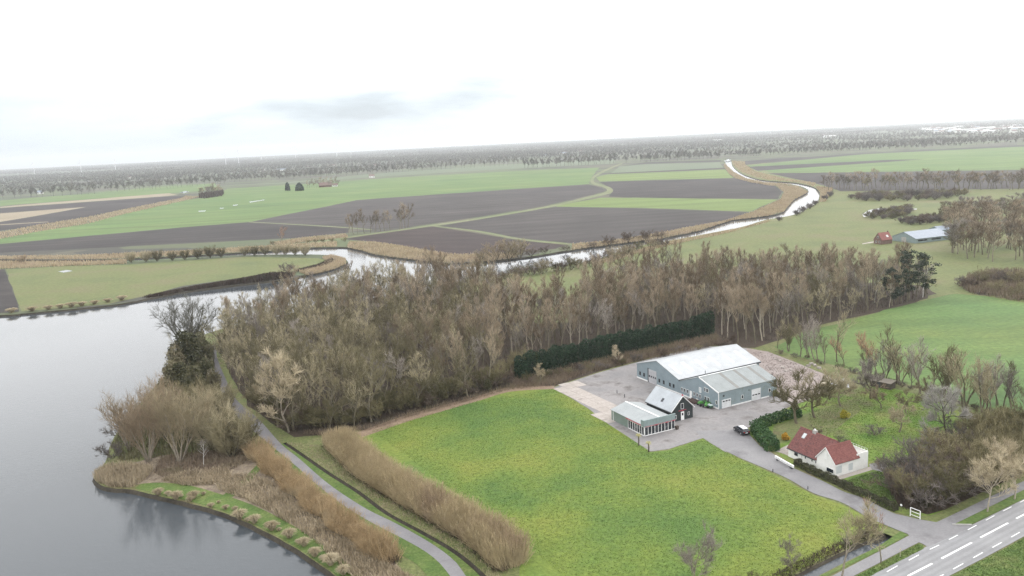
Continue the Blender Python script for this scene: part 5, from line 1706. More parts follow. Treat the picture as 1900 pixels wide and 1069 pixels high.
MT['render'] = nmat('render', [(.66, .655, .63), (.76, .755, .735)], s=.4, fine=2.5, fvar=.06, coord='obj', rough=.85, bump=.01)
MT['blind'] = ribbed('blind', (.50, .53, .54), .12, axis='Z', amt=.15, bump=.01)
MT['dark_trim'] = flat('dark_trim', (.05, .055, .06))
MT['glass'] = glass_mat('glass')
MT['red_trim'] = flat('red_trim', (.36, .06, .085))
MT['tile_red'] = nmat('tile_red', [(.125, .052, .049), (.165, .068, .062), (.12, .06, .058)], s=.9, fine=3.0, fvar=.5, coord='obj', rough=.75)
MT['tile_red2'] = nmat('tile_red2', [(.15, .056, .05), (.19, .075, .066)], s=.9, fine=3.0, fvar=.42, coord='obj', rough=.75)
MT['concrete'] = flat('concrete', (.36, .35, .33), rough=.9)
MT['steel'] = flat('steel', (.35, .36, .37), rough=.4, metal=.6)
MT['black_paint'] = flat('black_paint', (.012, .013, .018), rough=.18, spec=.6, var=.1)
MT['black_rubber'] = flat('black_rubber', (.02, .02, .02), rough=.8)
MT['silver'] = flat('silver', (.55, .56, .58), rough=.25, metal=.7)
MT['red_lamp'] = flat('red_lamp', (.35, .02, .02), rough=.2)
MT['green_paint'] = flat('green_paint', (.06, .22, .04), rough=.3, spec=.5)
MT['green_dark'] = flat('green_dark', (.05, .12, .08), rough=.5)
MT['grey_green'] = flat('grey_green', (.42, .50, .47), rough=.5)
MT['wood_dark'] = flat('wood_dark', (.075, .06, .048), rough=.9)
MT['wood_red'] = flat('wood_red', (.09, .05, .045), rough=.9)
MT['wood_pale'] = flat('wood_pale', (.48, .43, .33), rough=.9)
MT['tarp'] = nmat('tarp', [(.20, .20, .22), (.55, .56, .60), (.78, .79, .82)], s=1.4, fine=4, fvar=.3, coord='obj', rough=.4)
MT['palm'] = flat('palm', (.30, .28, .10), rough=.7)


def gable_roof(mb, x0, x1, y0, zr, y1, z1, t=.14, along='x'):
    """one roof slope from ridge (y0,zr) down to eave (y1,z1), extruded x0..x1"""
    prof = [(y0, zr), (y1, z1), (y1, z1 - t), (y0, zr - t)]
    mb.prism(prof, x0, x1, 'x' if along == 'x' else 'y')
    return mb


def window_x(parent, y0, y1, z0, z1, glass='glass', frame='white', x=-.0, fw=.07, name='window', depth=.06, sgn=-1):
    """window in a wall facing -X (plane x)"""
    f = MB()
    a, b = (x + sgn * depth, x + .02) if sgn < 0 else (x - .02, x + depth)
    f.box(a, b, y0 - fw, y1 + fw, z0 - fw, z0).box(a, b, y0 - fw, y1 + fw, z1, z1 + fw).box(a, b, y0 - fw, y0, z0, z1).box(a, b, y1, y1 + fw, z0, z1)
    o = f.build(name, MT[frame], parent)
    g = MB()
    g.box(min(a, b) * .5 + max(a, b) * .5 - .008, min(a, b) * .5 + max(a, b) * .5 + .008, y0, y1, z0, z1)
    g.build('pane', MT[glass], o)
    return o


def window_y(parent, x0, x1, z0, z1, glass='glass', frame='white', y=0.0, fw=.07, name='window', depth=.06):
    """window in a wall facing -Y"""
    f = MB()
    a, b = y - depth, y + .02
    f.box(x0 - fw, x1 + fw, a, b, z0 - fw, z0).box(x0 - fw, x1 + fw, a, b, z1, z1 + fw).box(x0 - fw, x0, a, b, z0, z1).box(x1, x1 + fw, a, b, z0, z1)
    o = f.build(name, MT[frame], parent)
    MB().box(x0, x1, (a + b) / 2 - .008, (a + b) / 2 + .008, z0, z1).build('pane', MT[glass], o)
    return o


# ---- the warehouse: white-roofed hall and lower grey-roofed annex
wh = thing('warehouse', 'large grey-blue metal warehouse with a white roof and a lower grey-roofed wing', 'warehouse', (47.35, 182.41, 0), RAD(27.11))
HL, AL = 27.2, 18.4
E1, RZ, E2 = 3.75, 6.6, 3.95          # hall: near eave, ridge, far eave
m_ = MB().prism([(14.8, 0), (14.8, E1), (23.5, RZ - .05), (32.2, E2), (32.2, 0)], 0, HL, 'x')
m_.build('hall_wall', MT['clad_blue'], wh)
m_ = MB().prism([(0, 0), (0, 4.1), (6.8, 6.22), (14.78, 3.35), (14.78, 0)], .002, AL, 'x')
m_.build('wing_wall', MT['clad_blue'], wh)
MB().box(.06, AL - .02, -.02, .0, .02, 4.08).build('wing_side_cladding', MT['clad_blue_x'], wh)
r_ = MB()
gable_roof(r_, -.15, HL + .2, 23.5, RZ + .14, 14.35, E1 + .08)
r_.build('hall_roof', MT['roof_white'], wh)
r_ = MB()
gable_roof(r_, -.15, HL + .2, 23.5, RZ + .139, 32.55, E2 + .06)
r_.build('hall_roof', MT['roof_white'], wh)
MB().box(-.15, HL + .2, 14.25, 14.4, E1 - .32, E1 + .02).build('gutter', MT['dark_trim'], wh)
slope = lambda t: (23.5 + (14.35 - 23.5) * t, RZ + .14 + (E1 + .08 - RZ - .14) * t)
for xk in (1.6, 5.6, 10.0, 14.5, 19.2, 23.6):
    (ya, za), (yb, zb) = slope(.30), slope(.78)
    MB().prism([(ya, za + .02), (yb, zb + .02), (yb, zb - .02), (ya, za - .02)], xk, xk + .95, 'x').build('skylight', MT['skylight'], wh)
r_ = MB()
gable_roof(r_, -.1, AL + .1, 6.8, 6.36, -.15, 4.15)
r_.build('wing_roof', MT['roof_grey'], wh)
r_ = MB()
gable_roof(r_, -.1, AL + .1, 6.8, 6.359, 14.5, 3.5)
r_.build('wing_roof', MT['roof_grey'], wh)
s2 = lambda t: (6.8 + (-.15 - 6.8) * t, 6.36 + (4.15 - 6.36) * t)
for xk in (5.7, 10.3, 14.9):
    (ya, za), (yb, zb) = s2(.03), s2(.97)
    MB().prism([(ya, za + .02), (yb, zb + .02), (yb, zb - .02), (ya, za - .02)], xk, xk + .85, 'x').build('skylight', MT['skylight_brown'], wh)
# white barge along the wing gable, ridge caps, corner posts, plinth
(ya, za), (yb, zb) = s2(0), s2(1)
MB().prism([(ya, za + .05), (yb, zb + .05), (yb, zb - .22), (ya, za - .22)], -.19, -.1, 'x').build('barge_board', MT['white'], wh)
MB().box(-.1, AL + .1, 6.62, 6.98, 6.33, 6.40).build('ridge_cap', MT['skylight'], wh)
MB().box(-.06, .06, -.07, .05, .3, 4.05).build('corner_post', MT['white'], wh)
MB().box(-.07, .0, 0.0, 12.0, 0, .34).box(-.07, .0, 27.2, 32.2, 0, .4).box(-.07, .0, 12.0, 23.4, 0, .3).build('plinth', MT['white'], wh)
MB().box(3.95, 10.2, -.09, -.02, 0, .34).box(13.4, 16.0, -.09, -.02, 0, .34).build('plinth', MT['white'], wh)
for y in (30.75, 29.03, 22.46, 20.64, 18.1, 16.63, 13.33, 12.31, 11.22, 8.72, 7.6, 6.54, 4.63, 3.6, .75):
    window_x(wh, y - .25, y + .25, 1.15, 2.0, frame='white' if y < 14 else 'dark_trim')
window_x(wh, 6.2, 6.85, 2.55, 3.7, glass='blind')
window_x(wh, 4.55, 5.0, 3.3, 4.2)
window_x(wh, 3.65, 4.3, 3.2, 4.1)
d_ = MB().box(-.05, .02, 9.55, 10.4, .02, 2.0).build('door', MT['white'], wh)
MB().box(-.09, -.05, 9.62, 9.68, .95, 1.1).build('handle', MT['dark_trim'], d_)


def sect_door_x(parent, y0, y1, z1):
    g = MB()
    for k in range(5):
        za, zb = z1 * k / 5, z1 * (k + 1) / 5 - .03
        g.box(-.05, .02, y0, y1, za + .02, zb)
    d = g.build('sectional_door', MT['grey_door'], parent)
    w = (y1 - y0) / 4
    for k in range(4):
        MB().box(-.065, -.05, y0 + w * (k + .2), y0 + w * (k + .85), z1 * .43, z1 * .56).build('pane', MT['glass'], d)
    return d


MT['grey_door'] = flat('grey_door', (.42, .42, .44), rough=.5)
MT['white_door'] = flat('white_door', (.62, .63, .64), rough=.5)
sect_door_x(wh, 23.65, 27.0, 3.7)
MB().box(-.09, .02, 27.0, 27.35, 0, 3.9).build('door_jamb', MT['dark_trim'], wh)
for x0, x1, z1, zp in ((.95, 3.75, 2.15, .72), (10.3, 13.2, 2.9, .45)):
    g = MB()
    for k in range(4):
        g.box(x0, x1, -.07, -.02, z1 * k / 4 + .02, z1 * (k + 1) / 4 - .02)
    d = g.build('sectional_door', MT['white_door'], wh)
    for k in range(3):
        w = (x1 - x0) / 3.6
        MB().box(x0 + .25 + w * k * 1.12, x0 + .25 + w * (k * 1.12 + .8), -.085, -.07, z1 * zp, z1 * zp + .3).build('pane', MT['glass'], d)
window_y(wh, 7.1, 7.6, 1.3, 2.1, y=-.02)
window_y(wh, 15.9, 16.4, 1.3, 2.1, y=-.02)
MB().box(AL - .08, AL + .06, -.1, .04, 0, 4.05).build('drain_pipe', MT['clad_fascia'], wh)
MB().tube([(8.0, 13.9, 3.5), (8.0, 13.9, 4.9)], .12).build('vent_pipe', MT['steel'], wh)
MB().box(1.3, 1.7, -.12, -.02, 2.9, 3.3).box(9.3, 9.6, -.1, -.02, 2.9, 3.1).build('wall_lamp', MT['dark_trim'], wh)

# ---- black barn with white roof
bn = thing('barn', 'small black boarded barn with a steep white roof beside the showroom', 'barn', (34.72, 175.07, 0), RAD(27.5))
BL = 9.4
MB().prism([(0.12, 0), (0.12, 2.75), (3.15, 5.6), (6.18, 2.75), (6.18, 0)], 0, BL - .1, 'y').build('wall', MT['board_black'], bn)
for sx in (1, -1):
    r_ = MB()
    e = 3.15 - sx * 3.42
    gable_roof(r_, -.22, BL + .1, 3.15, 5.88 if sx > 0 else 5.879, e, 2.62, along='y')
    o = r_.build('roof', MT['roof_barn'], bn)
    if sx > 0:
        w_ = MB().prism([(1.45, 4.33), (.75, 3.67), (.72, 3.70), (1.42, 4.36)], 4.2, 4.9, 'y').build('roof_window', MT['glass'], o)
MB().prism([(3.15, 5.9), (6.6, 2.6), (6.6, 2.4), (3.15, 5.68)], -.28, -.22, 'y').build('barge_board', MT['white'], bn)
MB().prism([(3.15, 5.9), (-.3, 2.6), (-.3, 2.4), (3.15, 5.68)], -.28, -.22, 'y').build('barge_board', MT['white'], bn)
MB().box(-.42, -.28, -.2, BL, 2.42, 2.56).build('gutter', MT['dark_trim'], bn)
window_y(bn, 2.75, 3.45, 2.75, 3.95, y=0)
f = MB().box(2.7, 2.8, -.06, .02, 0, 2.05).box(3.5, 3.6, -.06, .02, 0, 2.05).box(2.8, 3.5, -.06, .02, 1.95, 2.05).build('door_frame', MT['white'], bn)
d_ = MB().box(2.8, 3.5, -.05, -.01, .05, 1.95).build('door', MT['white'], bn)
MB().box(2.93, 3.37, -.07, -.05, 1.15, 1.75).build('pane', MT['glass'], d_)
MB().box(2.0, 4.2, -.1, -.001, 2.32, 2.44).box(2.98, 3.3, -.1, -.04, 2.2, 2.32).build('red_trim', MT['red_trim'], bn)
window_y(bn, .9, 1.35, .7, 1.5, y=0)
window_y(bn, 4.75, 5.15, .9, 1.6, y=0, fw=.05)
MB().prism([(3.0, 5.86), (3.3, 5.86), (3.15, 6.2)], -.3, .1, 'y').build('ridge_ornament', MT['red_trim'], bn)

# ---- glass-fronted showroom
sh = thing('showroom', 'low green pavilion with a glazed corner and pale flat-pitched roof', 'showroom', (27.23, 167.44, 0), RAD(26.02))
SX, SY = 8.25, 13.0
MB().box(.05, SX - .05, 6.15, SY, 0, 2.42).box(.6, SX - .1, .6, 6.15, 0, .12).box(.12, SX - .12, .12, 6.3, 2.18, 2.42).box(4.4, SX - .05, 4.6, 6.15, 0.12, 2.18).build('wall', MT['clad_green'], sh)
MB().box(.06, SX - .06, .1, 6.14, .02, .1).build('floor_slab', MT['concrete'], sh)
MB().box(-.03, .05, SY - .9, SY - .78, 0, 2.4).build('drain_pipe', MT['white'], sh)
for sx in (0, 1):
    prof = [(4.1, 3.64), (-.12, 2.5), (-.12, 2.4), (4.1, 3.54)] if sx == 0 else [(4.1, 3.639), (SX + .1, 2.6), (SX + .1, 2.5), (4.1, 3.54)]
    MB().prism(prof, .14, SY + .1, 'y').build('roof', MT['roof_pale'], sh)
MB().prism([(.0, 2.42), (4.1, 3.5), (SX, 2.5)], SY - .1, SY, 'y').build('gable', MT['clad_green'], sh)
MB().box(3.95, 4.25, .14, SY + .1, 3.62, 3.69).build('ridge_cap', MT['white'], sh)
MB().box(-.12, SX + .1, -.1, .12, 2.16, 3.66).box(-.12, .1, .12, 1.1, 2.16, 3.6).build('parapet', MT['clad_fascia'], sh)
MB().box(-.16, -.02, 1.1, 6.6, 2.2, 2.38).box(-.02, SX + .1, -.15, -.1, 2.14, 2.22).box(2.6, 3.6, -.2, -.15, 2.06, 2.2).box(5.6, 6.3, -.2, -.15, 2.06, 2.24).box(7.5, 8.2, -.2, -.15, 2.1, 2.3).box(-.2, -.16, 5.9, 6.8, 2.2, 2.42).build('red_trim', MT['red_trim'], sh)


def glazing(axis, n, L0, L1, z0, z1):
    fr = MB()
    st = (L1 - L0) / n
    def b(a0, a1, c0, c1, d=.05):
        if axis == 'x':
            fr.box(a0, a1, -.02 - d + .05, .07, c0, c1)
        else:
            fr.box(-.02 - d + .05, .07, a0, a1, c0, c1)
    b(L0, L1, z0 - .1, z0 + .06, .07)
    b(L0, L1, z1 - .06, z1 + .08, .07)
    for k in range(n + 1):
        a = L0 + st * k
        b(a - .055, a + .055, z0 + .06, z1 - .06)
    f_ = fr.build('window_frame', MT['white'], sh)
    for k in range(n):
        a = L0 + st * k
        g = MB()
        if axis == 'x':
            g.box(a + .055, a + st - .055, .02, .035, z0 + .06, z1 - .06)
        else:
            g.box(.02, .035, a + .055, a + st - .055, z0 + .06, z1 - .06)
        g.build('pane', MT['show_glass'], f_)


MT['show_glass'] = nmat('show_glass', [(.012, .016, .022), (.03, .036, .042), (.22, .23, .24)], s=1.1, fine=3, fvar=.3, coord='obj', rough=.06, spec=.6, lo=.3, hi=.78)
glazing('x', 9, .12, SX - .05, .16, 2.1)
glazing('y', 7, .12, 6.15, .16, 2.1)

# ---- white house with red tiled roofs
ho = thing('house', 'white rendered house with red tiled roofs beside the driveway', 'house', (58.53, 141.93, 0), RAD(25.18))


def tiles(parent, corner, u, v, nu, nv, mat, t=.05):
    """courses of tiles: rows run along u (eave direction), v goes up the slope; each course overlaps the next"""
    c, u, v = Vector(corner), Vector(u), Vector(v)
    nrm = u.cross(v).normalized()
    if nrm.z < 0:
        nrm = -nrm
    du, dv = u / nu, v / nv
    me = None
    for j in range(nv):
        mb = MB()
        for i in range(nu):
            o = c + du * (i + .03) + dv * j
            a, b = o, o + du * .94
            c2, d2 = b + dv * 1.12, a + dv * 1.12
            h0, h1 = nrm * (t + rnd.uniform(0, .02)), nrm * (t * .35)
            mid_ = nrm * .035
            vs = [a + h0, (a + b) / 2 + h0 + mid_, b + h0, c2 + h1, (c2 + d2) / 2 + h1 + mid_, d2 + h1, a, b]
            mb.add(vs, [(0, 1, 4, 5), (1, 2, 3, 4), (0, 6, 7, 2), (0, 2, 1)])
        mb.build('tile_course', mat, parent)


MB().prism([(0, 0), (0, 2.62), (2.2, 4.98), (4.4, 2.62), (4.4, 0)], 0, 5.75, 'x').build('cross_wall', MT['render'], ho)
MB().prism([(0.1, 0), (0.1, 1.95), (3.5, 5.28), (6.9, 1.95), (6.9, 0)], 4.402, 11.85, 'y').build('main_wall', MT['render'], ho)
MB().prism([(3.2, 4.9), (3.5, 5.25), (3.8, 4.9)], 2.3, 4.4, 'y').build('roof_joint', MT['tile_red'], ho)
# main roof
ra = MB()
ra.add([(-.12, 4.42, 1.86), (-.12, 12.05, 1.86), (3.5, 12.05, 5.46), (3.5, 2.3, 5.46), (.75, 4.42, 2.73)] + [(-.12, 4.42, 1.76), (-.12, 12.05, 1.76), (3.5, 12.05, 5.36), (3.5, 2.3, 5.36), (.75, 4.42, 2.63)], [(0, 1, 2, 3, 4), (9, 8, 7, 6, 5)] + [(i, i + 5, (i + 1) % 5 + 5, (i + 1) % 5) for i in range(5)])
rm = ra.build('main_roof', MT['tile_red'], ho)
rb_ = MB()
gable_roof(rb_, 4.4, 12.05, 3.5, 5.459, 7.12, 1.86, t=.1, along='y')
rm2 = rb_.build('main_roof', MT['tile_red'], ho)
tiles(rm, (-.14, 4.5, 1.86), (0, 7.55, 0), (3.62, 0, 3.6), 26, 14, MT['tile_red'])
tiles(rm2, (7.12, 4.4, 1.86), (0, 7.65, 0), (-3.62, 0, 3.6), 26, 14, MT['tile_red'])
MB().prism([(3.36, 5.5), (3.64, 5.5), (3.5, 5.62)], 2.6, 12.1, 'y').build('ridge_tiles', MT['tile_red2'], rm)
# cross roof
rc = MB()
gable_roof(rc, -.14, 6.25, 2.2, 5.2, -.22, 2.58, t=.1)
rc = rc.build('cross_roof', MT['tile_red2'], ho)
rd = MB()
gable_roof(rd, -.14, 6.25, 2.2, 5.199, 4.6, 2.6, t=.1)
rd = rd.build('cross_roof', MT['tile_red2'], ho)
tiles(rc, (-.14, -.22, 2.58), (6.39, 0, 0), (0, 2.42, 2.62), 22, 11, MT['tile_red2'])
tiles(rd, (-.14, 4.6, 2.6), (6.39, 0, 0), (0, -2.4, 2.6), 22, 11, MT['tile_red2'])
MB().prism([(2.06, 5.24), (2.34, 5.24), (2.2, 5.36)], -.14, 6.25, 'x').build('ridge_tiles', MT['tile_red2'], rc)
for (yb_, zb_) in ((-.28, 2.5), (4.66, 2.5)):
    MB().prism([(2.2, 5.26), (yb_, zb_), (yb_, zb_ - .2), (2.2, 5.04)], -.2, -.14, 'x').build('barge_board', MT['white'], ho)
MB().box(-.26, -.12, 4.7, 12.0, 1.7, 1.84).build('gutter', MT['dark_trim'], ho)
ch = MB().box(3.2, 3.8, 7.9, 8.7, 5.1, 5.95).build('chimney', MT['concrete'], ho)
MB().tube([(3.4, 8.1, 5.95), (3.4, 8.1, 6.25)], .12).tube([(3.6, 8.5, 5.95), (3.6, 8.5, 6.15)], .1).build('chimney_pot', MT['white'], ch)
tv = lambda t: (-.12 + 3.62 * t, 1.86 + 3.6 * t)
(xa, za), (xb, zb) = tv(.58), tv(.80)
rw = MB().prism([(xa, za + .16), (xb, zb + .16), (xb + .05, zb), (xa + .05, za)], 9.6, 10.4, 'y').build('roof_window', MT['steel'], rm)
MB().prism([(xa + .06, za + .235), (xb - .06, zb + .145 - .0), (xb - .06, zb + .12), (xa + .06, za + .21)], 9.68, 10.32, 'y').build('pane', MT['blind'], rw)
window_x(ho, 9.3, 10.25, .85, 1.7, x=.1)
window_x(ho, 7.2, 7.5, 1.1, 1.6, x=.1, fw=.05)
window_x(ho, 5.5, 5.8, 1.1, 1.6, x=.1, fw=.05)
window_x(ho, 4.6, 4.8, 1.1, 1.6, x=.1, fw=.05)
window_x(ho, .3, 1.95, .62, 1.35, x=0)
window_x(ho, 1.95, 2.45, 2.9, 4.1, x=0, glass='white')
MB().box(.04, .1, 8.25, 8.33, 0, 1.9).build('drain_pipe', MT['concrete'], ho)
window_y(ho, .3, 1.75, .55, 2.05, glass='blind')
window_y(ho, 3.45, 4.6, .5, 1.9, glass='blind')
MB().box(5.752, 8.7, .05, 4.3, 0, 3.1).box(5.752, 8.7, .05, .17, 3.1, 3.3).box(8.58, 8.7, .17, 4.3, 3.1, 3.3).build('annex', MT['render'], ho)
MB().box(5.76, 8.56, .18, 4.28, 3.102, 3.14).build('annex_roof', MT['concrete'], ho)
rl = MB()
for k in range(7):
    rl.tube([(8.64, .2 + k * .66, 3.3), (8.64, .2 + k * .66, 3.75)], .025, 5)
rl.tube([(8.64, .2, 3.72), (8.64, 4.2, 3.72)], .02, 5)
rl.build('railing', MT['white'], ho)
MB().box(-1.2, -.1, -1.0, -.0, .0, .05).box(-.1, 9.6, -1.3, -.02, 0, .045).build('paving', MT['slab'], ho)
# terrace at the left end
sheet('terrace', [(1438, 838), (1452, 831), (1462, 826), (1466, 838), (1464, 847), (1455, 843)], .07, 'slab')
sheet('terrace', [(1612, 862), (1630, 858), (1648, 866), (1636, 876), (1618, 872)], .07, 'yard')

# ---- far farm
fh = thing('farmhouse', 'small brick farmhouse with a bright red roof beside the grey barn beyond the wood', 'farmhouse', (*at(1636, 454), 0), RAD(22), None, .78)
MT['brick'] = nmat('brick', [(.13, .085, .07), (.18, .12, .10)], s=.5, fine=3, fvar=.2, coord='obj')
MT['roof_orange'] = nmat('roof_orange', [(.19, .08, .07), (.235, .10, .09)], s=.5, fine=3, fvar=.2, coord='obj')
MB().prism([(0, 0), (0, 3.0), (3.5, 7.6), (7, 3.0), (7, 0)], 0, 9.5, 'x').build('wall', MT['brick'], fh)
for s_ in (0, 1):
    r_ = MB()
    gable_roof(r_, -.2, 9.7, 3.5, 7.85 - s_ * .001, -.3 if s_ == 0 else 7.3, 2.9)
    o = r_.build('roof', MT['roof_orange'], fh)
    if s_ == 0:
        MB().prism([(1.9, 5.95), (.9, 4.62), (.85, 4.7), (1.85, 6.03)], 5.4, 7.2, 'x').build('roof_window', MT['skylight'], o)
for y in (1.6, 4.4):
    window_x(fh, y, y + 1.0, 1.0, 2.2, x=0)
window_x(fh, 3.0, 4.0, 4.2, 5.4, x=0)
MB().box(8.5, 9.1, 3.2, 3.8, 7.2, 8.6).build('chimney', MT['brick'], fh)
fb = thing('farm_barn', 'long grey barn with a low pitched roof beside the red-roofed farmhouse', 'barn', (*at(1699, 452), 0), RAD(20), None, .8)
MT['roof_slate'] = ribbed('roof_slate', (.20, .235, .285), .6, axis='X', amt=.06)
MB().prism([(0, 0), (0, 3.0), (10, 6.6), (20, 3.0), (20, 0)], 0, 30, 'x').build('wall', MT['clad_fascia'], fb)
for s_ in (0, 1):
    r_ = MB()
    gable_roof(r_, -.3, 30.3, 10, 6.95 - s_ * .001, -.5 if s_ == 0 else 20.5, 3.1)
    r_.build('roof', MT['roof_slate'], fb)
MB().box(-.06, .02, 8, 12, 0, 3.4).build('door', MT['concrete'], fb)
MB().box(2, 10, -.04, .0, 1.2, 2.2).box(14, 22, -.04, .0, 1.2, 2.2).build('window', MT['glass'], fb)
f2 = thing('farm_shed', 'smaller blue-grey shed behind the right end of the far barn', 'shed', (*at(1744, 436), 0), RAD(20), None, .8)
MB().prism([(0, 0), (0, 3.2), (5, 5.4), (10, 3.2), (10, 0)], 0, 12, 'x').build('wall', MT['clad_fascia'], f2)
for s_ in (0, 1):
    r_ = MB()
    gable_roof(r_, -.2, 12.2, 5, 5.65 - s_ * .001, -.3 if s_ == 0 else 10.3, 3.3)
    r_.build('roof', MT['roof_slate'], f2)

# ------------------------------------------------------------------ things in the yard
car = thing('parked_car', 'black estate car with a pale shiny roof parked beside the laurel hedge', 'car', (*at(1375.5, 803), .066), RAD(103))
prof = [(-2.2, .35), (-2.28, .75), (-2.15, 1.0), (-1.0, 1.02), (1.2, 1.0), (2.1, .82), (2.25, .6), (2.2, .32)]


def car_ring(x, w, z0, z1, zm, wt):
    return [(x, -w, z0), (x, -w * 1.02, zm), (x, -wt, z1), (x, wt, z1), (x, w * 1.02, zm), (x, w, z0)]


MB().loft([car_ring(-2.3, .72, .42, .82, .6, .66), car_ring(-2.18, .88, .3, 1.02, .66, .80), car_ring(-1.0, .92, .28, 1.04, .68, .84), car_ring(.9, .92, .28, 1.0, .68, .83), car_ring(1.9, .86, .3, .84, .62, .74), car_ring(2.25, .70, .4, .66, .55, .6)]).build('body', MT['black_paint'], car, smooth=False, bevel=.04)
cab = MB().loft([[(-2.12, -.74, 1.0), (-2.12, .74, 1.0), (1.15, .74, .98), (1.15, -.74, .98)], [(-1.75, -.60, 1.46), (-1.75, .60, 1.46), (.25, .60, 1.47), (.25, -.60, 1.47)]]).build('cabin', MT['glass'], car)
MB().loft([[(-1.86, -.63, 1.45), (-1.86, .63, 1.45), (.35, .63, 1.46), (.35, -.63, 1.46)], [(-1.75, -.55, 1.52), (-1.75, .55, 1.52), (.2, .55, 1.53), (.2, -.55, 1.53)]]).build('roof', MT['silver'], car, bevel=.02)
for sy in (-1, 1):
    for sx in (-1.4, 1.38):
        w = MB()
        w.loft([[(sx + .33 * math.cos(a), sy * .78, .33 + .33 * math.sin(a)) for a in np.linspace(0, 2 * PI, 14, endpoint=False)], [(sx + .33 * math.cos(a), sy * .95, .33 + .33 * math.sin(a)) for a in np.linspace(0, 2 * PI, 14, endpoint=False)]])
        wo = w.build('wheel', MT['black_rubber'], car)
        MB().loft([[(sx + .21 * math.cos(a), sy * .95, .33 + .21 * math.sin(a)) for a in np.linspace(0, 2 * PI, 12, endpoint=False)], [(sx + .19 * math.cos(a), sy * .965, .33 + .19 * math.sin(a)) for a in np.linspace(0, 2 * PI, 12, endpoint=False)]]).build('rim', MT['silver'], wo)
    MB().box(-2.3, -2.1, sy * .55 - .15, sy * .55 + .15, .74, .92).build('tail_light', MT['red_lamp'], car)
    MB().box(2.0, 2.2, sy * .55 - .14, sy * .55 + .14, .62, .74).build('headlight', MT['skylight'], car)
    MB().box(.75, .95, sy * .92 - .06, sy * .92 + .14 * sy + .06 if sy > 0 else sy * .92 + .06, .98, 1.1).build('mirror', MT['black_paint'], car)
    MB().tube([(-1.6, sy * .52, 1.54), (.1, sy * .52, 1.55)], .02, 5).build('roof_rail', MT['silver'], car)
MB().box(-2.34, -2.28, -.26, .26, .62, .76).build('number_plate', MT['white'], car)

# white barrier board with dark lettering-like marks, on feet
bo = thing('barrier_board', 'long white board on a low dark foot at the driveway entrance of the white house', 'barrier', (*((at(1438, 853) + at(1473, 872)) / 2), .066), RAD(-71.8))
MB().box(-2.8, 2.8, -.14, .14, .35, .82).build('board', MT['white'], bo, bevel=.015)
mk = MB()
R_ = random.Random(8)
for k in range(15):
    x = -2.5 + k * .34 + R_.uniform(0, .06)
    if k in (4, 9):
        continue
    mk.box(x, x + R_.uniform(.14, .24), -.148, -.14, .52, .52 + R_.uniform(.06, .15))
mk.build('lettering', MT['dark_trim'], bo)
MB().box(1.9, 2.4, -.25, .25, 0, .35).box(-2.3, -2.0, -.15, .15, 0, .35).build('foot', MT['dark_trim'], bo)

# white tubular frame by the junction
ga = at(1689, 957.5)
gb = at(1707, 964.5)
gf = thing('tubular_frame', 'white two-bar frame standing on the corner of driveway and cycle path', 'barrier', (*ga, 0), math.atan2(gb[1] - ga[1], gb[0] - ga[0]))
gl = float(np.linalg.norm(gb - ga))
for x in (0, gl):
    MB().box(x - .06, x + .06, -.05, .05, 0, 1.55).build('post', MT['white'], gf)
for z in (.3, .9, 1.47):
    MB().box(.06, gl - .06, -.035, .035, z, z + (.1 if z > 1 else .07)).build('rail', MT['white'], gf)
sg = thing('round_sign', 'small round white disc on a thin post in front of the thicket', 'sign', (*at(1672, 950), 0), RAD(-60))
MB().tube([(0, 0, 0), (0, 0, 1.25)], .03).build('post', MT['wood_dark'], sg)
MB().loft([[(.2 * math.cos(a), -.03, 1.25 + .2 * math.sin(a)) for a in np.linspace(0, 2 * PI, 16, endpoint=False)], [(.2 * math.cos(a), -.06, 1.25 + .2 * math.sin(a)) for a in np.linspace(0, 2 * PI, 16, endpoint=False)]]).build('disc', MT['white'], sg)
for x, y, lab in ((1434, 876, 'dark post nearest the white barrier board on the grass side of the driveway'), (1499, 908.5, 'dark post lower down the grass side of the driveway toward the road')):
    b_ = thing('bollard', lab, 'bollard', (*at(x, y), 0), 0, None, .7)
    MB().tube([(0, 0, 0), (0, 0, .6), (0, 0, .78)], [.12, .13, .06], 8).build('shaft', MT['dark_trim'], b_)
    MB().ball((0, 0, .84), .13, 8, 5).build('cap', MT['wood_dark'], b_)
for x, y, lab in ((1145, 730.5, 'small dark post on the yard edge left of the barn'), (1159, 738, 'small dark post on the yard nearer to the barn')):
    b_ = thing('bollard', lab, 'bollard', (*at(x, y), .05))
    MB().tube([(0, 0, 0), (0, 0, .7), (0, 0, .75)], [.09, .09, .05], 8).build('shaft', MT['dark_trim'], b_)
    MB().ball((0, 0, .8), .1, 8, 5).build('cap', MT['dark_trim'], b_)
st_ = thing('tree_stake', 'thin pale stake on the grass verge between path and road', 'stake', (*at(1670, 1035), .09))
MB().tube([(0, 0, 0), (0, 0, 1.5)], .035, 6).build('post', MT['wood_pale'], st_)
MB().box(-.1, .1, -.02, .02, 1.2, 1.3).build('tie', MT['wood_pale'], st_)
ka, kb = at(1767, 974.5), at(1803, 975)
kd = math.atan2(kb[1] - ka[1], kb[0] - ka[0])
kr = MB().box(0, float(np.linalg.norm(kb - ka)), -.09, .09, 0, .2).build('kerb', MT['concrete'])
kr.location = (*ka, 0.02)
kr.rotation_euler = (0, 0, kd)
tag(kr, kind='structure')

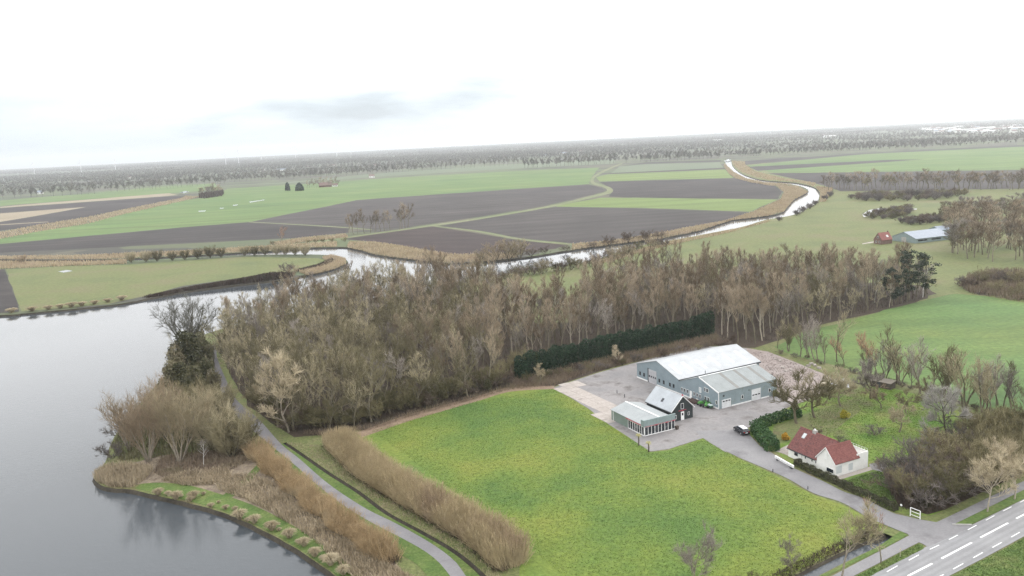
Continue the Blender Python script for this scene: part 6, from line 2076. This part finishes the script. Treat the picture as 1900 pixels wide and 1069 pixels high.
# palms in front of the showroom
for x, y, h_, lab in ((1185, 827, 2.2, 'small palm with a pale tuft on the grass corner left of the showroom front'), (1203.5, 839, 1.9, 'smaller palm nearest the paved forecourt edge')):
    p_ = thing('palm_tree', lab, 'palm', (*at(x, y), 0))
    MB().tube([(0, 0, 0), (.05, 0, h_ * .5), (0, 0, h_)], [.16, .14, .12], 7).build('trunk', MT['wood_dark'], p_)
    fr = MB()
    for k in range(18):
        a = k * 2.4
        dz = (.35, .1, -.25)[k % 3]
        c_, s_ = math.cos(a), math.sin(a)
        L_ = .75
        fr.add([(0, 0, h_), (c_ * L_ * .5 - s_ * .12, s_ * L_ * .5 + c_ * .12, h_ + .18 + dz * .5), (c_ * L_, s_ * L_, h_ + dz - .05), (c_ * L_ * .5 + s_ * .12, s_ * L_ * .5 - c_ * .12, h_ + .18 + dz * .5)], [(0, 1, 2, 3)])
    fr.build('fronds', MT['palm'], p_)

# green machines beside the warehouse


def machine(px, py, rz, lab, hood, sc):
    t = thing('garden_tractor', lab, 'tractor', (*at(px, py), .05), rz, None, sc)
    MB().loft([[(.1, -.4, .5), (.1, .4, .5), (.1, .38, 1.0), (.1, -.38, 1.0)], [(.8, -.38, .48), (.8, .38, .48), (.8, .32, 1.0), (.8, -.32, 1.0)], [(1.3, -.28, .5), (1.3, .28, .5), (1.25, .22, .85), (1.25, -.22, .85)]]).build('hood', MT[hood], t, bevel=.05)
    MB().box(-.95, .15, -.45, .45, .42, .62).box(-1.0, -.55, -.62, .62, .62, .95).build('body', MT[hood], t, bevel=.06)
    MB().box(-.6, -.2, -.25, .25, .65, .8).box(-.68, -.56, -.25, .25, .8, 1.25).build('seat', MT['dark_trim'], t)
    MB().tube([(.1, 0, .95), (-.12, 0, 1.15)], .03).build('steering_column', MT['dark_trim'], t)
    for x, r, y in ((-.65, .42, .6), (.95, .28, .5)):
        for s in (-1, 1):
            MB().loft([[(x + r * math.cos(a), s * y, r + r * math.sin(a)) for a in np.linspace(0, 2 * PI, 12, endpoint=False)], [(x + r * math.cos(a), s * (y + .22), r + r * math.sin(a)) for a in np.linspace(0, 2 * PI, 12, endpoint=False)]]).build('wheel', MT['black_rubber'], t)


machine(1304, 752, RAD(200), 'bright green garden tractor on the left beside the warehouse wall', 'green_paint', 1.05)
machine(1312, 755, RAD(240), 'bright green garden tractor on the right beside the warehouse wall', 'green_paint', 1.05)
tr = thing('machine_trailer', 'grey-green flat machine cover beside the green tractors at the warehouse', 'trailer', (*at(1316, 757), .05), RAD(117))
MB().box(-1.0, 1.0, -.5, .5, .75, .85).build('deck', MT['grey_green'], tr, bevel=.03)
MB().box(-.9, .9, -.42, .42, .3, .75).build('body', MT['green_dark'], tr)
for s in (-1, 1):
    MB().loft([[(.1 + .3 * math.cos(a), s * .5, .3 + .3 * math.sin(a)) for a in np.linspace(0, 2 * PI, 12, endpoint=False)], [(.1 + .3 * math.cos(a), s * .62, .3 + .3 * math.sin(a)) for a in np.linspace(0, 2 * PI, 12, endpoint=False)]]).build('wheel', MT['black_rubber'], tr)
R_ = random.Random(14)
hp = thing('timber_heap', 'dark reddish heap of timber between the barn and the warehouse', 'heap', (*at(1286, 747), .05), RAD(117))
for k in range(16):
    z = .12 + .16 * (k // 5)
    y = -.7 + .32 * (k % 5) + R_.uniform(-.08, .08)
    M_ = Matrix.Translation((R_.uniform(-.3, .3), y, z)) @ Matrix.Rotation(R_.uniform(-.12, .12), 4, 'Z')
    MB().box(-1.5, 1.5, -.1, .1, -.07, .07, M_).build('beam', MT[R_.choice(('wood_red', 'wood_dark'))], hp)
wc = thing('white_crate', 'small white crate against the warehouse wall beside the timber heap', 'crate', (*at(1296, 744), .05), RAD(27))
MB().box(-.4, .4, -.35, .35, 0, .55).build('body', MT['white'], wc, bevel=.02)
MB().box(-.44, .44, -.39, .39, .55, .62).build('lid', MT['white'], wc)
bx = thing('plant_tub', 'dark square tub at the right end of the glazed showroom front', 'planter', (*at(1256, 797), .05), RAD(26))
MB().loft([[(-.25, -.25, 0), (.25, -.25, 0), (.25, .25, 0), (-.25, .25, 0)], [(-.34, -.34, .75), (.34, -.34, .75), (.34, .34, .75), (-.34, .34, .75)]]).build('tub', MT['wood_dark'], bx)
MB().box(-.3, .3, -.3, .3, .72, .77).build('soil', MT['leaf_litter'], bx)

# heap of silver sheets, planks, shed and scrap beside the orchard
rng = np.random.default_rng(31)
hx = thing('scrap_sheets', 'heap of crumpled silvery sheets behind the forked orchard tree', 'heap', (*at(1560, 716), .05), RAD(20))
for k in range(42):
    x, y = rng.normal(0, 1.6), rng.normal(0, .9)
    z = max(.1, 1.25 - .25 * x * x * .5 - y * y * .5) * rng.uniform(.55, 1.0)
    a, b = rng.uniform(.4, 1.0), rng.uniform(.25, .6)
    M_ = Matrix.Translation((x, y, z)) @ Matrix.Rotation(rng.normal(0, .5), 4, 'X') @ Matrix.Rotation(rng.normal(0, .5), 4, 'Y') @ Matrix.Rotation(rng.uniform(0, 6.28), 4, 'Z')
    mb = MB()
    dz = rng.uniform(.05, .2)
    mb.add([(-a, -b, 0), (0, -b * 1.1, dz), (a, -b, 0), (a, b, .03), (0, b, dz * .6), (-a, b, 0)], [(0, 1, 4, 5), (1, 2, 3, 4)], M_)
    mb.build('sheet', MT['tarp'], hx)
MB().loft([[(-2.6, -1.3, 0), (2.6, -1.2, 0), (2.5, 1.2, 0), (-2.5, 1.3, 0)], [(-1.4, -.5, .9), (1.3, -.5, .95), (1.3, .5, .9), (-1.4, .5, .85)]]).build('core', MT['wood_dark'], hx)
pk = thing('plank_stack', 'stack of cream planks left of the silvery heap', 'planks', (*at(1533, 712), .05), RAD(35))
for k in range(8):
    M_ = Matrix.Translation((rng.normal(0, .2), -.5 + .33 * (k % 4), .1 + .16 * (k // 4))) @ Matrix.Rotation(rng.normal(0, .05), 4, 'Z')
    MB().box(-1.9, 1.9, -.14, .14, -.06, .06, M_).build('plank', MT['wood_pale'], pk)
sd = thing('garden_shed', 'dark flat-roofed shed under the trees at the back of the orchard', 'shed', (*at(1614, 716), 0), RAD(-52), None, .8)
MB().prism([(0, 0), (0, 1.9), (3.2, 2.2), (3.2, 0)], 0, 6.5, 'x').build('wall', MT['wood_dark'], sd)
MB().prism([(-.2, 1.92), (-.2, 2.0), (3.4, 2.34), (3.4, 2.25)], -.2, 6.7, 'x').build('roof', MT['roof_shed'] if 'roof_shed' in MT else MT.setdefault('roof_shed', flat('roof_shed', (.17, .15, .125), rough=.95)), sd)
MB().box(2.4, 3.3, -.05, 0, .02, 1.75).build('door', MT['dark_trim'], sd)
sf = thing('metal_rack', 'dark metal rack lying beside the right end of the warehouse', 'rack', (*at(1424, 700), .05), RAD(-60))
for y in (-.5, .5):
    MB().tube([(-2.4, y, .35), (2.4, y, .35)], .06).tube([(-2.4, y, .9), (1.2, y, .8)], .05).build('beam', MT['dark_trim'], sf)
for x in (-2.3, -1.1, .1, 1.2, 2.3):
    MB().tube([(x, -.5, .35), (x, .5, .35)], .05).build('crossbar', MT['dark_trim'], sf)
    MB().tube([(x, -.5, .0), (x, -.5, .88 if x < 1.3 else .35)], .05).tube([(x, .5, .0), (x, .5, .88 if x < 1.3 else .35)], .05).build('leg', MT['dark_trim'], sf)
# broken brick and stone over the rubble yard: nobody could count it
P = scatter(ats([(1395, 652), (1425, 656), (1480, 677), (1522, 695), (1545, 710), (1500, 730), (1450, 728), (1425, 690)]), 2400, RG)
V, F = [], []
mbr = MB()
for p in P[:900]:
    s = abs(RG.normal(0, .08)) + .05
    M_ = Matrix.Translation((p[0], p[1], .06 + s * .3)) @ Matrix.Rotation(RG.uniform(0, 3), 4, 'Z') @ Matrix.Rotation(RG.normal(0, .3), 4, 'X')
    mbr.box(-s, s, -s * .6, s * .6, -s * .4, s * .4, M_)
mbr.build('rubble', MT['rubble_ground'])
tag(bpy.data.objects['rubble'], kind='stuff')
for k, (x, y) in enumerate(((1440, 668), (1447, 671), (1453, 684), (1468, 688), (1500, 680), (1505, 676), (1512, 679), (1520, 684), (1458, 690))):
    q = thing('concrete_block', 'pale broken concrete block lying on the rubble yard', 'block', (*at(x, y), .05), k * 1.3, 'concrete blocks on the rubble yard')
    MB().loft([[(-.6, -.35, 0), (.55, -.4, 0), (.6, .3, 0), (-.5, .38, 0)], [(-.5, -.3, .4), (.5, -.3, .5), (.45, .28, .42), (-.45, .3, .35)]]).build('block', MT['slab'], q)

# ------------------------------------------------------------------ the far country
far_i = [0]


def far_tree(x, y, sc, i, label, group):
    """one object per tree, too far away for parts to show"""
    K = FARTREE[i]
    if K.first is None:
        a = obj('avenue_tree', FAR_ME[i], None)
        K.first = (a,)
    else:
        a = link(bpy.data.objects.new('avenue_tree', FAR_ME[i]))
    a.location = (x, y, 0)
    a.rotation_euler = (0, 0, rnd.uniform(0, 6.28))
    a.scale = (sc * 1.3, sc * 1.3, sc * rnd.uniform(.9, 1.1))
    tag(a, label, 'tree', group)
    return a


FAR_ME = []
for K in FARTREE:
    me = bpy.data.meshes.new('avenue_tree')
    bm = bmesh.new()
    bm.from_mesh(K.trunk)
    bm.from_mesh(K.crown)
    bm.to_mesh(me)
    bm.free()
    me.materials.append(K.crown.materials[0])
    FAR_ME.append(me)
AVENUES = (([(-60, 372), (60, 366), (175, 360)], 24, .95, 0, 'tall bare tree in the far avenue at the left edge of the picture', 'far avenue on the left'),
           ([(205, 356), (300, 350), (365, 345), (420, 341)], 28, .95, 0, 'tall bare tree in the far avenue behind the small pond', 'far avenue behind the pond'),
           ([(425, 338), (560, 331), (700, 322), (860, 312), (960, 306)], 58, 1.0, 0, 'tall bare tree in the long far avenue behind the green field', 'long far avenue behind the green field'),
           ([(975, 312), (1060, 307), (1140, 303)], 28, 1.15, 1, 'tall bare tree in the far avenue where the field track ends', 'far avenue at the end of the track'),
           ([(1160, 302), (1250, 298), (1335, 294)], 26, 1.1, 1, 'tall bare tree in the far avenue left of the river head', 'far avenue left of the river head'),
           ([(1375, 291), (1470, 285), (1600, 278), (1750, 270), (1920, 262)], 66, 1.0, 2, 'tall bare tree in the far avenue right of the river head', 'far avenue right of the river head'))
for line, n_, s_, i_, lab, gr in AVENUES:
    L_ = resample(ats(line), n_)
    for p in L_:
        if rnd.random() < .06:
            continue
        far_tree(p[0] + rnd.gauss(0, 2), p[1] + rnd.gauss(0, 5), s_ * rnd.uniform(.82, 1.1), i_, lab, gr)
# woods, hedgerows and copses to the horizon
rng = np.random.default_rng(123)
items = []


def allow(x, y):
    u, v = px_of(x, y)
    lim = np.interp(u, [-300, 0, 420, 960, 1140, 1360, 1600, 2000], [385, 366, 340, 306, 302, 293, 282, 262])
    return v < lim - 1.5


def hedgerow(n):
    for _ in range(n):
        D = rng.uniform(1700, 12500) if rng.random() < .75 else rng.uniform(1600, 4500)
        a = rng.uniform(-.62, .62)
        x, y = D * math.sin(a), D * math.cos(a)
        th = .35 + rng.choice((0, PI / 2)) * (rng.random() < .3) + rng.normal(0, .12) - .3
        L_ = rng.uniform(150, 700) * (1 + D / 8000)
        k = int(L_ / (9 + D / 600))
        for j in range(k):
            t = (j / k - .5) * L_
            px, py = x + math.cos(th) * t + rng.normal(0, 3), y + math.sin(th) * t + rng.normal(0, 3)
            if allow(px, py):
                items.append((px, py, rng.uniform(0, 6.28), rng.uniform(.25, .6), FARTREE[rng.integers(0, 3)]))


def wood(n):
    for _ in range(n):
        D = 2500 + 10800 * rng.random() ** .8
        a = rng.uniform(-.62, .62)
        x, y = D * math.sin(a), D * math.cos(a)
        w, d = rng.uniform(80, 420) * (1 + D / 7000), rng.uniform(40, 130) * (1 + D / 9000)
        k = int(min(300, w * d / (90 + D / 20)))
        th = rng.normal(.05, .2)
        c, s = math.cos(th), math.sin(th)
        for j in range(k):
            p, q = rng.uniform(-w, w), rng.uniform(-d, d)
            px, py = x + c * p - s * q, y + s * p + c * q
            if allow(px, py):
                items.append((px, py, rng.uniform(0, 6.28), rng.uniform(.3, .62), FARTREE[rng.integers(0, 3)]))


hedgerow(460)
wood(470)
print('far trees', len(items))
tag(gn_scatter('far_woods', items, FARTREE, wide=2.1), 'woods and hedgerows stretching to the horizon', 'woods')

# far farmstead with two dark conifers in the green field
for (x, y, s_, sx, lab) in ((534, 354, 1.0, .75, 'dark conical evergreen at the left end of the farmstead in the green field'), (556, 354, .95, 1.35, 'broad dark evergreen beside the conical one at the farmstead')):
    t = thing('evergreen_tree', lab, 'tree', (*at(x, y), 0))
    r2 = np.random.default_rng(int(x))
    zz = r2.uniform(0, 1, 900)
    aa = r2.uniform(0, 6.28, 900)
    rr = 5.2 * sx * np.sqrt(np.clip(1 - zz ** 1.6, 0, 1)) * r2.uniform(.8, 1.08, 900)
    me = mesh_np('crown', *leaf_mesh(np.column_stack([np.cos(aa) * rr, np.sin(aa) * rr, .4 + zz * 13 * s_]), 1.1, r2))
    obj('crown', me, MT['conifer'], t)
    MB().tube([(0, 0, 0), (0, 0, 9)], [.4, .15], 6).build('trunk', MT['bark_dark'], t)
for k in range(14):
    x = 570 + k * 4.4
    MID[k % 4].put('bare_tree', *at(x, 349 - (x - 570) * .06 + rnd.uniform(-1.5, 1)), rnd.uniform(0, 6), rnd.uniform(.7, 1.0), 'bare tree round the farmstead in the green field', 'tree', 'bare trees round the far farmstead')


def far_house(px, py, w, d, h, rf, rz, wall, roof, lab, group=None, cat='house', name='far_house'):
    t = thing(name, lab, cat, (*at(px, py), 0), rz, group)
    MB().prism([(-d / 2, 0), (-d / 2, h), (0, h + rf), (d / 2, h), (d / 2, 0)], -w / 2, w / 2, 'x').build('wall', MT[wall], t)
    for s in (-1, 1):
        MB().prism([(0, h + rf + .3 + s * .001), (s * (d / 2 + .3), h + .1), (s * (d / 2 + .3), h - .1), (0, h + rf + .05)], -w / 2 - .3, w / 2 + .3, 'x').build('roof', MT[roof], t)
    for k in range(max(2, int(w / 5))):
        x = -w / 2 + w * (k + .5) / max(2, int(w / 5))
        MB().box(x - .6, x + .6, -d / 2 - .06, -d / 2, h * .35, h * .75).build('window', MT['glass'], t)


MT['far_white'] = flat('far_white', (.7, .7, .69), rough=.5)
MT['roof_dull'] = flat('roof_dull', (.17, .115, .10), rough=.8)
far_house(604, 347, 22, 10, 3, 5, .15, 'brick', 'roof_dull', 'long pinkish farmhouse among the bare trees of the far farmstead')
far_house(622, 346, 9, 7, 2.6, 3, .15, 'render', 'roof_dull', 'small white outbuilding at the right end of the far farmstead')
spots = [(700, 309, 30), (616, 309, 40), (570, 312, 26), (522, 317, 44), (487, 318, 22), (1045, 286, 46), (1010, 290, 30), (1050, 284, 22), (1130, 272, 24), (1540, 255, 60), (1425, 247, 60), (1330, 262, 50), (1530, 251, 40), (75, 360, 14), (240, 331, 22), (545, 292, 90),
         (505, 294, 150), (1078, 282, 26), (690, 330, 16), (815, 300, 22)]
for k, (x, y, w) in enumerate(spots):
    if w < 48:
        far_house(x, y, w * .7, 9, 4, 3.2, rnd.uniform(-.3, .3), 'render', rnd.choice(('roof_dull', 'roof_slate', 'roof_dull')), 'pale far house among the trees of the distant plain', 'pale far houses of the plain')
    else:
        far_house(x, y, w, 30, 7, 2, rnd.uniform(-.1, .1), 'far_white', 'far_white', 'long white far shed on the distant plain', 'white far sheds of the plain', 'shed', 'far_shed')
for k in range(44):
    x = 1722 + 200 * rnd.random()
    y = np.interp(x, [1722, 1900], [241, 238]) + rnd.uniform(-4, 9)
    if k % 3 == 0:
        far_house(x, y, rnd.uniform(40, 130), 40, rnd.uniform(7, 11), 1.5, rnd.uniform(-.2, .2), 'far_white', 'far_white', 'white industrial shed in the distant town on the right horizon', 'white sheds of the distant town', 'shed', 'far_shed')
    else:
        far_house(x, y, rnd.uniform(16, 34), 14, rnd.uniform(6, 10), 5, rnd.uniform(-.6, .6), 'render', rnd.choice(('roof_dull', 'roof_slate')), 'house in the distant town on the right horizon', 'houses of the distant town')
far_house(1740, 241.5, 190, 50, 9, 1.5, .05, 'far_white', 'far_white', 'longest bright white shed at the left end of the distant town', None, 'shed', 'far_shed')

# wind turbines
MT['turbine'] = flat('turbine', (.78, .79, .8), rough=.4, var=.02)


def turbine_proto():
    t = thing('wind_turbine', 'white wind turbine', 'wind turbine')
    MB().tube([(0, 0, 0), (0, 0, 50), (0, 0, 100)], [2.8, 2.2, 1.5], 8).build('tower', MT['turbine'], t)
    MB().box(-2, 2, -6, 3, 99, 103.5).build('nacelle', MT['turbine'], t, bevel=.5)
    MB().ball((0, -7, 101.2), 2.0, 8, 5).build('hub', MT['turbine'], t)
    bl_ = MB().loft([[(-1.2, -7.4, 1.5), (1.2, -7.4, 1.5), (1.2, -6.6, 1.5), (-1.2, -6.6, 1.5)], [(-1.6, -7.3, 9), (1.8, -7.3, 9), (1.8, -6.7, 9), (-1.6, -6.7, 9)], [(-.4, -7.1, 42), (.4, -7.1, 42), (.4, -6.9, 42), (-.4, -6.9, 42)]]).mesh('blade')
    bl_.materials.append(MT['turbine'])
    for k in range(3):
        b = link(bpy.data.objects.new('blade', bl_), t)
        b.location = (0, 0, 101.2)
        b.rotation_euler = (0, k * 2 * PI / 3 + .3, 0)
    return t


tp = None
for x, y, s_, lab in ((419.5, 306.5, 1.0, 'leftmost white wind turbine of the middle pair on the left horizon'), (443.5, 304.5, 1.05, 'second white wind turbine of the middle pair, just right of its neighbour'), (485, 297.5, .95, 'white wind turbine right of the pair on the left horizon'),
                      (548.5, 294.5, 1.0, 'white wind turbine in the middle of the horizon group, in front of another'), (550, 288.6, .9, 'white wind turbine half hidden behind the one in the middle of the group'), (625.5, 290, 1.15, 'tall white wind turbine second from the right of the group'),
                      (651.5, 286.4, .9, 'white wind turbine at the right end of the group'), (214.5, 315, .95, 'faint wind turbine nearest the group on the left'), (151, 319.5, .85, 'faint wind turbine between the two others on the far left'), (64, 322.5, .85, 'faint wind turbine nearest the left edge of the picture')):
    p = at(x, y)
    D = float(np.linalg.norm(p))
    sc_ = s_ * 24 * D / FPX / 122.0 if x > 400 else s_ * 21 * D / FPX / 122.0
    if tp is None:
        tp = turbine_proto()
        tp.location = (*p, 0)
        tp.scale = (sc_,) * 3
        tp['label'] = lab
        tp['group'] = 'wind turbines on the horizon'
    else:
        copy_thing(tp, (*p, 0), rnd.uniform(-.5, .5), sc_, lab)

# ------------------------------------------------------------------ haze over the plain
HZ = bpy.data.materials.new('haze')
HZ.use_nodes = True
nt = HZ.node_tree
nt.nodes.clear()
o_ = nt.nodes.new('ShaderNodeOutputMaterial')
v_ = nt.nodes.new('ShaderNodeVolumePrincipled')
v_.inputs['Color'].default_value = (.93, .965, 1.0, 1)
v_.inputs['Density'].default_value = HAZE_D
v_.inputs['Anisotropy'].default_value = HAZE_G
nt.links.new(v_.outputs[0], o_.inputs['Volume'])
hz = MB().box(GX0 - 200, GX1 + 200, GY0 - 150, GY1 + 400, -2.4, HAZE_TOP).build('haze', HZ)
tag(hz, kind='stuff')
